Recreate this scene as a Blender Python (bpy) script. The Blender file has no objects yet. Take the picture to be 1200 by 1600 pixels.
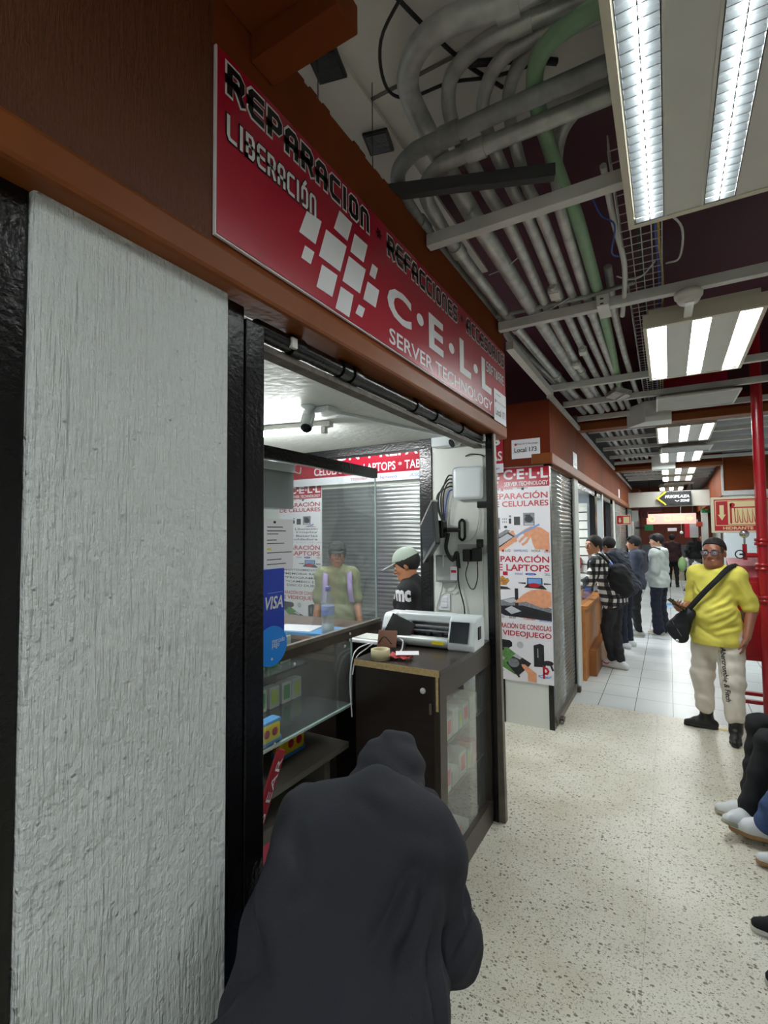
import bpy, bmesh, math, random
import numpy as np
from mathutils import Vector, Matrix
from mathutils.bvhtree import BVHTree

random.seed(7)
S = bpy.context.scene
COL = S.collection
PI = math.pi

# ------------------------------------------------------------------ camera, world, exposure
cam_data = bpy.data.cameras.new('camera')
cam_data.sensor_fit = 'HORIZONTAL'
cam_data.sensor_width = 36.0
cam_data.lens = 36.0 * 770.0 / 1200.0
cam_data.clip_start = 0.02
cam = bpy.data.objects.new('camera', cam_data)
COL.objects.link(cam)
cam.matrix_world = Matrix(((0.8659288, 0.0298238, 0.4992774, 0.0),
                           (0.5000868, -0.0337137, -0.8653188, 0.0),
                           (-0.0089746, 0.9989864, -0.0441082, 1.72),
                           (0, 0, 0, 1)))
S.camera = cam
w = bpy.data.worlds.new('world'); S.world = w; w.use_nodes = True
w.node_tree.nodes['Background'].inputs[0].default_value = (0.9, 0.95, 1.0, 1)
w.node_tree.nodes['Background'].inputs[1].default_value = 0.25
S.view_settings.view_transform = 'Standard'
S.view_settings.look = 'None'
S.view_settings.gamma = 1.0
S.view_settings.use_curve_mapping = False
S.view_settings.exposure = 0.0
TUBE = 40.0      # emission of the corridor tubes
SHOP_TUBE = 190.0

# ------------------------------------------------------------------ materials
def lin(c):
    return tuple(((v / 12.92) if v <= 0.04045 else ((v + 0.055) / 1.055) ** 2.4) for v in c)

def rgb(h):
    h = h.lstrip('#')
    return lin(tuple(int(h[i:i + 2], 16) / 255 for i in (0, 2, 4)))

MATS = {}
def mat(name, col, rough=0.5, metal=0.0, spec=None, bump=0.0, bscale=60.0, var=0.0, vscale=8.0, stretch=(1, 1, 1), coat=0.0, emit=0.0, alpha=1.0, trans=0.0):
    if name in MATS: return MATS[name]
    m = bpy.data.materials.new(name); m.use_nodes = True
    nt = m.node_tree; b = nt.nodes['Principled BSDF']
    c = rgb(col) if isinstance(col, str) else col
    b.inputs['Base Color'].default_value = (*c, 1)
    b.inputs['Roughness'].default_value = rough
    b.inputs['Metallic'].default_value = metal
    if spec is not None: b.inputs['Specular IOR Level'].default_value = spec
    if coat: b.inputs['Coat Weight'].default_value = coat; b.inputs['Coat Roughness'].default_value = 0.15
    if emit:
        b.inputs['Emission Color'].default_value = (*c, 1); b.inputs['Emission Strength'].default_value = emit
    if alpha < 1: b.inputs['Alpha'].default_value = alpha
    if trans: b.inputs['Transmission Weight'].default_value = trans
    tc = None
    def mapping():
        nonlocal tc
        if tc is None:
            t = nt.nodes.new('ShaderNodeTexCoord'); mp = nt.nodes.new('ShaderNodeMapping')
            mp.inputs['Scale'].default_value = stretch
            nt.links.new(t.outputs['Object'], mp.inputs['Vector']); tc = mp
        return tc.outputs['Vector']
    if var:
        n = nt.nodes.new('ShaderNodeTexNoise'); n.inputs['Scale'].default_value = vscale; n.inputs['Detail'].default_value = 5
        nt.links.new(mapping(), n.inputs['Vector'])
        r = nt.nodes.new('ShaderNodeValToRGB')
        r.color_ramp.elements[0].position = 0.3; r.color_ramp.elements[1].position = 0.7
        r.color_ramp.elements[0].color = (*[max(0, x * (1 - var)) for x in c], 1)
        r.color_ramp.elements[1].color = (*[min(1, x * (1 + var)) for x in c], 1)
        nt.links.new(n.outputs['Fac'], r.inputs['Fac']); nt.links.new(r.outputs['Color'], b.inputs['Base Color'])
    if bump:
        n = nt.nodes.new('ShaderNodeTexNoise'); n.inputs['Scale'].default_value = bscale; n.inputs['Detail'].default_value = 4
        nt.links.new(mapping(), n.inputs['Vector'])
        bp = nt.nodes.new('ShaderNodeBump'); bp.inputs['Strength'].default_value = bump; bp.inputs['Distance'].default_value = 0.01
        nt.links.new(n.outputs['Fac'], bp.inputs['Height']); nt.links.new(bp.outputs['Normal'], b.inputs['Normal'])
    MATS[name] = m
    return m

def glass(name, tint=(0.93, 0.96, 0.95), alpha=0.12, rough=0.02, haze=0.06):
    """thin glass pane: mostly transparent, a little dusty, with a reflection"""
    m = bpy.data.materials.new(name); m.use_nodes = True
    nt = m.node_tree; nt.nodes.clear()
    out = nt.nodes.new('ShaderNodeOutputMaterial')
    tr = nt.nodes.new('ShaderNodeBsdfTransparent'); tr.inputs[0].default_value = (*tint, 1)
    gl = nt.nodes.new('ShaderNodeBsdfGlossy'); gl.inputs['Roughness'].default_value = rough
    df = nt.nodes.new('ShaderNodeBsdfDiffuse'); df.inputs[0].default_value = (0.75, 0.78, 0.78, 1)
    lw = nt.nodes.new('ShaderNodeLayerWeight'); pw = nt.nodes.new('ShaderNodeMath'); pw.operation = 'POWER'; pw.inputs[1].default_value = 4.0
    nt.links.new(lw.outputs['Facing'], pw.inputs[0]); fr = nt.nodes.new('ShaderNodeMath'); fr.operation = 'MULTIPLY_ADD'; fr.inputs[1].default_value = 0.85; fr.inputs[2].default_value = 0.045; nt.links.new(pw.outputs[0], fr.inputs[0])
    n = nt.nodes.new('ShaderNodeTexNoise'); n.inputs['Scale'].default_value = 3.0; n.inputs['Detail'].default_value = 6
    mth = nt.nodes.new('ShaderNodeMath'); mth.operation = 'MULTIPLY'; mth.inputs[1].default_value = haze * 2
    t = nt.nodes.new('ShaderNodeTexCoord'); nt.links.new(t.outputs['Object'], n.inputs['Vector'])
    nt.links.new(n.outputs['Fac'], mth.inputs[0])
    m1 = nt.nodes.new('ShaderNodeMixShader'); m2 = nt.nodes.new('ShaderNodeMixShader')
    nt.links.new(mth.outputs[0], m1.inputs[0]); nt.links.new(tr.outputs[0], m1.inputs[1]); nt.links.new(df.outputs[0], m1.inputs[2])
    nt.links.new(fr.outputs[0], m2.inputs[0]); nt.links.new(m1.outputs[0], m2.inputs[1]); nt.links.new(gl.outputs[0], m2.inputs[2])
    nt.links.new(m2.outputs[0], out.inputs[0])
    MATS[name] = m
    return m

# ------------------------------------------------------------------ objects
def link(o, parent=None):
    COL.objects.link(o)
    if parent is not None: o.parent = parent
    return o

def tag(o, label=None, cat=None, group=None, kind=None):
    if label: o['label'] = label
    if cat: o['category'] = cat
    if group: o['group'] = group
    if kind: o['kind'] = kind
    return o

def empty(name, loc, label=None, cat=None, group=None, rz=0.0):
    o = bpy.data.objects.new(name, None); o.empty_display_size = 0.05
    COL.objects.link(o); o.location = loc; o.rotation_euler = (0, 0, rz)
    return tag(o, label, cat, group)

def copy_tree(o, parent=None):
    c = o.copy(); COL.objects.link(c)
    if parent is not None: c.parent = parent
    for ch in list(o.children): copy_tree(ch, c)
    return c

class MB:
    def __init__(s): s.v = []; s.f = []; s.sm = []
    def add(s, vs, fs, smooth=False):
        n = len(s.v); s.v += [tuple(p) for p in vs]
        for f in fs: s.f.append(tuple(i + n for i in f)); s.sm.append(smooth)
        return s
    def box(s, x0, y0, z0, x1, y1, z1):
        x0, x1 = sorted((x0, x1)); y0, y1 = sorted((y0, y1)); z0, z1 = sorted((z0, z1))
        vs = [(x, y, z) for z in (z0, z1) for y in (y0, y1) for x in (x0, x1)]
        return s.add(vs, [(0, 2, 3, 1), (4, 5, 7, 6), (0, 1, 5, 4), (2, 6, 7, 3), (0, 4, 6, 2), (1, 3, 7, 5)])
    def rbox(s, x0, y0, z0, x1, y1, z1, b=0.006, seg=2):
        bm = bmesh.new(); bmesh.ops.create_cube(bm, size=1.0)
        for v in bm.verts:
            v.co = Vector(((x0 + x1) / 2 + v.co.x * (x1 - x0), (y0 + y1) / 2 + v.co.y * (y1 - y0), (z0 + z1) / 2 + v.co.z * (z1 - z0)))
        bmesh.ops.bevel(bm, geom=bm.edges[:], offset=b, segments=seg, affect='EDGES', profile=0.5)
        return s.bm(bm)
    def bm(s, bm, M=None, smooth=False):
        bm.verts.index_update()
        s.add([(M @ v.co if M else v.co) for v in bm.verts], [[v.index for v in f.verts] for f in bm.faces], smooth); bm.free(); return s
    def obox(s, c, size, M):
        """box of SIZE centred on C, turned by 3x3 matrix M"""
        c = Vector(c); hx, hy, hz = (d / 2 for d in size)
        vs = [c + M @ Vector((x, y, z)) for z in (-hz, hz) for y in (-hy, hy) for x in (-hx, hx)]
        return s.add(vs, [(0, 2, 3, 1), (4, 5, 7, 6), (0, 1, 5, 4), (2, 6, 7, 3), (0, 4, 6, 2), (1, 3, 7, 5)])
    def tube(s, pts, r, seg=10, cap=True):
        pts = [Vector(p) for p in pts]; n = len(pts)
        rs = r if isinstance(r, (list, tuple)) else [r] * n
        rings = []; up = Vector((0, 0, 1))
        t0 = (pts[1] - pts[0]).normalized()
        a = t0.cross(up if abs(t0.z) < 0.9 else Vector((1, 0, 0))).normalized()
        for i, p in enumerate(pts):
            t = (pts[min(i + 1, n - 1)] - pts[max(i - 1, 0)]).normalized()
            a = (a - t * a.dot(t)).normalized(); b = t.cross(a)
            rings.append([p + (a * math.cos(2 * PI * k / seg) + b * math.sin(2 * PI * k / seg)) * rs[i] for k in range(seg)])
        vs = [q for ring in rings for q in ring]; fs = []
        for i in range(n - 1):
            for k in range(seg):
                fs.append((i * seg + k, i * seg + (k + 1) % seg, (i + 1) * seg + (k + 1) % seg, (i + 1) * seg + k))
        s.add(vs, fs, True)
        if cap:
            s.add(rings[0], [tuple(range(seg))[::-1]]); s.add(rings[-1], [tuple(range(seg))])
        return s
    def cyl(s, a, b, r, seg=16): return s.tube([a, b], r, seg)
    def lathe(s, prof, c=(0, 0, 0), seg=24, M=None):
        c = Vector(c); vs = []; fs = []; n = len(prof)
        for (r, z) in prof:
            for k in range(seg):
                q = Vector((r * math.cos(2 * PI * k / seg), r * math.sin(2 * PI * k / seg), z))
                vs.append(c + (M @ q if M else q))
        for i in range(n - 1):
            for k in range(seg):
                fs.append((i * seg + k, i * seg + (k + 1) % seg, (i + 1) * seg + (k + 1) % seg, (i + 1) * seg + k))
        s.add(vs, fs, True)
        if prof[0][0] > 1e-5: s.add(vs[:seg], [tuple(range(seg))[::-1]])
        if prof[-1][0] > 1e-5: s.add(vs[-seg:], [tuple(range(seg))])
        return s
    def prism(s, pts, n, depth):
        """planar polygon PTS (3D) pulled DEPTH along N"""
        pts = [Vector(p) for p in pts]; n = Vector(n).normalized() * depth; k = len(pts)
        area = sum(((pts[i] - pts[0]).cross(pts[(i + 1) % k] - pts[0])).dot(n) for i in range(k))
        if area < 0: pts = pts[::-1]
        vs = pts + [p + n for p in pts]
        return s.add(vs, [tuple(range(k))[::-1], tuple(range(k, 2 * k))] + [(i, (i + 1) % k, (i + 1) % k + k, i + k) for i in range(k)])
    def build(s, name, m, parent=None, kind=None, label=None, bevel=0.0):
        me = bpy.data.meshes.new(name); me.from_pydata(s.v, [], s.f); me.validate()
        if len(me.polygons) == len(s.sm): me.polygons.foreach_set('use_smooth', s.sm)
        me.materials.append(m); me.update()
        o = bpy.data.objects.new(name, me); link(o, parent)
        if kind: o['kind'] = kind
        if label: o['label'] = label
        if bevel:
            bv = o.modifiers.new('bevel', 'BEVEL'); bv.width = bevel; bv.segments = 2; bv.limit_method = 'ANGLE'
        return o

def struct(name, m, mb, bevel=0.0):
    return mb.build(name, m, None, 'structure', bevel=bevel)

def spline(pts, n=8):
    """Catmull-Rom through PTS"""
    P = [Vector(p) for p in pts]; P = [2 * P[0] - P[1]] + P + [2 * P[-1] - P[-2]]
    out = []
    for i in range(1, len(P) - 2):
        for k in range(n):
            t = k / n; a, b, c, d = P[i - 1:i + 3]
            out.append(0.5 * ((2 * b) + (c - a) * t + (2 * a - 5 * b + 4 * c - d) * t * t + (3 * b - a - 3 * c + d) * t ** 3))
    out.append(P[-2]); return out

# ------------------------------------------------------------------ lettering
def text_data(body, bold=0.0, shear=0.0, res=3):
    cu = bpy.data.curves.new('text', 'FONT'); cu.body = body; cu.offset = bold; cu.shear = shear; cu.resolution_u = res
    cu.fill_mode = 'FRONT'
    o = bpy.data.objects.new('text', cu); COL.objects.link(o)
    dg = bpy.context.evaluated_depsgraph_get(); dg.update()
    me = bpy.data.meshes.new_from_object(o.evaluated_get(dg), depsgraph=dg)
    V = [(v.co.x, v.co.y) for v in me.vertices]; F = [tuple(p.vertices) for p in me.polygons]
    bpy.data.objects.remove(o); bpy.data.curves.remove(cu); bpy.data.meshes.remove(me)
    return V, F

def fit_text(body, u0, v0, u1, v1, bold=0.0, shear=0.0, res=3):
    V, F = text_data(body, bold, shear, res)
    xs = [p[0] for p in V]; ys = [p[1] for p in V]
    sx = (u1 - u0) / (max(xs) - min(xs)); sy = (v1 - v0) / (max(ys) - min(ys))
    return [(u0 + (x - min(xs)) * sx, v0 + (y - min(ys)) * sy) for x, y in V], F

class Face:
    """a flat printed face: 2D coordinates (u, v) on a plane in the world, layers lie a hair above one another"""
    def __init__(s, o, u, v):
        s.o = Vector(o); s.u = Vector(u).normalized(); s.v = Vector(v).normalized(); s.n = s.u.cross(s.v)
    def P(s, a, b, h=0.0): return s.o + s.u * a + s.v * b + s.n * h
    def text(s, mb, body, u0, v0, u1, v1, h=0.0015, **k):
        V, F = fit_text(body, u0, v0, u1, v1, **k)
        return mb.add([s.P(a, b, h) for a, b in V], F)
    def poly(s, mb, pts, h=0.001, d=0.0004): return mb.prism([s.P(a, b, h - d) for a, b in pts], s.n, d)
    def rect(s, mb, u0, v0, u1, v1, h=0.001, d=0.0004): return s.poly(mb, [(u0, v0), (u1, v0), (u1, v1), (u0, v1)], h, d)
    def disc(s, mb, u, v, r, ry=None, h=0.001, d=0.0004, n=20):
        ry = ry or r
        return s.poly(mb, [(u + r * math.cos(2 * PI * i / n), v + ry * math.sin(2 * PI * i / n)) for i in range(n)], h, d)
    def stroke(s, mb, pts, wd, h=0.001, closed=False):
        """ribbon of width WD with mitred corners along PTS"""
        Q = [Vector(p) for p in pts]; n = len(Q); L = []; R_ = []
        for i in range(n):
            a = Q[i - 1] if (i or closed) else None; b = Q[(i + 1) % n] if (i < n - 1 or closed) else None
            if a is None: d = (b - Q[i]).normalized(); nn = Vector((-d.y, d.x)); k = 1; e = -d * wd / 2
            elif b is None: d = (Q[i] - a).normalized(); nn = Vector((-d.y, d.x)); k = 1; e = d * wd / 2
            else:
                d1 = (Q[i] - a).normalized(); d2 = (b - Q[i]).normalized()
                n1 = Vector((-d1.y, d1.x)); n2 = Vector((-d2.y, d2.x)); nn = (n1 + n2)
                nn = nn.normalized() if nn.length > 1e-4 else n1
                k = 1 / max(0.5, nn.dot(n1)); e = Vector((0, 0))
            L.append(Q[i] + nn * wd / 2 * k + e); R_.append(Q[i] - nn * wd / 2 * k + e)
        m = n if closed else n - 1
        vs = [s.P(p.x, p.y, h) for p in L] + [s.P(p.x, p.y, h) for p in R_]
        return mb.add(vs, [(i, n + i, n + (i + 1) % n, (i + 1) % n) for i in range(m)])

# blocky sign alphabet: strokes on a 1 x 1 cell, corners cut
GL = {
 'R': [[(0, 0), (0, 1), (.75, 1), (1, .85), (1, .6), (.85, .45), (0, .45)], [(.55, .45), (1, 0)]],
 'E': [[(1, 1), (.2, 1), (0, .85), (0, .15), (.2, 0), (1, 0)], [(0, .5), (.9, .5)]],
 'P': [[(0, 0), (0, 1), (.75, 1), (1, .85), (1, .55), (.8, .4), (0, .4)]],
 'A': [[(0, 0), (0, .8), (.25, 1), (.8, 1), (1, .85), (1, 0)], [(0, .4), (1, .4)]],
 'C': [[(1, 1), (.2, 1), (0, .85), (0, .15), (.2, 0), (1, 0)]],
 'I': [[(.5, 0), (.5, 1)]],
 'O': [[(0, .15), (0, .85), (.2, 1), (.8, 1), (1, .85), (1, .15), (.8, 0), (.2, 0), (0, .15)]],
 'N': [[(0, 0), (0, .85), (.2, 1), (.8, 1), (1, .85), (1, 0)]],
 'F': [[(1, 1), (.2, 1), (0, .85), (0, 0)], [(0, .5), (.9, .5)]],
 'S': [[(1, 1), (.2, 1), (0, .85), (0, .6), (.2, .5), (.8, .5), (1, .4), (1, .15), (.8, 0), (0, 0)]],
 'D': [[(0, 0), (0, 1), (.75, 1), (1, .8), (1, .2), (.75, 0), (0, 0)]],
 'L': [[(0, 1), (0, .15), (.2, 0), (1, 0)]],
 'B': [[(0, 0), (0, 1), (.75, 1), (.95, .85), (.95, .65), (.8, .52), (0, .52)], [(.8, .52), (1, .38), (1, .15), (.8, 0), (0, 0)]],
 'T': [[(0, 1), (1, 1)], [(.5, 1), (.5, 0)]],
 'W': [[(0, 1), (0, .15), (.2, 0), (.8, 0), (1, .15), (1, 1)], [(.5, 0), (.5, .8)]],
 'U': [[(0, 1), (0, .15), (.2, 0), (.8, 0), (1, .15), (1, 1)]],
 'Ó': [[(0, .15), (0, .85), (.2, 1), (.8, 1), (1, .85), (1, .15), (.8, 0), (.2, 0), (0, .15)], [(.4, 1.18), (.7, 1.36)]],
}
def block_text(face, mb, word, u0, v0, u1, v1, wd, h, gap=0.75):
    units = [0.25 if c == 'I' else 1.0 for c in word]
    cell = (u1 - u0 - wd) / (sum(units) + gap * (len(word) - 1))
    u = u0 + wd / 2
    for i, c in enumerate(word):
        cw = cell * units[i]
        for st in GL[c]:
            pts = [((u + (cw / 2 if c == 'I' else x * cw)), v0 + wd / 2 + y * (v1 - v0 - wd)) for x, y in st]
            face.stroke(mb, pts, wd, h)
        u += cw + gap * cell
# ------------------------------------------------------------------ surface materials of the place
def node_mat(name):
    m = bpy.data.materials.new(name); m.use_nodes = True
    MATS[name] = m
    return m, m.node_tree, m.node_tree.nodes['Principled BSDF']

def N(nt, t, **kw):
    n = nt.nodes.new(t)
    for k, v in kw.items():
        if k in n.inputs: n.inputs[k].default_value = v
        else: setattr(n, k, v)
    return n

def ramp(nt, stops):
    r = nt.nodes.new('ShaderNodeValToRGB'); e = r.color_ramp.elements
    while len(e) < len(stops): e.new(0.5)
    for i, (p, c) in enumerate(stops):
        e[i].position = p; e[i].color = (*c, 1)
    return r

def terrazzo():
    m, nt, b = node_mat('terrazzo'); L = nt.links.new
    tc = N(nt, 'ShaderNodeTexCoord'); o = tc.outputs['Object']
    base = N(nt, 'ShaderNodeTexNoise', Scale=2.2, Detail=6.0)
    L(o, base.inputs['Vector'])
    rb = ramp(nt, [(0.3, rgb('#c3bca9')), (0.55, rgb('#d6d1c2')), (0.8, rgb('#dfdbce'))]); L(base.outputs['Fac'], rb.inputs['Fac'])
    cur = rb.outputs['Color']
    for sc, thr, cols, seed in ((52.0, 0.25, ['#6f6758', '#8d8674', '#7d5a3a', '#a59f90'], 0.0), (105.0, 0.30, ['#80786a', '#98917f', '#7a5b48', '#b0a894'], 3.0), (180.0, 0.34, ['#8c8573', '#a8a18d', '#7c7361', '#e6e2d8'], 7.0)):
        mp = N(nt, 'ShaderNodeMapping'); mp.inputs['Location'].default_value = (seed, seed * 2, 0); mp.inputs['Rotation'].default_value = (0, 0, seed * .3)
        mp.inputs['Scale'].default_value = (1, 1.35, 1)
        L(o, mp.inputs['Vector'])
        nz = N(nt, 'ShaderNodeTexNoise', Scale=sc * 0.8, Detail=2.0); L(mp.outputs[0], nz.inputs['Vector'])
        mx = N(nt, 'ShaderNodeMix', data_type='VECTOR'); mx.inputs['Factor'].default_value = 0.012
        L(mp.outputs[0], mx.inputs[4]); L(nz.outputs['Color'], mx.inputs[5])
        v = N(nt, 'ShaderNodeTexVoronoi', Scale=sc, Randomness=1.0); L(mx.outputs[1], v.inputs['Vector'])
        sep = N(nt, 'ShaderNodeSeparateColor'); L(v.outputs['Color'], sep.inputs[0])
        # a chip where the cell is picked and the point lies near its centre
        lt = N(nt, 'ShaderNodeMath', operation='MULTIPLY'); L(sep.outputs[0], lt.inputs[0]); lt.inputs[1].default_value = 0.44
        l2 = N(nt, 'ShaderNodeMath', operation='LESS_THAN'); L(v.outputs['Distance'], l2.inputs[0]); L(lt.outputs[0], l2.inputs[1])
        l3 = N(nt, 'ShaderNodeMath', operation='GREATER_THAN'); L(sep.outputs[1], l3.inputs[0]); l3.inputs[1].default_value = 1 - thr * 2.4
        ml = N(nt, 'ShaderNodeMath', operation='MULTIPLY'); L(l2.outputs[0], ml.inputs[0]); L(l3.outputs[0], ml.inputs[1])
        rc = ramp(nt, [(0.0, rgb(cols[0])), (0.4, rgb(cols[1])), (0.75, rgb(cols[2])), (0.9, rgb(cols[3]))]); rc.color_ramp.interpolation = 'CONSTANT'
        L(sep.outputs[2], rc.inputs['Fac'])
        mc = N(nt, 'ShaderNodeMix', data_type='RGBA'); L(ml.outputs[0], mc.inputs['Factor']); L(cur, mc.inputs[6]); L(rc.outputs['Color'], mc.inputs[7])
        cur = mc.outputs[2]
    # slab seams
    sp = N(nt, 'ShaderNodeSeparateXYZ'); L(o, sp.inputs[0])
    seam = None
    for ax, per, off in ((0, 1.2, -0.14), (1, 1.2, 0.62)):
        a = N(nt, 'ShaderNodeMath', operation='SUBTRACT'); L(sp.outputs[ax], a.inputs[0]); a.inputs[1].default_value = off
        d = N(nt, 'ShaderNodeMath', operation='PINGPONG'); L(a.outputs[0], d.inputs[0]); d.inputs[1].default_value = per / 2
        c = N(nt, 'ShaderNodeMath', operation='LESS_THAN'); L(d.outputs[0], c.inputs[0]); c.inputs[1].default_value = 0.0014
        if seam is None: seam = c
        else:
            mxx = N(nt, 'ShaderNodeMath', operation='MAXIMUM'); L(seam.outputs[0], mxx.inputs[0]); L(c.outputs[0], mxx.inputs[1]); seam = mxx
    sm = N(nt, 'ShaderNodeMath', operation='MULTIPLY'); L(seam.outputs[0], sm.inputs[0]); sm.inputs[1].default_value = 0.45
    mc = N(nt, 'ShaderNodeMix', data_type='RGBA'); L(sm.outputs[0], mc.inputs['Factor']); L(cur, mc.inputs[6]); mc.inputs[7].default_value = (*rgb('#7d7868'), 1)
    L(mc.outputs[2], b.inputs['Base Color'])
    rr = ramp(nt, [(0.3, (0.34,) * 3), (0.7, (0.5,) * 3)]); L(base.outputs['Fac'], rr.inputs['Fac']); L(rr.outputs['Color'], b.inputs['Roughness'])
    return m

def floor_tile():
    m, nt, b = node_mat('glossy_tile'); L = nt.links.new
    tc = N(nt, 'ShaderNodeTexCoord'); o = tc.outputs['Object']
    nz = N(nt, 'ShaderNodeTexNoise', Scale=1.1, Detail=4.0); L(o, nz.inputs['Vector'])
    rb = ramp(nt, [(0.3, rgb('#c4c9c9')), (0.7, rgb('#d9dddb'))]); L(nz.outputs['Fac'], rb.inputs['Fac'])
    sp = N(nt, 'ShaderNodeSeparateXYZ'); L(o, sp.inputs[0])
    res = []
    for ax, per, off in ((0, 0.323, -0.015), (1, 0.415, 5.355)):
        a = N(nt, 'ShaderNodeMath', operation='SUBTRACT'); L(sp.outputs[ax], a.inputs[0]); a.inputs[1].default_value = off
        d = N(nt, 'ShaderNodeMath', operation='PINGPONG'); L(a.outputs[0], d.inputs[0]); d.inputs[1].default_value = per / 2
        c = N(nt, 'ShaderNodeMath', operation='LESS_THAN'); L(d.outputs[0], c.inputs[0]); c.inputs[1].default_value = 0.003
        res.append(c)
    mx = N(nt, 'ShaderNodeMath', operation='MAXIMUM'); L(res[0].outputs[0], mx.inputs[0]); L(res[1].outputs[0], mx.inputs[1])
    mc = N(nt, 'ShaderNodeMix', data_type='RGBA'); L(mx.outputs[0], mc.inputs['Factor']); L(rb.outputs['Color'], mc.inputs[6]); mc.inputs[7].default_value = (*rgb('#5c625f'), 1)
    L(mc.outputs[2], b.inputs['Base Color'])
    b.inputs['Roughness'].default_value = 0.27; b.inputs['Specular IOR Level'].default_value = 0.3
    return m

def stucco(name, c0, c1, rough=0.6, dist=0.034, sy=9.0, sz=0.7, stren=1.0, fine=70.0):
    """trowelled render with upright drag marks"""
    m, nt, b = node_mat(name); L = nt.links.new
    tc = N(nt, 'ShaderNodeTexCoord'); o = tc.outputs['Object']
    mp = N(nt, 'ShaderNodeMapping'); mp.inputs['Scale'].default_value = (1, sy / 9.0, sz / 9.0); L(o, mp.inputs['Vector'])
    n1 = N(nt, 'ShaderNodeTexNoise', Scale=95.0, Detail=3.0, Roughness=0.6); L(mp.outputs[0], n1.inputs['Vector'])
    n2 = N(nt, 'ShaderNodeTexNoise', Scale=fine, Detail=5.0); L(o, n2.inputs['Vector'])
    v = N(nt, 'ShaderNodeTexVoronoi', Scale=28.0); L(o, v.inputs['Vector'])
    n3 = N(nt, 'ShaderNodeTexNoise', Scale=3.5, Detail=3.0); L(o, n3.inputs['Vector'])
    vr = ramp(nt, [(0.0, (1,) * 3), (0.14, (0,) * 3)]); L(v.outputs['Distance'], vr.inputs['Fac'])
    a = N(nt, 'ShaderNodeMath', operation='MULTIPLY'); L(n1.outputs['Fac'], a.inputs[0])
    rr = ramp(nt, [(0.35, (0.35,) * 3), (0.65, (1,) * 3)]); L(n3.outputs['Fac'], rr.inputs['Fac']); L(rr.outputs['Color'], a.inputs[1])
    s1 = N(nt, 'ShaderNodeMath', operation='MULTIPLY_ADD'); L(n2.outputs['Fac'], s1.inputs[0]); s1.inputs[1].default_value = 0.4; L(a.outputs[0], s1.inputs[2])
    s2 = N(nt, 'ShaderNodeMath', operation='MULTIPLY_ADD'); L(vr.outputs['Color'], s2.inputs[0]); s2.inputs[1].default_value = 0.25; L(s1.outputs[0], s2.inputs[2])
    bp = N(nt, 'ShaderNodeBump', Strength=stren, Distance=dist); L(s2.outputs[0], bp.inputs['Height']); L(bp.outputs['Normal'], b.inputs['Normal'])
    rc = ramp(nt, [(0.25, rgb(c0)), (0.75, rgb(c1))]); L(n3.outputs['Fac'], rc.inputs['Fac']); L(rc.outputs['Color'], b.inputs['Base Color'])
    b.inputs['Roughness'].default_value = rough
    return m

M_TERR = terrazzo(); M_TILE = floor_tile()
M_STUC = stucco('white_stucco', '#dfe4e5', '#edf1f1')
M_BROWNST = stucco('brown_stucco', '#54290f', '#643112', dist=0.010, sy=9.0, sz=1.0)
M_BROWN = mat('brown_paint', '#743819', 0.7, spec=.1, var=0.12, vscale=3, bump=0.12, bscale=20)
M_BROWN2 = mat('brown_trim_paint', '#7d4218', 0.5, spec=.3, var=0.1, vscale=3, bump=0.1, bscale=25)
M_RED_BROWN = mat('red_brown_paint', '#6b2b17', 0.65, spec=.1, var=0.12, vscale=4)
M_WHITE = mat('white_paint', '#d9dcd6', 0.5, var=0.04, vscale=3, bump=0.06, bscale=50)
M_SHOPW = mat('shop_white', '#d8dcd6', 0.55, var=0.04, vscale=2, bump=0.35, bscale=26)
M_BLACK = mat('black_gloss_paint', '#0b0b0d', 0.22, bump=0.18, bscale=70)
M_BLACKM = mat('black_matt', '#121213', 0.55)
M_TAUPE = mat('taupe_metal', '#6f675e', 0.4, metal=0.3, var=0.15, vscale=20)
M_GALV = mat('galvanised_conduit', '#b9bab6', 0.42, metal=0.4, var=0.25, vscale=14)
M_GALVD = mat('dark_conduit', '#8c8d8b', 0.5, metal=0.3, var=0.25, vscale=14)
M_GREEN = mat('green_conduit_paint', '#84a583', 0.5, var=0.12, vscale=12)
M_BEAM = mat('pale_beam_paint', '#c9c8c4', 0.5, var=0.08, vscale=9)
M_MAROON = mat('maroon_ceiling_paint', '#4e1c2c', 0.6, var=0.12, vscale=2)
M_SLAB = mat('grey_concrete', '#dedad2', 0.8, var=0.12, vscale=2.5, bump=0.2, bscale=30)
M_PANELG = mat('grey_ceiling_panel', '#8b8b88', 0.7, var=0.06, vscale=3)
M_SHUT = mat('galvanised_shutter', '#a3a7a7', 0.32, metal=0.75, var=0.12, vscale=7)
M_SHUTW = mat('wrapped_shutter', '#9b9d99', 0.2, metal=0.5, var=0.2, vscale=9, bump=0.5, bscale=11)
M_RED = mat('red_pipe_paint', '#a5101f', 0.28, var=0.08, vscale=6, coat=0.3)
M_TUBE = mat('lamp_tube', (0.94, 1.0, 1.0), 0.4, emit=TUBE)
M_SHOPTUBE = mat('shop_lamp_tube', (0.97, 1.0, 1.0), 0.4, emit=SHOP_TUBE)
M_LAMPW = mat('lamp_white_enamel', '#d6d4ce', 0.4, var=0.03, vscale=5)
M_LAMPC = mat('lamp_cream_enamel', '#d3ccb8', 0.45)
M_REFL = mat('lamp_reflector', '#e9ebea', 0.25, metal=0.4)
M_LOUV = mat('louvre_grey', '#5c6062', 0.4)
M_PRINTW = mat('white_print', '#e6e4ea', 0.35)
M_PRINTR = mat('red_print', '#b5122b', 0.35, coat=0.2)
M_INK = mat('black_ink', '#111113', 0.4)
M_INKW = mat('white_ink', '#e3e3e6', 0.4)
M_BLUE = mat('blue_print', '#1d3fb0', 0.35)
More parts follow.
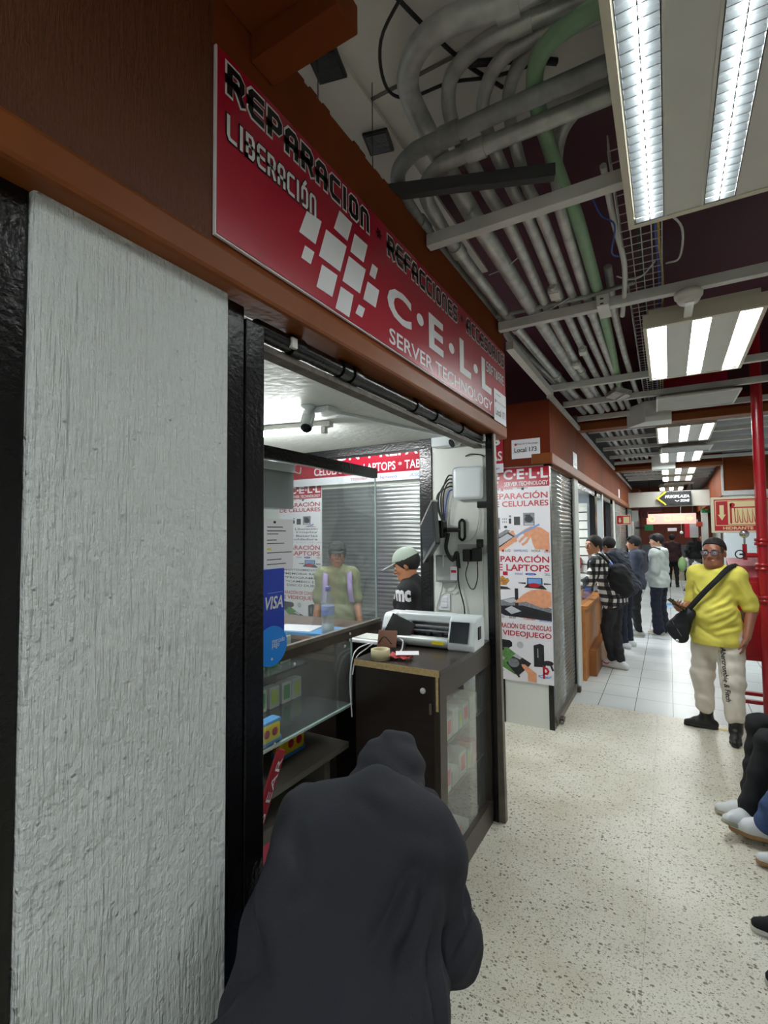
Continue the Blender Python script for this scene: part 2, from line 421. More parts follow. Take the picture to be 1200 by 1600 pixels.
M_SIGNR = mat('sign_red_vinyl', '#a80f2c', 0.3, coat=0.25)
M_WOOD = mat('dark_wenge_laminate', '#2b2220', 0.3, var=0.25, vscale=6, stretch=(1, 1, 6))
M_WOODT = mat('counter_top_laminate', '#3a302c', 0.25, var=0.3, vscale=5, stretch=(1, 6, 1))
M_FRAME = mat('dark_bronze_frame', '#4a423b', 0.35, metal=0.4, var=0.1, vscale=12)
M_BARE = mat('bare_chipboard', '#c3a777', 0.7, var=0.2, vscale=80)
M_GLASS = glass('display_glass')
M_GLASSD = glass('dusty_display_glass', haze=0.075)
M_TAN = mat('tan_wood', '#b5763d', 0.45, var=0.2, vscale=9, stretch=(6, 6, 1))
M_YELLOW_INK = mat('pale_yellow_sign_ink', '#ddcf9e', 0.4)
M_CABLEW = mat('white_cable', '#c7c7c3', 0.5)
M_CABLEB = mat('black_cable', '#151515', 0.5)
M_CABLEBL = mat('blue_cable', '#3c55a8', 0.5)
M_CABLEY = mat('yellow_cable', '#c9a43c', 0.5)

# ------------------------------------------------------------------ floor, walls, fascias
struct('floor', M_TERR, MB().box(-7, -2.5, -0.1, 6, 5.355, 0))
struct('floor_tiles', M_TILE, MB().box(-7, 5.355, -0.1, 6, 26, -0.0005))

# near wall: stuccoed pier between two shop fronts
struct('wall_left', M_STUC, MB().box(-1.10, 0.424, 0, -0.95, 0.868, 2.40), bevel=0.006)
struct('trim_1', M_BLACK, MB().box(-1.06, 0.868, 0, -0.965, 0.936, 2.33).box(-1.06, 0.938, 0, -0.960, 1.006, 2.30), bevel=0.003)
struct('trim_2', M_BLACK, MB().box(-1.06, 0.30, 0, -0.965, 0.424, 2.36).box(-1.06, -0.6, 0, -0.99, 0.298, 2.34), bevel=0.003)
# fascia above the fronts
struct('wall_fascia', M_BROWN, MB().box(-0.98, 0.777, 2.40, -0.912, 3.19, 3.085), bevel=0.004)
struct('wall_fascia_rough', M_BROWNST, MB().box(-0.98, -0.8, 2.40, -0.911, 0.779, 3.085))
struct('trim_3', M_BROWN2, MB().box(-1.02, -0.8, 2.332, -0.900, 3.19, 2.412), bevel=0.012)
# ragged grey plaster lip where fascia meets the slab
rg = MB()
for i in range(26):
    y = 0.95 + i * 0.035; rg.box(-0.975, y, 3.085, -0.915 - random.random() * 0.012, y + 0.037, 3.087 + random.random() * 0.022)
struct('trim_4', M_BROWN, rg)
# brown drop beam that crosses overhead by the sign
struct('ceiling_beam', M_BROWN, MB().box(-0.91, 0.15, 3.03, -0.63, 0.97, 3.30).box(-0.91, 0.90, 2.955, -0.63, 0.985, 3.03), bevel=0.004)

# shop: ceiling, back wall, side walls
struct('ceiling_shop', M_SHOPW, MB().box(-3.4, 0.9, 2.345, -0.985, 3.05, 2.43))
struct('wall_shop_back', M_SHOPW, MB().box(-3.5, 0.9, 0, -3.4, 3.05, 2.345))
struct('wall_shop_near', M_SHOPW, MB().box(-3.4, 0.82, 0, -1.1, 0.90, 2.43))
struct('wall_shop_pier', M_WHITE, MB().box(-1.337, 2.955, 0, -0.966, 3.05, 2.345))
struct('door_frame', M_BLACK, MB().box(-1.425, 2.945, 0, -1.337, 3.05, 2.345).box(-3.4, 2.955, 2.285, -1.425, 3.04, 2.345), bevel=0.003)
struct('wall_shop_low', M_BLACKM, MB().box(-3.4, 2.97, 0, -1.425, 3.04, 1.0))
# shutter post at the corner of the shop
struct('trim_5', M_BLACK, MB().box(-0.966, 2.935, 0, -0.925, 3.02, 2.335))
struct('trim_6', M_TAUPE, MB().prism([(-0.927, 2.94, 0), (-0.885, 2.94, 0), (-0.915, 2.94, 2.335), (-0.935, 2.94, 2.335)], (0, 1, 0), 0.045), bevel=0.003)

# shop 173 across the side aisle
struct('wall_aisle', M_WHITE, MB().box(-7, 4.505, 0, -0.945, 4.62, 2.34))
struct('trim_7', M_BLACK, MB().box(-0.950, 4.5, 0, -0.905, 4.58, 2.325).box(-1.40, 4.499, 0, -1.335, 4.506, 0.4))
struct('wall_aisle_fascia', M_RED_BROWN, MB().box(-7, 4.48, 2.325, -0.885, 4.62, 2.90))
struct('wall_corridor_fascia', M_BROWN, MB().box(-1.05, 4.62, 2.40, -0.885, 15.6, 2.90).box(-1.05, 15.62, 2.40, -0.70, 22, 2.95))
struct('trim_8', M_BROWN2, MB().box(-1.05, 4.47, 2.325, -0.868, 15.6, 2.425), bevel=0.01)
struct('trim_9', M_BEAM, MB().box(-0.90, 3.2, 2.93, -0.85, 4.5, 2.985).box(-0.90, 4.45, 2.905, -0.86, 10.4, 2.945).box(-0.90, 10.8, 2.905, -0.86, 15.5, 2.945))
# thin joints in the corridor fascia boards
struct('trim_10', M_BLACKM, MB().box(-0.8852, 5.98, 2.43, -0.8835, 5.986, 2.90).box(-0.8852, 8.4, 2.43, -0.8835, 8.406, 2.90).box(-0.8852, 11.9, 2.43, -0.8835, 11.908, 2.90))
# end wall, right block and the far setting
struct('wall_far', mat('brick_red_wall', '#7a3a26', 0.7, var=0.1, vscale=2), MB().box(-6, 22.0, 1.2, 6, 22.15, 3.6))
struct('wall_far_low', mat('grey_wall_paint', '#6c6d70', 0.7), MB().box(-6, 21.98, 0, 6, 22.15, 1.2))
struct('wall_right', M_BROWN, MB().box(0.87, 10.8, 2.37, 3.6, 12.4, 3.1).box(0.88, 12.4, 2.37, 3.6, 21.9, 2.95))
struct('wall_right_low', mat('pale_blue_white_wall', '#cfd8dc', 0.5), MB().box(0.90, 10.85, 0, 3.6, 11.4, 2.37))
struct('trim_11', M_BEAM, MB().box(0.855, 10.77, 2.36, 3.6, 10.82, 2.44).box(0.855, 10.76, 2.44, 0.885, 10.82, 3.1))
struct('wall_right_far', M_WHITE, MB().box(1.40, 11.4, 0, 3.6, 21.9, 2.37))
struct('wall_right_side', M_WHITE, MB().box(3.6, 0, 0, 3.7, 22, 3.6))
struct('wall_behind', M_WHITE, MB().box(-7, -2.6, 0, 6, -2.5, 3.6))

# ceilings: pale slab over the near fronts, maroon beyond, grey boards at right far
struct('ceiling_slab', M_SLAB, MB().box(-3.2, -2.5, 3.46, 3.6, 2.15, 3.9).box(-3.2, -2.5, 3.44, -0.98, 3.1, 3.46))
struct('ceiling', M_MAROON, MB().box(-7, 2.15, 3.75, 3.6, 6.3, 3.9).box(-7, 6.24, 3.12, 3.6, 6.30, 3.9).box(-7, 2.15, 3.46, 3.6, 2.19, 3.9))
struct('ceiling_far', mat('dark_grey_soffit', '#55534f', 0.8, var=0.2, vscale=2), MB().box(-3, 6.3, 3.45, 3.6, 22, 3.6))
struct('ceiling_boards', M_PANELG, MB().box(0.56, 6.4, 3.12, 3.6, 10.7, 3.16).box(0.56, 11.0, 3.12, 3.6, 21, 3.16))
# seams of the slab
struct('trim_12', mat('slab_seam', '#6f6c66', 0.8), MB().box(-3, 1.62, 3.455, 3, 1.634, 3.461))

# shop openings along the corridor, far left: pillars, dark frames, rooms behind
for i, (y0, y1, x1) in enumerate(((5.86, 6.12, -.905), (8.56, 8.65, -.905), (10.35, 10.6, -.905), (15.0, 16.2, -.89))): struct('pillar_%d' % (i + 1), M_WHITE, MB().box(-1.05, y0, 0, x1, y1, 2.33))
struct('trim_13', M_BLACK, MB().box(-1.0, 5.78, 0, -0.92, 5.86, 2.33).box(-1.0, 7.75, 0, -0.92, 7.95, 2.33).box(-1.0, 9.95, 0, -0.92, 10.35, 2.33).box(-1.02, 6.12, 2.24, -0.92, 10.35, 2.33).box(-1.0, 14.0, 0, -0.91, 14.15, 2.33))
struct('wall_room_back', mat('blue_grey_wall', '#8f9db4', 0.7), MB().box(-3.0, 6.0, 0, -2.9, 10.4, 2.33))
struct('wall_room_side', mat('violet_blue_wall', '#8391c6', 0.7), MB().box(-2.9, 9.9, 0, -1.05, 9.95, 2.33))
struct('wall_room_mid', mat('pale_grey_blue_wall', '#a9b2bb', 0.7), MB().box(-2.9, 8.12, 0, -1.05, 8.17, 2.33))
struct('ceiling_room', M_WHITE, MB().box(-2.9, 6.0, 2.33, -1.02, 10.4, 2.40))

# cross headers with white duct boxes
struct('ceiling_header', M_RED_BROWN, MB().box(-0.885, 6.10, 2.98, 1.3, 6.22, 3.12))
struct('trim_14', M_BROWN2, MB().box(-0.885, 6.09, 2.90, 1.3, 6.25, 2.98), bevel=0.005)
struct('ceiling_header_far', M_RED_BROWN, MB().box(-0.885, 10.62, 2.97, 0.87, 10.8, 3.14))
struct('trim_15', M_BROWN2, MB().box(-0.885, 10.6, 2.90, 0.87, 10.84, 2.97), bevel=0.005)
struct('wall_header_end', mat('warm_grey_paint', '#a9a69d', .6), MB().box(-0.885, 14.2, 2.34, 0.88, 14.4, 2.72))
struct('ceiling_soffit_maroon', mat('maroon_soffit', '#5a1a22', 0.6), MB().box(-0.7, 15.6, 2.27, -0.16, 15.9, 2.62).box(-0.16, 15.6, 2.40, 0.0, 15.9, 2.62).box(-0.7, 15.62, 2.1, -0.5, 15.9, 2.3))
struct('wall_red_upstand', mat('red_beam_paint', '#a5142a', 0.35, var=0.1, vscale=9), MB().box(0.0, 5.9, 3.12, 0.55, 6.0, 3.46))
# ------------------------------------------------------------------ ceiling: cross beams
k = 16
for y, x0, x1, z in ((1.96, -0.90, 3.4, 3.0), (3.03, -0.90, 3.4, 3.0), (4.59, -0.90, 3.4, 3.0), (5.26, -0.90, 3.4, 3.0), (6.02, -0.88, 3.4, 3.0),
                     (6.95, -0.88, 3.4, 3.02), (7.7, -0.88, 3.4, 3.02), (8.6, -0.88, 3.4, 3.02), (9.6, -0.88, 3.4, 3.02), (10.5, -0.88, 3.4, 3.02),
                     (11.4, -0.88, .87, 3.02), (12.1, -0.88, .87, 3.02), (12.8, -0.88, .87, 3.02), (13.5, -0.88, .87, 3.02), (14.15, -0.88, .87, 3.02)):
    struct('trim_%d' % k, M_BEAM, MB().box(x0, y - 0.002, z, x1, y + 0.045, z + 0.055), bevel=0.003); k += 1

# ------------------------------------------------------------------ conduits
ORD = ['second', 'third', 'fourth', 'fifth', 'sixth', 'seventh']
def conduit(name, pts, r, m, label, coupl=(), n=8, group='electrical conduits under the ceiling'):
    sp = spline(pts, n)
    o = empty(name, sp[0], label, 'conduit', group)
    def loc(ps): return [Vector(p) - Vector(sp[0]) for p in ps]
    MB().tube(loc(sp), r, 12).build('pipe', m, o)
    for c in coupl:
        i = min(range(1, len(sp) - 1), key=lambda i: (sp[i] - Vector(c)).length)
        t = (sp[i + 1] - sp[i - 1]).normalized()
        MB().tube(loc([sp[i] - t * 0.035, sp[i] + t * 0.035]), r * 1.22, 14).build('coupling', m, o)
    return o
Z = 3.088
conduit('conduit', [(0.9, 1.655, 3.2), (0.2, 1.66, 3.2), (-0.66, 1.66, 3.2), (-0.83, 1.675, 3.2), (-0.93, 1.75, 3.19), (-0.945, 1.9, 3.15), (-0.94, 2.3, 3.125), (-0.935, 3.2, 3.125), (-0.93, 3.6, 3.10), (-0.86, 4.6, 3.09), (-0.80, 6.0, 3.09)], 0.031, M_GALVD,
        'dark grey conduit hugging the top of the brown fascia, bent towards the first lamp', [(-0.66, 1.66, 3.2), (-0.94, 2.0, 3.14), (-0.935, 3.15, 3.125)])
conduit('conduit', [(0.9, 1.775, 3.2), (0.2, 1.78, 3.2), (-0.60, 1.78, 3.2), (-0.76, 1.79, 3.2), (-0.86, 1.87, 3.19), (-0.87, 2.0, 3.15), (-0.853, 2.3, 3.10), (-0.838, 3.4, Z), (-0.80, 4.6, Z), (-0.72, 6.0, Z)], 0.031, M_GALV,
        'pale grey conduit second from the brown fascia, bent beside the dark one', [(-0.58, 1.78, 3.2), (-0.853, 2.25, 3.11), (-0.838, 3.3, Z), (-0.80, 4.4, Z)])
conduit('conduit', [(0.5, 1.45, 3.35), (-0.2, 1.45, 3.35), (-0.381, 1.448, 3.35), (-0.468, 1.43, 3.35), (-0.576, 1.412, 3.35), (-0.68, 1.437, 3.35), (-0.756, 1.51, 3.35), (-0.787, 1.60, 3.345), (-0.78, 1.76, 3.30), (-0.72, 2.0, 3.15), (-0.69, 2.2, 3.09), (-0.68, 3.5, Z), (-0.66, 4.6, Z), (-0.62, 6.0, Z)], 0.040, M_GALV,
        'thickest grey conduit with the widest sweeping bend beneath the pale slab', [(-0.381, 1.448, 3.35)])
conduit('conduit', [(0.5, 1.56, 3.35), (-0.1, 1.56, 3.35), (-0.25, 1.55, 3.35), (-0.364, 1.535, 3.35), (-0.475, 1.532, 3.35), (-0.576, 1.56, 3.35), (-0.65, 1.63, 3.35), (-0.68, 1.76, 3.30), (-0.62, 2.0, 3.16), (-0.58, 2.2, 3.095), (-0.605, 3.3, Z), (-0.60, 4.6, Z), (-0.55, 6.0, Z)], 0.027, M_GALV,
        'grey conduit whose bend nests next inside the thickest one', [(-0.364, 1.535, 3.35), (-0.60, 4.4, Z)])
conduit('conduit', [(0.5, 1.60, 3.35), (-0.1, 1.60, 3.35), (-0.249, 1.595, 3.35), (-0.352, 1.602, 3.35), (-0.435, 1.614, 3.35), (-0.516, 1.677, 3.35), (-0.57, 1.79, 3.31), (-0.53, 2.0, 3.17), (-0.495, 2.2, 3.095), (-0.515, 3.3, Z), (-0.51, 4.6, Z), (-0.47, 6.0, Z)], 0.025, M_GALV,
        'grey conduit with a pale pull box midway, third bend inside the thickest one', [(-0.51, 3.2, Z)])
conduit('conduit', [(0.5, 1.65, 3.36), (-0.1, 1.645, 3.36), (-0.29, 1.631, 3.36), (-0.365, 1.655, 3.36), (-0.419, 1.694, 3.36), (-0.475, 1.79, 3.32), (-0.47, 2.0, 3.17), (-0.437, 2.2, 3.09), (-0.443, 3.4, Z), (-0.43, 4.6, Z), (-0.40, 6.0, Z)], 0.024, M_GALV,
        'grey conduit with the tightest bend, fourth inside the thickest one', [(-0.44, 3.1, Z)])
conduit('conduit', [(0.5, 1.95, 3.34), (-0.15, 1.95, 3.34), (-0.27, 1.96, 3.33), (-0.34, 2.02, 3.27), (-0.362, 2.12, 3.14), (-0.363, 2.3, 3.09), (-0.376, 3.4, Z), (-0.37, 4.6, Z), (-0.34, 6.0, Z)], 0.024, M_GALV,
        'grey conduit running beside the green one', [(-0.376, 3.3, Z)])
conduit('conduit', [(0.6, 1.47, 3.25), (0.0, 1.50, 3.25), (-0.159, 1.511, 3.25), (-0.274, 1.54, 3.25), (-0.335, 1.61, 3.25), (-0.36, 1.732, 3.245), (-0.358, 1.95, 3.22), (-0.335, 2.15, 3.16), (-0.308, 2.35, 3.10), (-0.317, 3.5, 3.09), (-0.36, 4.95, 3.09)], 0.029, M_GREEN,
        'green painted conduit bending down from behind the first lamp')
conduit('conduit', [(-0.255, 3.0, 3.22), (-0.252, 3.2, 3.14), (-0.255, 3.5, 3.09), (-0.25, 4.6, 3.09), (-0.22, 6.0, 3.09)], 0.022, M_GALV,
        'thin grey conduit beside the wire tray, past the twin outlet box')
conduit('conduit', [(0.6, 2.03, 3.42), (-0.05, 2.03, 3.42), (-0.3, 2.04, 3.42), (-0.38, 2.1, 3.40), (-0.40, 2.25, 3.34), (-0.42, 3.2, 3.30), (-0.42, 6.0, 3.3)], 0.026, M_GALVD,
        'dull conduit lying above the others, near the maroon ceiling')
conduit('conduit', [(-0.90, 2.985, 3.075), (-0.4, 2.965, 3.06), (-0.12, 2.95, 3.07)], 0.012, M_GALVD, 'thin dark rod crossing beneath the conduits before the second pale beam', n=3)
conduit('conduit', [(-0.18, 2.05, 3.15), (-0.175, 2.4, 3.13), (-0.155, 2.7, 3.08), (-0.17, 2.95, 3.05), (-0.20, 3.2, 3.0)], 0.013, M_CABLEW, 'slack white flexible conduit dangling left of the wire tray')
far = [(-0.78, 0.03), (-0.70, 0.03), (-0.60, 0.025), (-0.53, 0.022), (-0.45, 0.025), (-0.37, 0.03), (-0.28, 0.02)]
for i, (x, r) in enumerate(far):
    conduit('conduit', [(x, 6.25, 3.11), (x + .02, 8.5, 3.11), (x + .05, 10.6, 3.11), (x + .08, 14.2, 3.11)], r, M_GALV if i % 2 else M_GALVD,
            'grey conduit beyond the first brown header, %s from the left fascia' % (['nearest'] + ORD)[i], n=2, group='conduits beyond the first header')

# dark strut under the bends
o = MB(); o.obox((-0.655, 1.845, 3.13), (0.66, 0.045, 0.045), Matrix.Rotation(math.atan2(0.22, 0.588), 3, 'Z')).obox((-0.655, 1.83, 3.108), (0.66, 0.012, 0.012), Matrix.Rotation(math.atan2(0.22, 0.588), 3, 'Z'))
tag(o.build('strut_channel', mat('dark_steel', '#4c4b4d', 0.5, metal=0.4)), 'dark steel strut channel slung under the bent conduits', 'strut')

# pull boxes
def pull_box(loc, rz, s, label):
    o = empty('pull_box', loc, label, 'junction box', 'pull boxes on the conduits', rz)
    MB().rbox(-s, -s * 1.7, -s * .7, s, s * 1.7, s * .7, 0.012).build('body', M_GALV, o)
    MB().rbox(-s * .8, -s * 1.4, -s * .78, s * .8, s * 1.4, -s * .68, 0.004).build('cover', M_LAMPW, o)
    for sg in (-1, 1): MB().tube([(0, sg * s * 1.65, 0), (0, sg * (s * 1.7 + .03), 0)], s * .55, 12).build('hub', M_GALV, o)
    return o
pull_box((-0.512, 2.82, 3.06), 0.05, 0.033, 'pale pull box on a conduit ahead of the second beam')
pull_box((-0.60, 4.15, 3.06), 0.0, 0.032, 'pale pull box on a conduit past the second beam')
pull_box((-0.51, 3.85, 3.06), 0.1, 0.030, 'smaller pull box on the neighbouring conduit past the second beam')
o = empty('outlet_box', (-0.285, 3.0, 3.02), 'square twin outlet box under the second pale beam', 'outlet box')
MB().rbox(-0.032, -0.03, -0.03, 0.032, 0.16, 0.05, 0.004).build('body', M_LAMPW, o)
for dx in (-1, 1): MB().rbox(-0.012, -0.034, -0.005 + dx * .014 - .004, 0.006, -0.029, -0.005 + dx * .014 + .004, 0.002).build('socket', M_BLACKM, o)
o = empty('junction_box', (-0.375, 5.15, 3.03), 'grey tilted junction plate where the green conduit ends', 'junction box')
b = MB(); b.obox((0, 0, 0), (0.15, 0.22, 0.05), Matrix.Rotation(0.5, 3, 'Z') @ Matrix.Rotation(0.3, 3, 'Y')); b.build('plate', M_GALV, o)
b = MB(); b.obox((0.03, -0.02, -0.03), (0.03, 0.2, 0.02), Matrix.Rotation(0.5, 3, 'Z')); b.build('bracket', M_BEAM, o)

# wire mesh cable tray
o = empty('wire_tray', (-0.06, 1.9, 3.09), 'silver wire mesh cable tray running above the lamps', 'cable tray')
b = MB()
for i in range(5):
    x = -0.09 + i * 0.042; b.tube([(x, 0, 0), (x - 0.03, 4.1, 0)], 0.003, 5)
for z in (0.03, 0.06):
    for x in (-0.09, 0.078): b.tube([(x, 0, z), (x - 0.03, 4.1, z)], 0.003, 5)
b.build('long_wires', M_GALV, o)
b = MB()
for i in range(60):
    y = i * 0.069; d = -0.03 * y / 4.1
    b.tube([(-0.09 + d, y, 0.06), (-0.09 + d, y, 0), (0.078 + d, y, 0), (0.078 + d, y, 0.06)], 0.0026, 5, False)
b.build('cross_wires', M_GALV, o)
def cable(pts, r, m, label, name='cable', n=6, group=None):
    return tag(MB().tube(spline(pts, n), r, 6).build(name, m), label, 'cable', group)
cable([(0.005, 1.9, 3.103), (0.0, 2.6, 3.102), (0.012, 3.2, 3.103), (-0.02, 4.5, 3.102), (-0.03, 6.0, 3.103)], 0.006, M_CABLEY, 'yellow cable lying in the wire tray')
cable([(-0.03, 1.9, 3.105), (-0.01, 2.6, 3.104), (-0.005, 3.2, 3.105), (-0.05, 4.5, 3.104), (-0.06, 6.0, 3.104)], 0.007, M_CABLEBL, 'blue cable lying in the wire tray')
cable([(-0.10, 1.9, 3.106), (-0.08, 2.6, 3.105), (-0.09, 3.2, 3.106), (-0.1, 4.5, 3.105), (-0.12, 6.0, 3.105)], 0.009, M_CABLEB, 'thick black cable lying in the wire tray')
cable([(0.02, 2.35, 3.08), (0.09, 2.5, 3.06), (0.085, 2.75, 3.05), (0.03, 2.85, 3.085)], 0.005, M_CABLEW, 'white cable looping out of the wire tray past the first lamp')
cable([(-0.20, 2.85, 3.08), (-0.14, 2.87, 3.055), (-0.08, 2.86, 3.055), (-0.02, 2.80, 3.085)], 0.004, M_CABLEW, 'white cable sagging across under the wire tray')
cable([(-0.25, 2.3, 3.2), (-0.22, 2.36, 3.14), (-0.17, 2.40, 3.10), (-0.20, 2.6, 3.08), (-0.15, 2.68, 3.09)], 0.004, M_CABLEBL, 'blue cable curling beside the slack white conduit')
cable([(-0.80, 3.02, 3.045), (-0.6, 2.99, 3.04), (-0.45, 2.93, 3.06)], 0.003, M_CABLEW, 'thin white cable slanting under the conduits near the second beam')
cable([(-0.77, 2.45, 3.06), (-0.68, 2.43, 3.062), (-0.6, 2.39, 3.075)], 0.003, M_CABLEW, 'short white wire bridging two conduits past the first beam')
cable([(-0.55, 1.22, 3.44), (-0.63, 1.28, 3.40), (-0.78, 1.36, 3.36), (-0.84, 1.5, 3.34), (-0.80, 1.6, 3.36), (-0.66, 1.66, 3.40), (-0.5, 1.70, 3.38), (-0.35, 1.75, 3.40)], 0.006, M_CABLEB, 'black cable looped around the thickest conduit bend')
cable([(-0.75, 1.2, 3.45), (-0.66, 1.42, 3.41), (-0.58, 1.62, 3.40), (-0.50, 1.80, 3.42)], 0.008, M_CABLEB, 'black cable running straight behind the conduit bends')
cable([(-0.62, 1.60, 3.40), (-0.50, 1.66, 3.40), (-0.40, 1.72, 3.41), (-0.30, 1.80, 3.42)], 0.013, M_CABLEB, 'thick black cable bundle crossing behind the nested bends')
# black square vents with hanger wires
for i, (x, y, l) in enumerate(((-1.03, 1.40, 'black square vent in the pale slab nearest the drop beam'), (-1.05, 1.80, 'black square vent in the pale slab by the conduit bends'))):
    o = empty('ceiling_vent', (x, y, 3.438), l, 'vent', 'square vents in the slab', 0.25)
    MB().box(-0.055, -0.06, -0.012, 0.055, 0.06, 0.0).build('frame', M_BLACKM, o)
    MB().box(-0.045, -0.05, -0.014, 0.045, 0.05, -0.012).build('grille', M_BLACK, o)
for i, (x, y, l) in enumerate(((-0.935, 1.22, 'thin hanger wire in front of the first square vent'), (-0.93, 1.55, 'thin hanger wire in front of the second square vent'))):
    tag(MB().tube([(x, y, 3.44), (x + .0, y + 0.0, 3.10)], 0.0018, 5).build('hanger_wire', M_CABLEB), l, 'wire', 'hanger wires')

# ------------------------------------------------------------------ corridor lamps
def lamp(louver):
    """three strip lamp, 0.61 x 1.21, open towards -Z, origin at the middle of its underside"""
    o = empty('ceiling_lamp', (0, 0, 0), 'x', 'ceiling lamp')
    W, D, H = 0.305, 0.605, 0.075
    ch = (-0.228, 0.0, 0.228); c = 0.052
    f = MB()
    f.box(-W, -D, 0.03, W, D, H).box(-W, -D, -0.004, -W + .022, D, .03).box(W - .022, -D, -0.004, W, D, .03).box(-W + .022, -D, -0.004, W - .022, -D + .025, .03).box(-W + .022, D - .025, -0.004, W - .022, D, .03)
    f.box(-W + .03, -D + .01, H, W - .03, D - .01, H + .03)
    f.build('housing', M_LAMPC, o)
    for x0, x1 in ((ch[0] + c, ch[1] - c), (ch[1] + c, ch[2] - c)):
        p = MB(); p.box(x0, -D + .025, 0.0, x1, D - .025, 0.028)
        for e in (x0, x1): p.box(e - .006, -D + .025, -0.003, e + .006, D - .025, 0.002)
        p.build('panel', M_LAMPW, o)
    for x in ch:
        MB().box(x - c, -D + .025, 0.0275, x + c, D - .025, 0.0299).build('reflector', M_LOUV if louver else M_REFL, o)
        if louver:
            MB().tube([(x, -D + .04, 0.018), (x, D - .04, 0.018)], 0.011, 8).build('tube', M_TUBE, o)
            l = MB(); n = 30
            for i in range(n + 1):
                y = -D + .03 + i * (2 * D - .06) / n; l.box(x - c + .004, y - .0012, -0.002, x + c - .004, y + .0012, 0.016)
            for dx in (-c + .004, c - .004): l.box(x + dx - .0012, -D + .026, -0.003, x + dx + .0012, D - .026, 0.02)
            l.box(x - .0015, -D + .026, -0.002, x + .0015, D - .026, 0.006)
            l.build('louvre', M_LOUV, o)
        else:
            MB().box(x - c + .006, -D + .045, 0.008, x + c - .006, D - .045, 0.012).build('tube', M_TUBE, o)
            for e in (-1, 1): MB().box(x - c, e * (D - .045), 0.006, x + c, e * (D - .025), 0.014).build('lampholder', M_REFL, o)
    return o
L1 = lamp(True); L1.location = (0.20, 1.60, 2.954); L1['label'] = 'large louvred strip lamp overhead, nearest of the row'; L1['group'] = 'strip lamps along the corridor'
P2 = lamp(False); lx = 0.205
spots = [(3.94, 'three strip lamp hung under the round white rose'), (7.30, 'three strip lamp just past the first brown header'), (9.55, 'three strip lamp behind the second dead panel'),
         (11.75, 'three strip lamp just past the second brown header'), (13.45, 'three strip lamp close ahead of the black arrow sign'), (16.6, 'three strip lamp above the pink lit sign'), (19.0, 'farthest three strip lamp, by the brick red end wall')]
for i, (y, l) in enumerate(spots):
    o = P2 if i == 0 else copy_tree(P2)
    o.location = (lx if y < 15 else 0.1, y, 2.952); o['label'] = l; o['group'] = 'strip lamps along the corridor'
b_ = copy_tree(P2); b_.location = (lx, -1.35, 2.952); b_['label'] = 'added three strip lamp behind the viewer'; b_['group'] = 'strip lamps along the corridor'  # unseen; the row is assumed to go on, added to brighten the near wall
b_ = copy_tree(P2); b_.location = (-2.75, 3.80, 2.952); b_.rotation_euler = (0, 0, PI / 2); b_['label'] = 'added three strip lamp over the side aisle'; b_['group'] = 'strip lamps along the corridor'  # unseen lamp, assumed and added to brighten the side aisle
o = empty('ceiling_rose', (0.128, 3.05, 2.985), 'round white ceiling rose with an arm down to the second lamp', 'ceiling rose')
MB().lathe([(0.0, -0.05), (0.045, -0.05), (0.055, -0.035), (0.056, -0.02), (0.066, -0.018), (0.068, 0.0), (0.06, 0.012), (0.0, 0.012)], seg=28).build('cup', M_LAMPW, o)
b = MB(); b.obox((0.004, 0.14, -0.03), (0.042, 0.33, 0.014), Matrix.Rotation(0.12, 3, 'X')); b.build('arm', M_LAMPW, o)
# unlit square panels
def dead(y, tilt, label):
    o = empty('dead_lamp_panel', (0.255, y, 2.945), label, 'ceiling lamp', 'unlit lamp panels')
    o.rotation_euler = (tilt, 0.0, 0.02)
    f = MB(); f.box(-0.325, -0.28, 0, 0.325, 0.28, 0.012)
    for a in ((-0.325, -0.28, -0.006, -0.310, 0.28, 0), (0.310, -0.28, -0.006, 0.325, 0.28, 0), (-.31, -0.28, -0.006, .31, -0.266, 0), (-.31, 0.266, -0.006, .31, 0.28, 0)): f.box(*a)
    f.build('frame', M_LAMPW, o)
    MB().box(-.31, -.266, -0.002, .31, .266, 0.0).build('diffuser', mat('dead_diffuser', '#a9a99f', 0.5, var=0.12, vscale=6, stretch=(1, 5, 1)), o)
    h = MB(); vs = [(-.30, -.25, .012), (.30, -.25, .012), (.30, .25, .012), (-.30, .25, .012), (-.2, -.12, .075), (.2, -.12, .075), (.2, .12, .075), (-.2, .12, .075)]
    h.add(vs, [(0, 1, 5, 4), (1, 2, 6, 5), (2, 3, 7, 6), (3, 0, 4, 7), (4, 5, 6, 7)]); h.build('housing', M_LAMPC, o)
    return o
dead(5.45, 0.0, 'unlit square lamp panel below the red upstand'); dead(8.62, 0.0, 'unlit square lamp panel between two lit lamps, beyond the first header')
dead(14.75, 0.0, 'unlit square lamp panel past the white end header')
# white ducts on the headers
o = MB(); o.prism([(-0.37, 6.08, 3.14), (-0.37, 6.08, 2.87), (-0.18, 5.78, 2.86), (0.06, 5.78, 2.86), (0.06, 6.08, 2.87), (0.06, 6.08, 3.14)][1:5], (0, 0, 1), 0.22)
tag(o.build('air_duct', M_WHITE, bevel=0.004), 'white angled duct box on the first brown header', 'duct', 'duct boxes on the headers')
o = MB().box(-0.24, 10.35, 2.86, 0.14, 10.595, 3.14)
tag(o.build('air_duct', M_WHITE, bevel=0.004), 'small white duct box on the second brown header', 'duct', 'duct boxes on the headers')
o = MB().prism([(0.20, 5.88, 3.02), (0.34, 5.88, 3.02), (0.30, 5.88, 3.14), (0.27, 5.88, 3.09)], (0, -1, 0), 0.004)
tag(o.build('torn_paper', M_PRINTW), 'torn white paper stuck on the red upstand', 'paper')
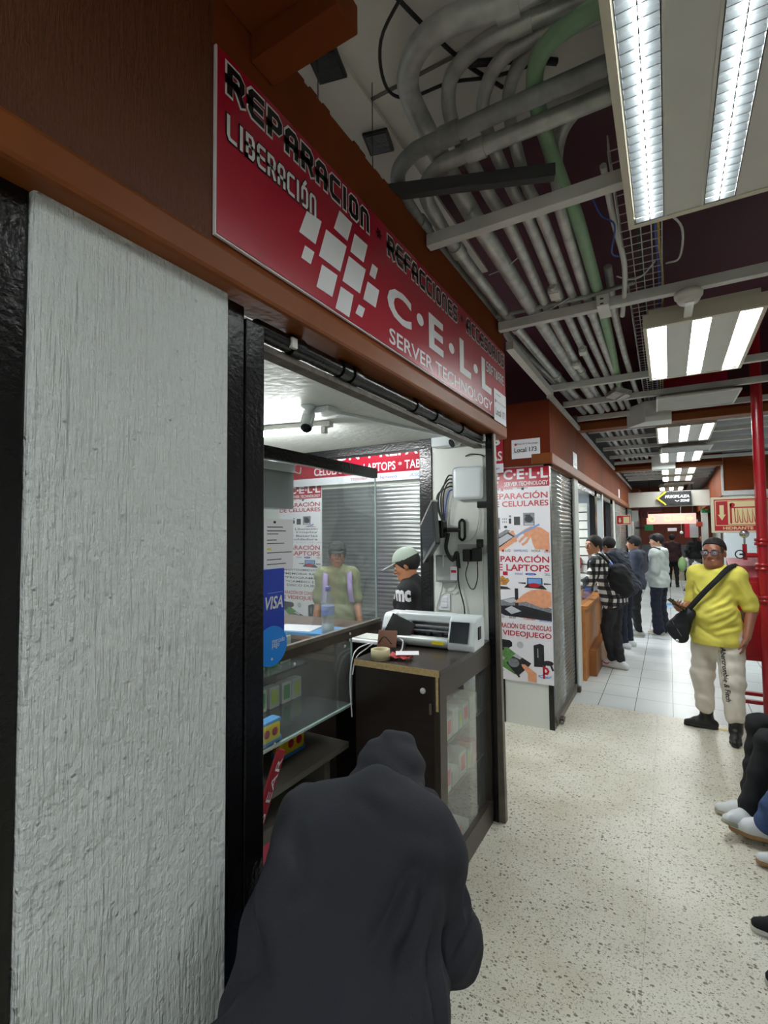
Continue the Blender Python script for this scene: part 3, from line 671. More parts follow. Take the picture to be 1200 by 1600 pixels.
# ------------------------------------------------------------------ the big red sign on the fascia
sg = empty('shop_sign', (-0.905, 0.785, 2.44), 'long red shop sign with white C·E·L·L lettering on the brown fascia', 'sign')
def part_of(root, mb, name, m, label=None):
    """a part given in world coordinates, hung on ROOT"""
    o = mb.build(name, m, root, label=label)
    o.matrix_parent_inverse = Matrix.Translation(root.location).inverted()
    return o
F = Face((-0.900, 0, 0), (0, 1, 0), (0, 0, 1))
part_of(sg, MB().box(-0.911, 0.785, 2.432, -0.900, 3.165, 2.893), 'board', M_SIGNR)
part_of(sg, MB().box(-0.9105, 0.781, 2.428, -0.9025, 3.169, 2.432).box(-0.9105, 0.781, 2.432, -0.9025, 0.785, 2.895), 'edge', M_PRINTW)
for wd, a0, z0, a1, z1 in (('REPARACION', 0.812, 2.795, 1.468, 2.872), ('REFACCIONES', 1.603, 2.785, 2.322, 2.866), ('ACCESORIOS', 2.455, 2.788, 3.135, 2.868)):
    ol = MB(); block_text(F, ol, wd, a0 - .006, z0 - .006, a1 + .006, z1 + .006, 0.0255, 0.001); q_ = part_of(sg, ol, 'word_outline', M_INKW, 'white outline of a black word')
    b = MB(); block_text(F, b, wd, a0, z0, a1, z1, 0.0175, 0.0018); part_of(sg, b, 'word', M_INK, 'black block letter word')
for u in (1.538, 2.385):
    b = MB()
    for an in range(3):
        c, s_ = math.cos(an * PI / 3) * .016, math.sin(an * PI / 3) * .016
        F.stroke(b, [(u - c, 2.832 - s_), (u + c, 2.832 + s_)], 0.009, 0.0016 + an * .0002)
    part_of(sg, b, 'asterisk', M_INK)
for wd, a0, z0, a1, z1 in (('LIBERACIÓN', 0.812, 2.68, 1.162, 2.744), ('SOFTWARE', 2.773, 2.668, 3.127, 2.730)):
    ol = MB(); block_text(F, ol, wd, a0 - .004, z0 - .004, a1 + .004, z1 + .004, 0.0155, 0.001); part_of(sg, ol, 'small_word_outline', M_INK)
    b = MB(); block_text(F, b, wd, a0, z0, a1, z1, 0.0098, 0.0018); part_of(sg, b, 'small_word', M_INKW)
b = MB()
F.text(b, 'C', 1.597, 2.552, 1.80, 2.683, bold=.035); F.text(b, 'E', 1.972, 2.548, 2.135, 2.708, bold=.035); F.text(b, 'L', 2.345, 2.543, 2.512, 2.722, bold=.035); F.text(b, 'L', 2.688, 2.545, 2.862, 2.730, bold=.035)
for u, v in ((1.884, 2.638), (2.238, 2.628), (2.588, 2.628)): F.disc(b, u, v, 0.034, 0.025, h=0.0015)
part_of(sg, b, 'logo_letters', M_INKW)
b = MB(); F.text(b, 'SERVER TECHNOLOGY', 1.61, 2.447, 2.875, 2.508, bold=.012); part_of(sg, b, 'tagline', M_INKW)
b = MB()
for q in ([(1.117, 2.676), (1.189, 2.684), (1.158, 2.596), (1.082, 2.594)], [(1.108, 2.567), (1.153, 2.569), (1.135, 2.523), (1.091, 2.522)],
          [(1.285, 2.775), (1.36, 2.773), (1.330, 2.696), (1.253, 2.698)], [(1.212, 2.672), (1.325, 2.675), (1.287, 2.571), (1.175, 2.569)],
          [(1.374, 2.745), (1.458, 2.747), (1.430, 2.671), (1.347, 2.669)], [(1.190, 2.549), (1.272, 2.552), (1.243, 2.469), (1.162, 2.467)],
          [(1.338, 2.649), (1.444, 2.652), (1.405, 2.549), (1.300, 2.547)], [(1.489, 2.696), (1.529, 2.696), (1.508, 2.645), (1.468, 2.645)],
          [(1.456, 2.615), (1.537, 2.617), (1.510, 2.541), (1.426, 2.539)], [(1.290, 2.524), (1.365, 2.526), (1.338, 2.440), (1.260, 2.440)],
          [(1.397, 2.508), (1.438, 2.509), (1.418, 2.469), (1.376, 2.469)]):
    F.poly(b, q, h=0.0014)
part_of(sg, b, 'checker_logo', M_INKW)
# small plate on the sign's end
pl = empty('number_plate', (-0.899, 3.04, 2.41), 'white plate reading Local 171 on the end of the red sign', 'sign', 'shop number plates')
part_of(pl, MB().box(-0.8985, 2.905, 2.408, -0.8965, 3.158, 2.604), 'plate', M_PRINTW)
G = Face((-0.8965, 0, 0), (0, 1, 0), (0, 0, 1)); b = MB()
G.text(b, 'Local 171', 2.93, 2.445, 3.13, 2.49, bold=.01); G.rect(b, 2.95, 2.575, 3.04, 2.578); part_of(pl, b, 'lettering', M_INK)
b = MB(); G.disc(b, 2.935, 2.53, 0.012); part_of(pl, b, 'emblem', M_PRINTR)
b = MB(); G.text(b, 'Plaza de la Tecnología', 2.952, 2.522, 3.14, 2.537); part_of(pl, b, 'small_lettering', M_INK)

pl = empty('number_plate', (-1.1, 4.478, 2.39), 'white plate reading Local 173 on the brown side of the far shop', 'sign', 'shop number plates')
part_of(pl, MB().box(-1.225, 4.474, 2.392, -0.972, 4.4795, 2.565), 'plate', M_PRINTW)
G = Face((0, 4.474, 0), (1, 0, 0), (0, 0, 1)); b = MB()
G.text(b, 'Local 173', -1.20, 2.448, -1.0, 2.49, bold=.015); part_of(pl, b, 'lettering', M_INK)
b = MB(); G.text(b, 'Plaza de la Tecnología', -1.172, 2.512, -0.99, 2.53); part_of(pl, b, 'small_lettering', M_INK)
b = MB(); G.disc(b, -1.188, 2.521, 0.011); part_of(pl, b, 'emblem', M_PRINTR)
for i, (y, z0, z1, l) in enumerate(((5.78, 2.41, 2.60, 'white plate on the corridor fascia above the wrapped shutter'), (11.4, 2.35, 2.61, 'white plate far along the corridor fascia'))):
    o = empty('number_plate', (-0.883, y, z0), l, 'sign', 'shop number plates')
    part_of(o, MB().box(-0.8845, y - .1, z0, -0.881, y + .16, z1), 'plate', M_PRINTW)
    G = Face((-0.881, 0, 0), (0, 1, 0), (0, 0, 1)); b = MB(); G.text(b, 'Local', y - .05, z0 + .05, y + .1, z0 + .09); part_of(o, b, 'lettering', M_INK)

# ------------------------------------------------------------------ repair posters
SKIN_P = mat('printed_skin', '#dd9a76', 0.4, var=0.1, vscale=30); GREY_P = mat('printed_grey', '#7f8188', 0.4, var=0.3, vscale=60); DARK_P = mat('printed_dark', '#26262b', 0.4, var=0.3, vscale=40)
PCB_P = mat('printed_green', '#5c8a4c', 0.4, var=0.4, vscale=90); GOLD_P = mat('printed_gold', '#b9823f', 0.4, var=0.6, vscale=60); LBLUE_P = mat('printed_light_blue', '#6f9fd8', 0.4); SILV_P = mat('printed_silver', '#b9bcc4', 0.4, var=0.1, vscale=50)
def poster(x0, x1, z0, z1, y, label, full_text):
    W = x1 - x0; H = z1 - z0
    o = empty('repair_poster', (x0, y, z0), label, 'poster', 'repair service posters')
    o.location = (0, 0, 0)
    f = Face((x0, y, z0), (1, 0, 0), (0, 0, 1))
    def B(): return MB()
    p = lambda u, v: (u * W, v * H)
    f.rect(sheet := B(), 0, 0, W, H, h=0.0, d=0.003); sheet.build('sheet', M_PRINTW, o)
    b = B(); f.rect(b, 0, H * .907, W, H, h=0.0006, d=.0004); b.build('red_banner', M_SIGNR, o)
    b = B()
    for c, u0, u1 in (('C', .27, .42), ('E', .49, .61), ('L', .69, .80), ('L', .87, .98)): f.text(b, c, *p(u0, .945), *p(u1, .993), bold=.03)
    for u in (.455, .65, .835): f.disc(b, u * W, .968 * H, .012)
    f.text(b, 'SERVER TECHNOLOGY', *p(.28, .914), *p(.98, .934), bold=.02)
    for (u, v) in ((.06, .972), (.11, .975), (.16, .972), (.06, .952), (.12, .953), (.18, .955), (.10, .934), (.16, .934)):
        f.poly(b, [(u * W - .012, v * H - .012), (u * W + .010, v * H - .012), (u * W + .016, v * H + .012), (u * W - .006, v * H + .012)], h=.0014)
    b.build('banner_lettering', M_INKW, o)
    for ts in ((('REPARACIÓN', .02, .852, .97, .888), ('DE CELULARES', .02, .816, .98, .843)), (('REPARACIÓN', .02, .553, .97, .589), ('DE LAPTOPS', .03, .512, .97, .543)), (('REPARACIÓN DE CONSOLAS', .02, .242, .98, .271), ('DE VIDEOJUEGO', .02, .20, .98, .232))):
        r = B()
        for t, u0, v0, u1, v1 in ts: f.text(r, t, *p(u0, v0), *p(u1, v1), bold=.018)
        r.build('red_heading', M_PRINTR, o)
    d = B(); bl = B(); rd = B()
    for t, u0, u1, v, tgt in (('motorola', .05, .2, .897, d), ('HUAWEI', .28, .42, .897, rd), ('BlackBerry', .5, .66, .897, d), ('LG', .28, .36, .602, d), ('SAMSUNG', .42, .64, .602, bl), ('NOKIA', .7, .84, .602, d), ('HUAWEI', .9, .99, .599, rd),
                              ('hp', .04, .12, .497, bl), ('acer', .32, .44, .288, d), ('TOSHIBA', .54, .74, .286, rd), ('lenovo', .8, .98, .284, bl), ('VAIO', .1, .24, .288, d), ('intel', .43, .55, .495, bl), ('DELL', .9, .98, .494, d)):
        f.text(tgt, t, *p(u0, v), *p(u1, v + .011))
    f.disc(rd, .24 * W, .607 * H, .012); f.disc(rd, .94 * W, .612 * H, .013); f.rect(rd, *p(.22, .892), *p(.265, .906)); f.rect(rd, *p(.23, .49), *p(.31, .508))
    f.disc(bl, .68 * W, .499 * H, .05, .011)
    f.rect(d, *p(.56, .893), *p(.6, .905))
    d.build('black_brand_marks', M_INK, o); bl.build('blue_brand_marks', M_BLUE, o); rd.build('red_brand_marks', M_PRINTR, o)
    b = B(); f.text(b, 'SAMSUNG', *p(.63, .4965), *p(.73, .5015), h=.0019); b.build('white_brand_mark', M_INKW, o)
    # phone parts
    def flush():
        for q, nm, mm in ((g, 'printed_grey_shapes', GREY_P), (k_, 'printed_dark_shapes', DARK_P), (s, 'printed_silver_shapes', SILV_P), (h, 'printed_hand', SKIN_P)):
            if q.v: q.build(nm, mm, o)
        return B(), B(), B(), B()
    g = B(); k_ = B(); s = B(); h = B()
    f.rect(g, *p(.04, .708), *p(.2, .765)); f.rect(k_, *p(.06, .722), *p(.18, .757), h=.0015)
    f.rect(k_, *p(.43, .728), *p(.53, .768)); f.rect(k_, *p(.345, .735), *p(.385, .76)); f.rect(g, *p(.35, .765), *p(.385, .775)); f.disc(k_, .29 * W, .72 * H, .016, .012)
    for i in range(6): f.rect(g, *p(.24 + .03 * (i % 3), .74 + .014 * (i // 3)), *p(.255 + .03 * (i % 3), .748 + .014 * (i // 3)))
    f.rect(g, *p(.58, .725), *p(.76, .785)); f.disc(k_, .67 * W, .755 * H, .038, .03, h=.0016); f.rect(s, *p(.60, .728), *p(.74, .737), h=.0016); f.rect(k_, *p(.61, .768), *p(.70, .776), h=.0016)
    # open phone held in a hand
    g, k_, s, h = flush()
    f.poly(h, [p(0, .61), p(.22, .605), p(.4, .64), p(.46, .655), p(.44, .69), p(.3, .70), p(.0, .67)], h=.0008)
    for (a, c, r_) in ((.44, .655, .016), (.42, .678, .016), (.40, .695, .014), (.1, .685, .02), (.06, .672, .02)): f.disc(h, a * W, c * H, r_ * 1.3, r_, h=.0009)
    f.poly(k_, [p(.02, .648), p(.3, .702), p(.44, .675), p(.14, .613)], h=.0012); f.poly(s, [p(.06, .643), p(.32, .688), p(.41, .672), p(.15, .624)], h=.0016)
    f.poly(g, [p(.14, .682), p(.30, .708), p(.37, .702), p(.20, .672)], h=.0014)
    # hand with the pen-like tool
    g, k_, s, h = flush()
    f.poly(h, [p(.98, .612), p(.98, .690), p(.86, .715), p(.70, .722), p(.58, .705), p(.56, .69), p(.62, .672), p(.70, .668), p(.72, .64), p(.76, .615)], h=.0012)
    for (pts) in ([p(.60, .70), p(.5, .682), p(.46, .668)], [p(.66, .69), p(.56, .665), p(.52, .652)], [p(.68, .675), p(.62, .648), p(.57, .638)]):
        f.stroke(h, pts, .022, .0016)
    t_ = B(); f.stroke(t_, [p(.45, .675), p(.62, .700), p(.82, .728)], .016, .0022); t_.build('printed_tool', LBLUE_P, o)
    # laptops and the open laptop being repaired
    g, k_, s, h = flush()
    au = B()
    f.poly(k_, [p(.02, .420), p(.36, .425), p(.30, .435), p(.02, .442)], h=.0012); f.poly(au, [p(.02, .445), p(.28, .444), p(.34, .466), p(.24, .482), p(.1, .484), p(.02, .475)], h=.001)
    for i in range(7): f.disc(au, (.06 + i * .04) * W, (.47 + .012 * math.sin(i * 2.1)) * H, .014, h=.0013 + i * .0001)
    f.poly(k_, [p(.57, .436), p(.93, .430), p(.86, .450), p(.62, .452)], h=.0012); f.rect(k_, *p(.62, .452), *p(.86, .482), h=.0012); f.rect(LB := B(), *p(.635, .455), *p(.845, .479), h=.0017); LB.build('printed_screen', LBLUE_P, o)
    f.disc(rr := B(), .73 * W, .448 * H, .05, .02, h=.002); rr.build('printed_keyboard_glow', M_PRINTR, o); f.poly(k_, [p(.48, .455), p(.6, .452), p(.6, .46), p(.48, .458)]); f.poly(k_, [p(.88, .452), p(.99, .453), p(.99, .457), p(.88, .46)])
    f.poly(k_, [p(.02, .33), p(.25, .300), p(.99, .288), p(.99, .345), p(.6, .37), p(.4, .385), p(.02, .36)], h=.0011); f.poly(g, [p(.1, .365), p(.4, .388), p(.99, .342), p(.99, .325), p(.55, .352), p(.2, .345)], h=.0014)
    f.poly(s, [p(.25, .33), p(.36, .347), p(.52, .325), p(.36, .308)], h=.0018); f.poly(s, [p(.22, .372), p(.4, .384), p(.46, .37), p(.34, .36)], h=.0018)
    f.poly(h, [p(.99, .352), p(.99, .418), p(.86, .432), p(.68, .425), p(.56, .405), p(.44, .372), p(.42, .362), p(.6, .37), p(.72, .358), p(.86, .345)], h=.002); f.poly(h, [p(.02, .335), p(.12, .352), p(.14, .37), p(.02, .388)], h=.002)
    f.rect(k_, *p(.42, .345), *p(.475, .43), h=.0016)
    # consoles, board and hand, pad
    g, k_, s, h = flush()
    f.poly(k_, [p(.02, .150), p(.30, .148), p(.36, .158), p(.36, .176), p(.32, .185), p(.02, .190)]); f.disc(k_, .14 * W, .143 * H, .05, .02, h=.0012); f.stroke(k_, [p(.06, .142), p(.04, .125)], .02); f.stroke(k_, [p(.2, .142), p(.23, .124)], .02)
    f.poly(k_, [p(.70, .075), p(.86, .078), p(.86, .176), p(.80, .183), p(.70, .172)], h=.0013); f.stroke(s, [p(.765, .12), p(.765, .158)], .007, .0019); f.disc(k_, .92 * W, .098 * H, .045, .022, h=.0015); f.stroke(k_, [p(.87, .09), p(.85, .068)], .018); f.stroke(k_, [p(.96, .09), p(.985, .07)], .018)
    f.disc(s, .49 * W, .168 * H, .03, h=.0012)
    pc = B(); f.poly(pc, [p(.02, .085), p(.12, .14), p(.28, .152), p(.52, .105), p(.62, .08), p(.40, .028)], h=.0011); pc.build('printed_circuit_board', PCB_P, o)
    f.poly(s, [p(.02, .085), p(.02, .115), p(.12, .132), p(.24, .098), p(.12, .07)], h=.0016); f.poly(k_, [p(.26, .078), p(.42, .125), p(.66, .088), p(.60, .066), p(.44, .022)], h=.0015); f.poly(s, [p(.36, .113), p(.42, .126), p(.52, .110), p(.48, .10)], h=.002); f.disc(g, .38 * W, .082 * H, .05, .04, h=.0021)
    f.poly(h, [p(.74, .004), p(.60, .006), p(.60, .04), p(.52, .066), p(.50, .08), p(.56, .08), p(.66, .06), p(.74, .045)], h=.0025)
    f.disc(k_, .46 * W, .022 * H, .010)
    pb = B(); f.poly(pb, [p(.03, .028), p(.06, .024), p(.1, .03), p(.1, .052), p(.06, .058), p(.03, .05)]); f.text(pb, 'Nintendo', *p(.11, .038), *p(.22, .047)); pb.build('printed_blue_mark', M_BLUE, o)
    ps = B(); f.stroke(ps, [p(.85, .03), p(.85, .078), p(.90, .072), p(.92, .062), p(.90, .05), p(.86, .05)], .018, .0016); ps.build('printed_red_mark', M_PRINTR, o)
    ps = B(); f.stroke(ps, [p(.77, .036), p(.84, .042), p(.88, .034), p(.97, .040), p(.92, .030), p(.80, .030), p(.77, .036)], .008, .0013); ps.build('printed_blue_swirl', LBLUE_P, o)
    g, k_, s, h = flush()
    if full_text:
        for i, t in enumerate(('* Liberación', '* Display', '* Baterías', 'Soldadura')): f.text(k_, t, *p(.3, .69 - i * .024), *p(.92, .705 - i * .024), h=.003, bold=.01)
        for i, t in enumerate(('*MANTENIMIENTO', '*MEMORIA RAM', '*PROGRAMAS', '*CAMBIO DE', 'DISCO DURO')): f.text(k_, t, *p(.08 + .03 * i, .405 - i * .027), *p(.95, .42 - i * .027), h=.003, bold=.012)
        cov = B(); f.rect(cov, *p(.0, .605), *p(1, .71), h=.0027); f.rect(cov, *p(.0, .285), *p(1, .43), h=.0027); cov.build('text_panels', M_PRINTW, o)
    if k_.v: k_.build('service_list', M_INK, o)
    au.build('printed_gold_shapes', GOLD_P, o)
    return o
poster(-1.465, -0.903, 0.385, 2.312, 4.497, 'tall white repair poster with red headings on the corner beyond the aisle', False)
poster(-4.05, -3.42, 0.62, 2.29, 4.497, 'tall repair poster with black service list, seen through the shop glass', True)

# red header sign above the aisle shutter
o = empty('aisle_sign', (0, 0, 0), 'red sign with a white brand strip above the aisle shutter', 'sign')
f = Face((0, 4.474, 0), (1, 0, 0), (0, 0, 1))
MB().box(-4.3, 4.474, 2.36, -1.305, 4.479, 2.74).build('board', M_SIGNR, o); MB().box(-4.3, 4.473, 2.275, -1.305, 4.479, 2.36).build('brand_strip', M_PRINTW, o)
b = MB(); [f.text(b, t, u0, 2.385, u1, 2.475, bold=.015) for t, u0, u1 in (('CELULARES', -3.5, -2.98), ('LAPTOPS', -2.83, -2.44), ('TABLETS', -2.33, -1.95), ('CONSOLAS', -1.80, -1.315))]; [f.text(b, '*', u, 2.425, u + .04, 2.465) for u in (-2.93, -2.405, -1.90)]; f.text(b, 'REPARACIÓN Y REFACCIONES', -4.1, 2.53, -1.33, 2.66, bold=.02); b.build('lettering', M_INKW, o)
f2 = Face((0, 4.473, 0), (1, 0, 0), (0, 0, 1)); b = MB(); f2.text(b, 'lenovo', -2.62, 2.30, -2.42, 2.333); f2.text(b, 'hp', -1.40, 2.302, -1.34, 2.33); b.build('dark_brand_marks', M_BLUE, o)
b = MB(); f2.text(b, 'ASUS', -2.28, 2.30, -2.10, 2.335, shear=.2); b.build('blue_brand_mark', LBLUE_P, o); b = MB(); f2.text(b, 'TOSHIBA', -3.0, 2.303, -2.78, 2.33); b.build('red_brand_mark', M_PRINTR, o)

# ------------------------------------------------------------------ shutters
def shutter(name, x0, y0, x1, y1, z0, z1, m, label, pitch=0.042, outw=(0, -1)):
    o = empty(name, (0, 0, 0), label, 'shutter', 'closed roller shutters')
    n = int((z1 - z0) / pitch); vs = []; fs = []
    nx, ny = outw
    for i in range(n):
        za = z0 + i * pitch
        for dz, d in ((0, 0), (.012, .006), (.026, .007), (.038, .002)):
            vs += [(x0 + nx * d, y0 + ny * d, za + dz), (x1 + nx * d, y1 + ny * d, za + dz)]
    for i in range(len(vs) // 2 - 1): fs.append((2 * i, 2 * i + 1, 2 * i + 3, 2 * i + 2))
    b = MB(); b.add(vs, fs, True)
    c = b.build('slats', m, o); c.modifiers.new('solid', 'SOLIDIFY').thickness = 0.004
    b = MB(); b.box(min(x0, x1) - abs(nx) * .0 - .004, min(y0, y1) - .004, 0.004, max(x0, x1) + .03 * abs(nx) + .004 , max(y0, y1) + .004, z0 + .01); b.build('bottom_bar', M_TAUPE, o)
    return o
shutter('roller_shutter', -3.40, 4.492, -1.52, 4.492, 0.05, 2.275, M_SHUT, 'grey roller shutter across the aisle behind the shop counter')
shutter('roller_shutter', -0.935, 4.60, -0.935, 5.77, 0.05, 2.33, M_SHUTW, 'plastic wrapped roller shutter on the corridor next to the poster corner', outw=(1, 0))
shutter('roller_shutter', -0.94, 10.62, -0.94, 14.0, 0.05, 2.33, M_SHUTW, 'wrapped roller shutter far along the corridor, with a hydrant sign', outw=(1, 0))
shutter('roller_shutter', -0.92, 16.3, -0.92, 21.5, 0.05, 2.33, M_SHUT, 'farthest roller shutter on the left of the corridor', outw=(1, 0))
shutter('roller_shutter', 1.36, 14.0, 1.36, 18.0, 0.05, 2.33, M_SHUT, 'roller shutter on the right far beyond the man in yellow', outw=(-1, 0))
# bits at the shutter's foot
o = empty('shutter_lock', (-0.90, 4.72, 0), 'dark latch lump at the foot of the wrapped shutter', 'lock', 'shutter latches'); MB().rbox(-.02, -.04, 0.0, .035, .05, .05, .01).build('latch', M_FRAME, o); MB().cyl((.02, -.06, .02), (.02, .1, .02), .012).build('rod', M_GALVD, o)
o = empty('shutter_lock', (-0.895, 5.70, 0), 'dark latch at the far foot of the wrapped shutter', 'lock', 'shutter latches'); MB().rbox(-.02, -.03, 0.0, .03, .04, .06, .01).build('latch', M_FRAME, o)

# own shop's rolled-up shutter below the fascia
o = empty('shutter_roller', (-0.99, 1.0, 2.30), 'black rolled shutter axle under the brown fascia', 'shutter')
MB().tube([(0, 0.0, 0), (0, 1.94, 0)], 0.028, 14).build('axle', M_BLACK, o)
for y in (.14, .40, .47, .98, 1.2, 1.55): MB().tube([(0, y, 0), (0, y + .05, 0)], 0.034, 14).build('collar', M_BLACK, o)
MB().box(-.05, 0.02, -.052, .0, 1.94, -.034).build('bottom_slat', mat('rusty_slat', '#5a5047', 0.6, var=0.4, vscale=30, bump=.3, bscale=80), o)
for y in (.13, 1.9): MB().rbox(.018, y - .01, -.02, .034, y + .015, .012, .003).build('bolt', M_LAMPW, o)

# ------------------------------------------------------------------ inside the shop: counter, glass case, plotter ...
def wpart(root, mb, name, m, label=None): return part_of(root, mb, name, m, label)
cb = empty('display_cabinet', (-1.2, 2.17, 0), 'dark wooden display cabinet with a glass front facing the corridor', 'cabinet')
wpart(cb, MB().box(-1.437, 2.165, 1.045, -0.955, 2.93, 1.071), 'worktop', M_WOODT)
wpart(cb, MB().box(-1.436, 2.165, 1.040, -0.957, 2.1635, 1.0715).box(-0.975, 2.1645, 0.88, -0.962, 2.1635, 1.04), 'chipped_edge', M_BARE, 'bare chipped worktop edge')
wpart(cb, MB().box(-1.432, 2.172, 0.0, -0.985, 2.19, 1.044), 'end_panel', M_WOOD)
wpart(cb, MB().box(-1.42, 2.905, 0.0, -0.985, 2.925, 1.044).box(-1.432, 2.19, 0.0, -1.415, 2.905, 1.044).box(-1.415, 2.19, 0.06, -0.985, 2.905, 0.09), 'carcass', M_WOOD)
fr = MB().box(-0.985, 2.165, 0.0, -0.955, 2.245, 1.045).box(-0.985, 2.245, 0.93, -0.955, 2.93, 1.045).box(-0.985, 2.245, 0.0, -0.955, 2.93, 0.13).box(-0.985, 2.905, 0.13, -0.957, 2.93, 0.93)
wpart(cb, fr, 'front_frame', M_FRAME)
wpart(cb, MB().box(-0.975, 2.245, 0.13, -0.971, 2.70, 0.93), 'sliding_glass', M_GLASS); wpart(cb, MB().box(-0.982, 2.62, 0.13, -0.978, 2.905, 0.93), 'sliding_glass', M_GLASS)
SHELF = mat('shelf_dark', '#3d3a37', 0.5)
for z in (0.66, 0.40): wpart(cb, MB().box(-1.41, 2.19, z - .008, -1.0, 2.905, z), 'shelf', SHELF)
b = MB().lathe([(0, .012), (.011, .012), (.014, .006), (.014, 0), (0, 0)], (-1.045, 2.172, 0.965), 16, Matrix.Rotation(PI / 2, 3, 'X')); wpart(cb, b, 'lock', M_LAMPW)
wpart(cb, MB().rbox(-1.010, 2.160, 0.86, -1.000, 2.172, 0.91, .002), 'hinge_plate', M_TAUPE)
# goods in the cabinet
PINK = mat('pink_label', '#f2607a', 0.5); LIME = mat('lime_label', '#b9d23e', 0.5); GRN = mat('green_label', '#4fae5a', 0.5); PBOX = mat('pale_carton', '#c9cdc6', 0.5, var=.06, vscale=10); GBOX = mat('greenish_carton', '#aebfae', 0.5)
def goods(y, z, w_, h_, m, labm, label, x=-1.06, d=0.05, grp='small boxes in the display cabinet'):
    o = empty('boxed_part', (x, y, z), label, 'box', grp)
    MB().rbox(-d, 0, 0, d, w_, h_, .003).build('carton', m, o)
    if labm: MB().box(d, w_ * .2, h_ * .25, d + .001, w_ * .8, h_ * .85).build('price_label', labm, o)
goods(2.26, .66, .10, .12, PBOX, None, 'pale carton nearest on the cabinet top shelf')
goods(2.37, .66, .07, .11, PBOX, PINK, 'carton with a pink label on the cabinet top shelf')
goods(2.45, .66, .08, .13, PBOX, None, 'blank upright carton mid of the cabinet top shelf')
goods(2.54, .66, .05, .10, GBOX, LIME, 'small carton with a lime label on the cabinet top shelf')
goods(2.60, .66, .09, .11, PBOX, PINK, 'wider pink labelled carton on the cabinet top shelf')
goods(2.71, .66, .12, .12, GBOX, None, 'greenish carton farthest on the cabinet top shelf')
goods(2.26, .40, .08, .13, PBOX, GRN, 'carton with a green label on the cabinet middle shelf')
goods(2.35, .40, .07, .13, PBOX, PINK, 'carton with a pink label beside the green labelled one')
goods(2.44, .40, .09, .08, PBOX, None, 'low blank carton on the cabinet middle shelf')
goods(2.54, .40, .10, .13, PBOX, PINK, 'large pink labelled carton on the cabinet middle shelf')
goods(2.66, .40, .06, .10, GBOX, LIME, 'lime labelled carton near the cabinet post')
goods(2.74, .40, .07, .12, mat('red_carton', '#c0283a', .5), None, 'red carton by the cabinet post')
goods(2.44, .09, .10, .10, PBOX, PINK, 'pink labelled carton on the cabinet floor', x=-1.05)
goods(2.30, .09, .12, .12, GBOX, PINK, 'wide pink labelled carton on the cabinet floor', x=-1.05)
goods(2.56, .09, .08, .06, PBOX, None, 'low blank carton on the cabinet floor', x=-1.05)

# tall glass case beside the entrance
gc = empty('glass_case', (-1.5, 1.2, 0), 'tall black framed glass display case beyond the black post', 'display case')
X = -1.5
wpart(gc, MB().box(X - .002, 0.95, 1.225, X + .002, 2.50, 2.06), 'upper_glass', M_GLASSD)
wpart(gc, MB().box(X - .004, 2.496, 1.222, X + .004, 2.502, 2.05), 'glass_edge', mat('glass_edge', '#9fb3ae', 0.2)); wpart(gc, MB().box(X - .004, 2.231, .815, X + .004, 2.237, 1.165), 'glass_edge', mat('glass_edge', '#9fb3ae', 0.2))
wpart(gc, MB().box(X - .02, 0.95, 2.05, X + .015, 2.50, 2.105), 'top_rail', M_BLACK)
wpart(gc, MB().box(X - .02, 0.95, 1.165, X + .015, 2.54, 1.205), 'counter_rail', M_FRAME); wpart(gc, MB().box(X - .016, 0.95, 1.205, X + .010, 2.54, 1.222), 'rail_trim', M_TAUPE)
wpart(gc, MB().box(X - .002, 0.95, 0.815, X + .002, 2.235, 1.165), 'lower_glass', M_GLASSD)
wpart(gc, MB().box(X - .006, 0.95, 0.805, X + .008, 2.235, 0.815), 'glass_edge', mat('glass_edge', '#9fb3ae', 0.2))
wpart(gc, MB().box(-2.05, 0.95, 0.80, X - .01, 2.235, 0.812), 'glass_floor', mat('smoked_shelf', '#2e3234', 0.15))
wpart(gc, MB().box(-2.07, 0.95, 0.45, -2.05, 2.25, 1.165).box(-2.07, 0.95, 1.15, X - .02, 0.97, 1.17), 'back_panel', M_BLACKM)
wpart(gc, MB().box(-2.05, 0.95, 0.985, -1.80, 2.235, 0.995), 'inner_shelf', mat('smoked_shelf', '#2e3234', 0.15))
wpart(gc, MB().box(-2.06, 0.95, 0.57, X - .03, 2.25, 0.60).box(-2.06, 0.95, 0.0, -1.6, 2.22, 0.05).box(-2.06, 2.15, 0, -1.62, 2.2, .57), 'plinth_shelf', mat('grey_shelf', '#6b675f', 0.6))
wpart(gc, MB().box(X - .012, 0.95, 0.0, X + .004, 0.962, 2.06).box(X - .012, 1.30, 0.45, X + .004, 1.308, .80), 'corner_post', M_BLACK)
for y, z in ((1.60, 1.19), (1.75, 1.135), (2.2, 1.19), (2.15, 1.135)): wpart(gc, MB().lathe([(0, .006), (.006, .004), (.008, 0), (0, 0)], (X + .015, y, z), 12, Matrix.Rotation(PI / 2, 3, 'Y')), 'screw_cap', M_LAMPW)
# wood counter on the aisle side
ct = empty('counter', (-2.0, 2.5, 0), 'dark wood counter top behind the glass case on the aisle side', 'counter')
wpart(ct, MB().box(-2.9, 2.36, 1.085, -1.70, 2.93, 1.11), 'worktop', mat('reddish_counter_top', '#5a463e', .3, var=.2, vscale=6)); wpart(ct, MB().box(-2.9, 2.352, 1.085, -1.70, 2.36, 1.111), 'edge_strip', mat('orange_edge', '#9a6a50', .5)); wpart(ct, MB().box(-2.9, 2.37, 0, -1.70, 2.40, 1.085), 'front_board', M_WOOD)
wpart(ct, MB().box(-1.76, 2.40, 0, -1.70, 2.9, 1.085), 'end_board', M_WOOD)
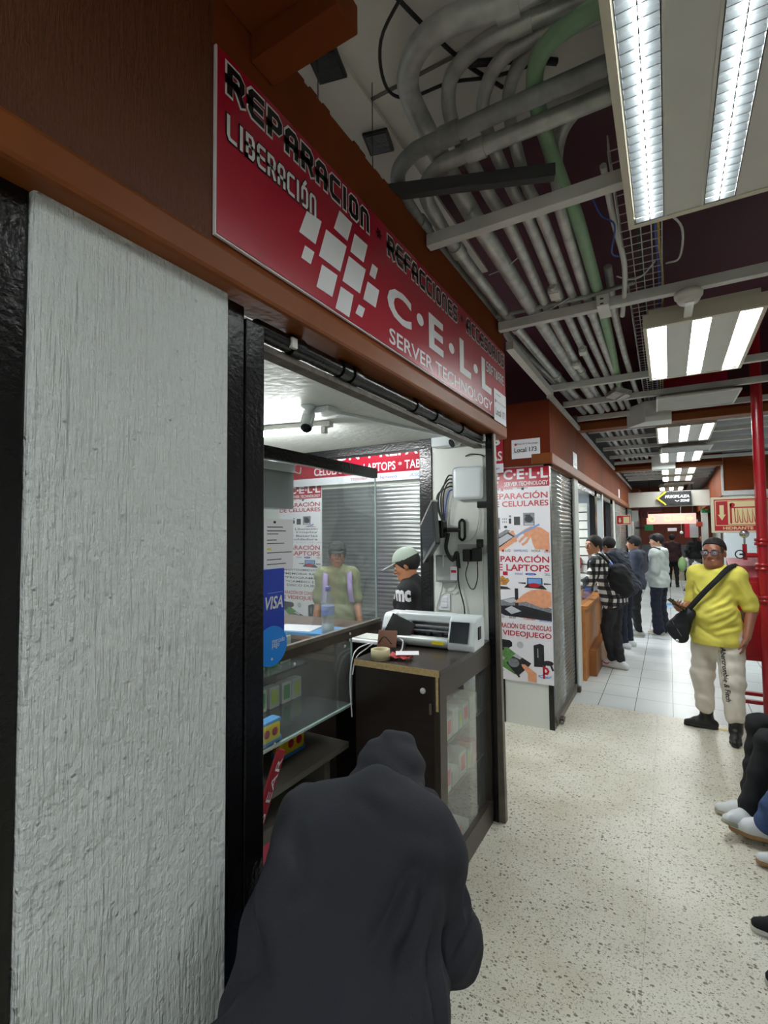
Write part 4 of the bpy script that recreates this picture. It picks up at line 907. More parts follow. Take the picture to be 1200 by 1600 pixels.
# cards with prices in the case
for i, (y, m, l) in enumerate(((1.72, GRN, 'first price card from the post, dark green'), (1.81, LIME, 'narrow lime price card on the case shelf'), (1.89, GRN, 'green price card in the middle of the case row'), (1.985, LIME, 'lime price card in the middle of the case row'), (2.08, GRN, 'bright green price card near the case end'), (2.165, LIME, 'lime price card last of the case row'))):
    o = empty('phone_box', (-1.82, y, .812), 'boxed phone part behind the ' + l, 'box', 'boxed parts in the glass case')
    MB().rbox(-.05, -.035, 0, 0, .04, .11, .003).build('box', PBOX, o); MB().box(0.0, -.022, .02, .0015, .026, .095).build('price_card', m, o)
for i, (y, l) in enumerate(((1.95, 'tall green card in the back of the case'), (2.06, 'tall dark green card in the back of the case'), (2.16, 'tall pale green card in the back of the case'))):
    o = empty('blister_pack', (-1.9, y, .995), 'blister pack, ' + l, 'pack', 'blister packs in the glass case')
    MB().rbox(-.01, -.03, 0, 0.0, .05, .15, .003).build('card', GRN if i < 2 else GBOX, o); MB().rbox(0, -.015, .02, .02, .03, .09, .006).build('blister', M_GLASS, o)
# loose things in the case
o = MB(); o.obox((-1.66, 1.66, .835), (.05, .13, .002), Matrix.Rotation(.4, 3, 'Z') @ Matrix.Rotation(.25, 3, 'Y')).obox((-1.63, 1.70, .82), (.06, .13, .002), Matrix.Rotation(.1, 3, 'Z')); tag(o.build('folded_paper', M_PRINTW), 'folded white paper lying inside the glass case', 'paper')
o = empty('tool_pouch', (-1.75, 1.62, .812), 'small black pouch lying inside the glass case', 'pouch'); MB().rbox(-.05, -.07, 0, .05, .07, .03, .012).build('body', M_BLACKM, o); MB().tube(spline([(-.03, -.04, .03), (0, 0, .05), (.03, .04, .03)]), .006).build('strap', M_BLACKM, o)
o = empty('spray_can', (-1.60, 1.50, .812), 'white and red can at the near end of the glass case', 'can'); MB().lathe([(0, 0), (.028, 0), (.028, .13), (.02, .15), (0, .15)]).build('can_body', M_PRINTW, o); MB().lathe([(.0285, .06), (.0285, .11)]).build('label_band', M_PRINTR, o)
YEL = mat('yellow_packaging', '#e8cf1c', .35); BLU = mat('light_blue_packaging', '#3f8fd0', .35)
for nm, lc, lb, s in (('snack_bag', (-1.54, 1.62, .812), 'yellow and blue bag standing inside the glass case', 1.0), ('wipes_pack', (-1.72, 1.98, .60), 'yellow and blue pack on the shelf under the glass case', 1.25)):
    o = empty(nm, lc, lb, 'bag')
    b = MB(); L_, Hh = .15 * s, .10 * s
    b.rbox(-.03 * s, -L_ / 2, .0, .03 * s, L_ / 2, Hh, .02 * s, 3); b.build('body', YEL, o)
    MB().rbox(-.031 * s, -L_ / 2 - .004, .0, .031 * s, L_ / 2 + .004, Hh * .3, .012 * s).build('lower_band', BLU, o); MB().rbox(-.027 * s, -L_ / 2 - .002, Hh * .82, .027 * s, L_ / 2 + .002, Hh * 1.04, .008).build('top_band', BLU, o)
    for dy in (-.02, .03): MB().lathe([(0, .003), (.014, .003), (.018 * s, 0)], (.031 * s, dy * s, Hh * .55), 14, Matrix.Rotation(PI / 2, 3, 'Y')).build('red_emblem', M_PRINTR, o)
o = empty('carton_box', (-1.75, 1.75, .05), 'grey carton with a pink note under the glass case', 'box'); MB().rbox(-.14, -.3, .0, .14, .44, .34, .004).build('carton', mat('grey_carton', '#77736a', .7), o); MB().box(.14, -.1, .2, .1415, .0, .28).build('note', PINK, o)
# wall hooks and the red lanyard
o = empty('wire_rack', (-1.325, 1.31, .62), 'white wire rack with hooks beside the black post', 'rack')
MB().tube([(0, 0, -.62), (0, 0, .42)], .004, 8).tube([(0, .0, .30), (.012, .11, .30), (.022, .115, .32)], .003, 8).tube([(0, 0, .12), (.0, .10, .10), (.0, .105, .12)], .003, 8).build('rods', M_LAMPW, o)
o = empty('red_strap', (-1.30, 1.365, .655), 'red strap with white letters hanging at the black post', 'strap')
Rm = Matrix.Rotation(-.5, 3, 'X'); b = MB()
b.obox((0, 0.02, .12), (.016, .045, .30), Rm); b.build('webbing', mat('red_webbing', '#a3192c', .55), o, bevel=.006)
f = Face(Vector((.0085, .02, .12)) + Rm @ Vector((0, -.016, -.12)), Rm @ Vector((0, 0, 1)), Rm @ Vector((0, -1, 0))); f.n = Vector((1, 0, 0)); f.o = Vector((.0085, .02, .12)) + Rm @ Vector((0, .012, -.12))
b = MB(); f.text(b, 'G EAR', 0, 0, .24, .024); b.build('lettering', M_INKW, o)

# on the glass: notice, card sign, round sticker, paper bag
f = Face((X + .003, 0, 0), (0, 1, 0), (0, 0, 1))
o = empty('paper_notice', (0, 0, 0), 'white typed notice taped to the glass beside the black post', 'notice'); b = MB(); f.rect(b, 1.55, 1.565, 1.755, 1.79, h=.0008, d=.0006); b.build('sheet', M_PRINTW, o)
b = MB()
for i, (z, l) in enumerate(((1.752, .10), (1.735, .12), (1.722, .07), (1.695, .06), (1.68, .11), (1.64, .16), (1.61, .09), (1.59, .12))): f.rect(b, 1.585, z, 1.585 + l, z + .0035, h=.0014)
f.rect(b, 1.625, 1.77, 1.64, 1.78, h=.0014); b.build('typing', M_INK, o)
b = MB(); f.rect(b, 1.585, 1.655, 1.61, 1.662, h=.0014); b.build('highlight', YEL, o)
o = empty('card_sign', (0, 0, 0), 'blue VISA card sign below the typed notice', 'sign'); MB().box(X + .003, 1.50, 1.225, X + .012, 1.685, 1.572).build('board', M_BLUE, o); g = Face((X + .012, 0, 0), (0, 1, 0), (0, 0, 1))
b = MB(); g.text(b, 'VISA', 1.565, 1.40, 1.675, 1.455, bold=.02, shear=.25); b.build('lettering', M_INKW, o); b = MB(); g.rect(b, 1.58, 1.468, 1.675, 1.471); b.build('thin_line', LBLUE_P, o)
o = empty('round_sticker', (0, 0, 0), 'round sky blue mercado pago sticker at the rail by the post', 'sticker'); SKY = mat('sky_blue_print', '#1c86e6', .35)
b = MB(); g2 = Face((X + .016, 0, 0), (0, 1, 0), (0, 0, 1)); g2.disc(b, 1.60, 1.245, .095, .085, h=.003, d=.003, n=36); b.build('disc', SKY, o)
b = MB(); g2.text(b, 'mercado', 1.60, 1.255, 1.68, 1.275, h=.0036); g2.text(b, 'pago', 1.60, 1.23, 1.645, 1.253, h=.0036); b.build('lettering', M_INKW, o)
o = empty('hanging_tray', (X - .07, 1.60, 1.84), 'grey translucent tray with a white rim hung behind the glass', 'tray'); MB().rbox(-.05, -.05, 0, .05, .19, .17, .006).build('tray', mat('grey_plastic', '#6f7578', .3), o); MB().rbox(-.055, -.055, .17, .055, .195, .21, .006).build('rim', M_PRINTW, o); MB().tube(spline([(.05, .17, .18), (.058, .22, .17), (.058, .23, .2)]), .003).build('hook', M_LAMPW, o)
# on the counter behind the glass
o = empty('clipboard', (-1.95, 2.47, 1.111), 'blue folder with white papers on the counter', 'folder'); b = MB(); b.obox((0, 0, .008), (.40, .24, .016), Matrix.Rotation(.15, 3, 'Z')); b.build('folder', BLU, o); b = MB(); b.obox((-.1, -.02, .019), (.26, .2, .004), Matrix.Rotation(.25, 3, 'Z')); b.build('papers', M_PRINTW, o)
o = empty('water_bottle', (-1.80, 2.43, 1.111), 'clear water bottle with a blue cap on the counter', 'bottle')
PET = glass('clear_plastic', (.86, .9, .93), haze=.18, rough=.08)
MB().lathe([(0, 0), (.036, 0), (.04, .01), (.038, .08), (.034, .09), (.04, .10), (.04, .19), (.036, .21), (.018, .25), (.014, .262), (.014, .27)]).build('body', PET, o); MB().lathe([(0, .295), (.015, .295), (.016, .29), (.016, .265), (0, .265)]).build('cap', mat('lilac_cap', '#7f83d0', .4), o)
MB().lathe([(.0405, .125), (.0405, .178)]).build('label', mat('bottle_label', '#6f7cc0', .4, var=.3, vscale=40), o); MB().lathe([(0, .002), (.034, .003), (.037, .07), (0, .07)]).build('water', mat('cloudy_water', '#b9c2c6', .2), o)
o = empty('mobile_phone', (-1.82, 2.55, 1.111), 'black phone lying on the counter near the bottle', 'phone'); b = MB(); b.obox((0, 0, .006), (.15, .08, .012), Matrix.Rotation(.3, 3, 'Z')); b.build('body', M_BLACK, o)
o = empty('mouse', (-1.73, 2.50, 1.111), 'small white round thing beside the bottle', 'gadget'); MB().lathe([(0, .022), (.02, .02), (.035, .008), (.036, 0), (0, 0)]).build('shell', M_PRINTW, o)
# on the cabinet
T0 = 1.071
o = empty('tape_roll', (-1.318, 2.235, T0), 'roll of pale masking tape on the cabinet', 'tape'); TAPE = mat('masking_tape', '#cfc49c', .55); MB().lathe([(.038, 0), (.05, 0), (.05, .05), (.038, .05), (.038, 0)], seg=32).build('tape', TAPE, o); MB().lathe([(.034, .001), (.038, .001), (.038, .049), (.034, .049), (.034, .001)], seg=32).build('core', mat('card_core', '#cdbd9d', .8), o)
o = empty('red_cloth', (-1.23, 2.28, T0), 'crumpled red glove-like cloth beside the tape', 'cloth'); b = MB()
bm = bmesh.new(); bmesh.ops.create_grid(bm, x_segments=14, y_segments=10, size=.5); rnd = random.Random(3)
for v in bm.verts: v.co = Vector((v.co.x * .13, v.co.y * .09, .008 + .012 * abs(math.sin(v.co.x * 9) * math.cos(v.co.y * 7)) + rnd.random() * .004))
b.bm(bm, smooth=True); c = b.build('fabric', mat('red_cloth', '#b83a3f', .7), o); c.modifiers.new('s', 'SOLIDIFY').thickness = .003
o = tag(MB().obox((-1.20, 2.31, T0 + .026), (.12, .06, .002), Matrix.Rotation(.5, 3, 'Z') @ Matrix.Rotation(.1, 3, 'X')).build('paper_slip', M_PRINTW), 'white slip of paper on the red cloth', 'paper')
# upright card holder / wallet
o = empty('phone_stand', (-1.405, 2.46, T0), 'brown open wallet propped beside a black tablet', 'wallet'); b = MB(); b.obox((0, 0, .05), (.11, .012, .10), Matrix.Rotation(.3, 3, 'Z') @ Matrix.Rotation(-.5, 3, 'X')); b.build('leather', mat('brown_leather', '#7a4e3a', .5), o, bevel=.004)
b = MB(); b.tube(spline([(-.04, -.03, .03), (0, -.034, .07), (.04, -.02, .03)]), .003); b.build('strap', M_BLACKM, o)
o = empty('tablet', (-1.385, 2.56, T0), 'black tablet leaning behind the brown wallet', 'tablet'); b = MB(); b.obox((0, 0, .085), (.16, .008, .15), Matrix.Rotation(.35, 3, 'Y') @ Matrix.Rotation(-.35, 3, 'X')); b.build('body', M_BLACKM, o, bevel=.003)
o = empty('card_reader', (-1.58, 2.58, T0), 'white tray of papers at the far end of the cabinet', 'tray'); MB().rbox(-.11, -.09, 0, .10, .09, .022, .006).build('tray', M_PRINTW, o); MB().box(-.09, -.07, .022, .08, .07, .028).build('papers', PBOX, o)
cable([(-1.345, 2.50, T0 + .05), (-1.31, 2.47, T0 + .045), (-1.305, 2.45, T0 + .01), (-1.29, 2.40, T0 + .005)], .004, M_PRINTW, 'short white charging cable by the brown wallet')
cable([(-1.52, 2.45, T0 + .015), (-1.50, 2.30, T0 + .02), (-1.47, 2.20, T0 - .01), (-1.46, 2.16, T0 - .12), (-1.455, 2.17, T0 - .3)], .0035, M_PRINTW, 'white cable hanging off the cabinet beside the glass case')
cable([(-1.50, 2.46, T0 + .015), (-1.46, 2.33, T0 + .02), (-1.445, 2.20, T0), (-1.445, 2.16, T0 - .08)], .0035, M_PRINTW, 'second white cable drooping over the cabinet edge')

# film cutting plotter
pt = empty('cutting_plotter', (-1.22, 2.66, T0), 'white film cutting plotter with a dark screen on the cabinet', 'plotter', rz=0.06)
WP = mat('white_plastic', '#dfe5e8', .3); SILVER = mat('silver_plastic', '#c3c6c6', .3, metal=.5)
hw = .285
def side_prof(x0, x1, dz=0.0):
    pr = [(-.10, .0), (-.11, .035), (-.055, .16 + dz), (-.03, .175 + dz), (.09, .175 + dz), (.105, .16), (.11, .02), (.10, 0)]
    return MB().prism([(x0, y, z) for y, z in pr], (1, 0, 0), x1 - x0)
side_prof(-hw, -hw + .075).build('side_cheek', WP, pt, bevel=.008); side_prof(hw - .155, hw).build('side_cheek', WP, pt, bevel=.008)
MB().rbox(-hw + .07, -.02, .13, hw - .15, .10, .176, .01).build('top_cover', WP, pt)
MB().tube([(-hw + .07, -.085, .035), (hw - .15, -.085, .035)], .03, 16).build('front_roll', SILVER, pt)
MB().box(-hw + .07, -.07, .01, hw - .15, .10, .05).build('bed', M_BLACKM, pt); MB().box(-hw + .07, .06, .05, hw - .15, .08, .13).build('back_plate', SILVER, pt)
MB().tube([(-hw + .07, -.01, .105), (hw - .15, -.01, .105)], .008, 10).tube([(-hw + .07, -.015, .08), (hw - .15, -.015, .08)], .006, 10).build('guide_rail', GREY_P, pt)
MB().rbox(-hw + .085, -.06, .055, -hw + .165, .01, .13, .008).build('carriage', WP, pt); MB().rbox(-hw + .165, -.062, .055, -hw + .185, -.03, .09, .004).build('blade_holder', mat('dark_pink', '#8f2740', .4), pt)
for x in (-.02, .05): MB().rbox(x, -.05, .05, x + .03, -.01, .075, .004).build('pinch_roller', M_BLACKM, pt)
b = MB(); nrm = Vector((0, -.125, .055)).normalized(); 
b.prism([(hw - .14, -.1095, .045), (hw - .035, -.1095, .045), (hw - .035, -.063, .152), (hw - .14, -.063, .152)], Vector((0, -.107, .0465)), .004); b.build('screen', mat('dark_screen', '#20242c', .12), pt)
MB().rbox(hw, -.03, .055, hw + .006, .02, .125, .003).build('side_handle', M_BLACKM, pt)
MB().box(hw - .24, -.1165, .028, hw - .17, -.1145, .046).build('yellow_sticker', YEL, pt)
# ------------------------------------------------------------------ things on the white pier
Yp = 2.955
o = empty('router', (-1.08, Yp, 1.93), 'white rounded square router on the white wall pier', 'router'); MB().rbox(-.10, -.045, 0, .10, -.012, .205, .025, 4).build('cover', WP, o); MB().rbox(-.08, -.014, .02, .08, 0, .18, .004).build('mount', M_LAMPW, o)
MB().rbox(.05, -.012, -.055, .115, 0, -.015, .003).build('bracket', M_BLACK, o)
for i, (x1, z1) in enumerate(((-1.27, 1.80), (-1.285, 1.84), (-1.255, 1.78), (-1.295, 1.86))):
    cable([(-1.175, Yp - .02, 2.085 - i * .022), (-1.215, Yp - .03, 2.08 - i * .022), (x1 + .01, Yp - .03, 1.97), (x1 + .005, Yp - .025, 1.88), (-1.24, Yp - .03, 1.76)], .005, M_CABLEB, ['uppermost', 'second', 'third', 'lowest'][i] + ' black cable leaving the side of the router', group='router leads')
cable([(-1.175, Yp - .02, 2.0), (-1.21, Yp - .03, 1.98), (-1.235, Yp - .025, 1.88), (-1.245, Yp - .02, 1.78)], .004, M_CABLEBL, 'blue network cable under the black router leads')
cable([(-1.17, Yp - .02, 1.985), (-1.20, Yp - .03, 1.93), (-1.215, Yp - .025, 1.85), (-1.225, Yp - .02, 1.75)], .003, M_CABLEW, 'thin white cable under the black router leads')
o = empty('monitor', (-1.255, 2.74, 1.72), 'dark monitor on a wall arm above the plotter', 'monitor'); o.rotation_euler = (0.0, -0.33, -0.95)
MB().rbox(-.20, -.02, -.13, .20, .012, .13, .008).build('casing', mat('dark_grey_plastic', '#3a3a3c', .4), o); MB().box(-.185, -.0215, -.105, .185, -.02, .115).build('screen', mat('dark_screen', '#20242c', .12), o); MB().box(-.2, -.023, -.135, .2, -.018, -.115).build('chin', mat('grey_plastic', '#6f7578', .3), o); MB().rbox(-.205, -.022, .126, .205, .014, .136, .003).build('top_edge', M_LAMPW, o)
o = empty('screen_mount', (-1.13, Yp, 1.74), 'black jointed screen mount bolted to the pier', 'mount')
b = MB()
for s_ in (-1, 1): b.tube([(s_ * .018, -.012, -.05), (s_ * .018, -.012, .05)], .008, 10)
b.tube(spline([(-.018, -.012, .05), (0, -.012, .065), (.018, -.012, .05)]), .008, 10).tube(spline([(-.018, -.012, -.05), (0, -.012, -.065), (.018, -.012, -.05)]), .008, 10); b.build('wall_bracket', M_BLACK, o)
MB().tube([(-.01, -.02, .0), (-.10, -.08, .0)], .014, 12).build('lower_arm', M_BLACK, o); MB().lathe([(0, .04), (.035, .04), (.038, .03), (.038, -.03), (.035, -.04), (0, -.04)], (-.11, -.09, .02)).build('joint', M_BLACK, o); MB().rbox(-.15, -.16, -.05, -.07, -.09, .06, .01).build('head_plate', M_BLACK, o)
cable([(-1.20, Yp - .07, 1.72), (-1.22, Yp - .06, 1.62), (-1.18, Yp - .05, 1.55), (-1.16, Yp - .03, 1.60), (-1.15, Yp - .03, 1.5)], .012, M_CABLEB, 'thick tangle of black lead under the screen mount')
o = empty('power_strip', (-1.07, Yp, 1.62), 'grey power strip on the pier with adapters in it', 'power strip'); MB().rbox(-.085, -.03, -.025, .10, 0, .03, .004).build('strip', mat('pale_grey_plastic', '#9b9d9c', .5), o)
for i, (x, z, w_, h_, l) in enumerate(((-1.105, 1.545, .05, .075, 'black power adapter plugged into the strip, facing the monitor'), (-1.045, 1.547, .05, .08, 'black power adapter plugged in beside the other'), (-1.015, 1.632, .03, .05, 'small black plug on top of the power strip'))):
    o = empty('power_adapter', (x, Yp - .03, z), l, 'adapter', 'adapters in the power strip'); MB().rbox(0, -.05, 0, w_, 0, h_, .005).build('body', M_BLACKM, o); MB().tube([(w_ / 2, -.02, 0), (w_ / 2, -.02, -.02)], .004, 8).build('lead_stub', M_BLACKM, o)
cable([(-1.08, Yp - .05, 1.53), (-1.10, Yp - .04, 1.46), (-1.075, Yp - .04, 1.385), (-1.045, Yp - .04, 1.38), (-1.02, Yp - .05, 1.45), (-1.02, Yp - .05, 1.53)], .003, M_CABLEB, 'looped adapter lead hanging below the power strip')
cable([(-1.16, Yp - .02, 1.58), (-1.155, Yp - .02, 1.40), (-1.12, Yp - .02, 1.25), (-1.12, Yp - .03, 1.10), (-1.11, Yp - .06, T0 + .006)], .004, M_CABLEB, 'long black lead running down the pier to the plotter')
cable([(-1.02, Yp - .005, 1.89), (-1.02, Yp - .01, 1.80), (-1.05, Yp - .01, 1.70), (-1.11, Yp - .01, 1.665), (-1.14, Yp - .01, 1.70)], .0028, M_CABLEW, 'thin grey cable swagged below the router')
cable([(-0.99, Yp - .006, 2.2), (-0.99, Yp - .006, 1.7), (-1.0, Yp - .006, 1.45), (-1.0, Yp - .006, 1.2), (-1.005, Yp - .02, T0 + .005)], .0025, M_CABLEW, 'thin cable down the edge of the pier by the shutter post')
cable([(-1.24, Yp - .06, 1.60), (-1.255, Yp - .03, 1.45), (-1.275, Yp - .02, 1.35), (-1.31, Yp - .015, 1.24), (-1.315, Yp - .02, T0 + .006)], .005, M_CABLEW, 'white lead dropping from the monitor')
cable([(-1.27, Yp - .02, 1.39), (-1.24, Yp - .02, 1.355), (-1.19, Yp - .02, 1.36), (-1.165, Yp - .02, 1.42)], .0045, M_CABLEW, 'white lead looped below the breaker box')
o = empty('breaker_box', (-1.235, Yp, 1.41), 'grey electrical breaker box below the monitor', 'breaker box'); MB().rbox(-.07, -.04, 0, .07, 0, .17, .004).build('case', mat('breaker_grey', '#8f9492', .5), o); MB().rbox(-.055, -.044, .01, .055, -.04, .16, .002).build('door', mat('breaker_door', '#a5aaa7', .45), o); MB().rbox(.035, -.047, .015, .08, -.044, .10, .001).build('white_sticker', M_PRINTW, o); MB().rbox(.04, -.0485, .062, .075, -.047, .078, .0005).build('red_mark', M_PRINTR, o)
o = empty('wall_switch', (-1.26, Yp, 1.225), 'white double switch plate low on the pier', 'switch'); MB().rbox(-.04, -.008, 0, .04, 0, .105, .003).build('plate', WP, o)
for z in (.02, .057): MB().rbox(-.022, -.012, z, .022, -.008, z + .03, .002).build('rocker', M_PRINTW, o)
o = tag(MB().tube(spline([(-1.10, Yp - .012, 2.205), (-1.06, Yp - .015, 2.215), (-1.0, Yp - .012, 2.205), (-.975, Yp - .012, 2.19)]), .004, 8).build('wire_hook', M_CABLEB), 'short black wire end above the router', 'wire')
# ceiling gear in the shop
def cctv(loc, aim, label, drop):
    o = empty('security_camera', loc, label, 'camera', 'security cameras in the shop')
    MB().lathe([(0, 0), (.035, 0), (.035, -.012), (.018, -.02), (.016, -drop), (0, -drop)]).build('mount', WP, o)
    d = Vector(aim).normalized(); c = Vector((0, 0, -drop - .01))
    b = MB(); b.tube([c - d * .045, c + d * .06], .03, 18); b.build('body', WP, o); b = MB(); b.tube([c + d * .0601, c + d * .067], .026, 18); b.build('lens_face', M_BLACK, o)
    b = MB(); up = Vector((0, 0, 1)); r_ = d.cross(up).normalized(); b.prism([c + d * .075 + r_ * .028 + up * .03, c - d * .04 + r_ * .028 + up * .03, c - d * .04 - r_ * .028 + up * .03, c + d * .075 - r_ * .028 + up * .03], up, .003); b.build('sun_hood', WP, o)
cctv((-1.50, 1.87, 2.345), (.25, -.55, -.75), 'white security camera in the middle of the shop ceiling', .06)
cctv((-1.08, 2.80, 2.345), (-.55, -.65, -.45), 'white security camera at the corner above the pier', .045)
o = empty('cable_trunking', (0, 0, 0), 'white cable trunking across the shop ceiling between the two cameras', 'trunking'); b = MB(); a = Vector((-1.47, 1.93, 2.337)); c = Vector((-1.19, 2.93, 2.337)); d = (c - a).normalized(); b.obox((a + c) / 2, (.022, (c - a).length, .015), Matrix.Rotation(math.atan2(-d.x, d.y), 3, 'Z')); b.build('trunk', WP, o); MB().rbox(-1.52, 1.90, 2.315, -1.40, 2.0, 2.344, .006).build('end_box', WP, o)
MB().rbox(-1.30, 2.86, 2.27, -1.13, 2.94, 2.33, .006).build('corner_box', WP, o)
o = empty('shop_lamp', (-1.95, 2.12, 2.30), 'bare fluorescent batten on the shop ceiling', 'ceiling lamp', rz=.22); MB().rbox(-.75, -.03, .015, .36, .03, .045, .006).build('batten', M_LAMPW, o); MB().tube([(-.72, 0, 0.0), (.30, 0, 0.0)], .014, 10).build('tube', M_SHOPTUBE, o)
for x in (-.735, .315): MB().rbox(x - .015, -.02, -.02, x + .015, .02, .03, .004).build('lampholder', M_LAMPW, o)
# ------------------------------------------------------------------ hydrant corner on the right
o = empty('standpipe', (0.71, 5.42, 0), 'tall red standpipe from floor to ceiling with flanges', 'pipe')
MB().cyl((0, 0, 0), (0, 0, 3.745), .043, 24).build('pipe', M_RED, o)
for z in (1.62, 1.40, 1.12): MB().lathe([(.043, -.03), (.06, -.03), (.06, -.008), (.05, -.004), (.05, .004), (.06, .008), (.06, .03), (.043, .03)], (0, 0, z)).build('flange', M_RED, o)
b = MB(); b.cyl((0, 0, 1.50), (-.13, -.01, 1.50), .022).cyl((-.13, -.01, 1.46), (-.13, -.01, 1.60), .018); b.build('branch_valve', M_RED, o)
b = MB()
for i in range(24):
    a, c = 2 * PI * i / 24, 2 * PI * (i + 1) / 24; b.tube([(-.17 + .035 * math.cos(a), -.06, 1.51 + .035 * math.sin(a)), (-.17 + .035 * math.cos(c), -.06, 1.51 + .035 * math.sin(c))], .006, 6, False)
b.tube([(-.17, -.06, 1.51), (-.13, -.01, 1.51)], .008); b.build('valve_wheel', M_BLACKM, o)
b = MB(); b.tube([(-.13, -.01, 1.60), (-.13, -.01, 1.66)], .008, 10).lathe([(0, .02), (.034, .02), (.036, .01), (.036, -.015), (0, -.015)], (-.13, -.02, 1.69), 20, Matrix.Rotation(PI / 2, 3, 'X')); b.build('pressure_gauge', mat('chrome', '#c8cacb', .15, metal=.9), o)
o = tag(MB().obox((.33, 5.22, .0015), (.17, .035, .003), Matrix.Rotation(-.2, 3, 'Z')).build('floor_tape', mat('yellow_tape', '#c9b52f', .5)), 'yellow tape strip on the floor edge between the boots of the man in yellow', 'tape')
o = empty('hydrant_cabinet', (0.47, 5.45, 0), 'red fire hose cabinet on a red frame stand beside the standpipe', 'cabinet')
MB().box(0, 0.03, .56, .62, .34, 1.30).build('body', M_RED, o, bevel=.006)
MB().prism([(0, .03, 1.30), (0, .34, 1.30), (0, .34, 1.46), (0, .10, 1.40)], (1, 0, 0), .62).build('sloped_top', mat('pinkish_red_paint', '#a34a55', .35, var=.3, vscale=14), o, bevel=.004)  # sloped top in a paler, mottled pinkish red than the body
MB().rbox(.03, .022, .60, .58, .032, 1.26, .004).build('door', M_RED, o); MB().rbox(.06, .005, .92, .09, .024, 1.0, .004).build('handle', M_TAUPE, o)
MB().box(-.003, .06, 1.18, .0, .30, 1.36).build('window', mat('dull_window', '#9a8f8c', .2), o)
f_ = MB()
for x in (0.0, .58):
    for y in (.03, .30): f_.box(x, y, 0, x + .04, y + .04, .56)
f_.box(0, .03, .18, .62, .07, .21).box(0, .03, .0, .62, .07, .03).box(0, .30, .18, .62, .34, .21).box(0, .03, .0, .04, .34, .03).box(.58, .03, 0, .62, .34, .03); f_.build('stand', M_RED, o)
o = empty('hydrant_sign', (0, 0, 0), 'red and cream sign with an arrow, a hose picture and HIDRANTE', 'sign')
CREAM = M_YELLOW_INK; Y0 = 5.50
MB().rbox(.345, Y0, 1.70, .80, Y0 + .03, 2.03, .006).build('board', mat('cream_board', '#d9d2b8', .45), o); MB().box(.70, Y0 + .03, 1.8, .74, Y0 + .04, 1.9).build('clamp', M_RED, o)
f = Face((0, Y0, 0), (1, 0, 0), (0, 0, 1)); b = MB(); f.rect(b, .37, 1.72, .79, 2.01, h=.001); b.build('red_field', M_PRINTR, o)
b = MB(); f.rect(b, .378, 1.765, .782, 1.998, h=.0015); b.build('cream_line', CREAM, o); b = MB(); f.rect(b, .384, 1.771, .776, 1.992, h=.002); b.build('red_panel', M_PRINTR, o)
b = MB(); f.rect(b, .475, 1.776, .772, 1.988, h=.0025); f.poly(b, [(.412, 1.955), (.445, 1.955), (.445, 1.865), (.46, 1.872), (.428, 1.815), (.397, 1.872), (.412, 1.865)], h=.0025); f.text(b, 'HIDRANTE', .435, 1.73, .66, 1.757, h=.002, bold=.03); b.build('cream_symbols', CREAM, o)
b = MB(); f.rect(b, .49, 1.785, .505, 1.97, h=.003); f.rect(b, .505, 1.925, .745, 1.937, h=.003); f.disc(b, .51, 1.955, .02, h=.003); f.disc(b, .735, 1.94, .03, .012, h=.003)
pts = [(.525, 1.925)]
for i in range(6):
    x = .53 + i * .036; pts += [(x, 1.80), (x + .012, 1.792), (x + .018, 1.80), (x + .018, 1.92)] if i < 5 else [(x, 1.80), (x + .01, 1.792), (x + .016, 1.82)]
f.stroke(b, pts, .007, .003); b.build('hose_picture', M_PRINTR, o)

# second hydrant sign on the left, far along
o = empty('hydrant_sign', (0, 0, 0), 'small red hydrant sign projecting from the left shop fronts', 'sign'); MB().rbox(-.93, 11.2, 1.86, -.66, 11.22, 2.06, .004).build('board', mat('cream_board', '#d9d2b8', .45), o)
f = Face((0, 11.2, 0), (1, 0, 0), (0, 0, 1)); b = MB(); f.rect(b, -.92, 1.87, -.67, 2.05); b.build('red_field', M_PRINTR, o); b = MB(); f.poly(b, [(-.88, 2.0), (-.85, 2.0), (-.85, 1.95), (-.835, 1.95), (-.865, 1.90), (-.895, 1.95), (-.88, 1.95)], h=.0015); f.rect(b, -.80, 1.89, -.69, 2.02, h=.0015); b.build('cream_symbols', CREAM, o)
# arrow sign and lit pink sign at the end
o = empty('arrow_sign', (0, 0, 0), 'black arrow shaped sign with a yellow tip, reading FRIKIPLAZA ZONE', 'sign'); Y1 = 14.12
MB().box(-.05, Y1 - .002, 2.5, .0, 14.2, 2.6).box(.40, Y1 - .002, 2.5, .45, 14.2, 2.6).build('bracket', M_BLACKM, o); MB().prism([(-.10, Y1, 2.70), (.50, Y1, 2.70), (.50, Y1, 2.375), (-.10, Y1, 2.375), (-.24, Y1, 2.54)], (0, -1, 0), .03).build('board', M_BLACK, o); f = Face((0, Y1 - .03, 0), (1, 0, 0), (0, 0, 1))
b = MB(); f.stroke(b, [(-.05, 2.69), (-.22, 2.54), (-.05, 2.385)], .035, .001); b.build('yellow_edge', YEL, o); b = MB(); f.text(b, 'FRIKIPLAZA', -.06, 2.54, .46, 2.61, bold=.03, shear=.2); f.text(b, 'ZONE', .26, 2.44, .46, 2.50, bold=.03, shear=.2); f.stroke(b, [(.16, 2.48), (.20, 2.455), (.24, 2.475)], .012); b.build('lettering', M_INKW, o)
o = empty('lit_sign', (0, 0, 0), 'long pink lit sign with round symbols and a yellow arrow', 'sign'); Y2 = 17.2
PK = mat('lit_pink', '#e8a79c', .4, emit=.75); LY = mat('lit_yellow', '#f2e28a', .4, emit=1.0)
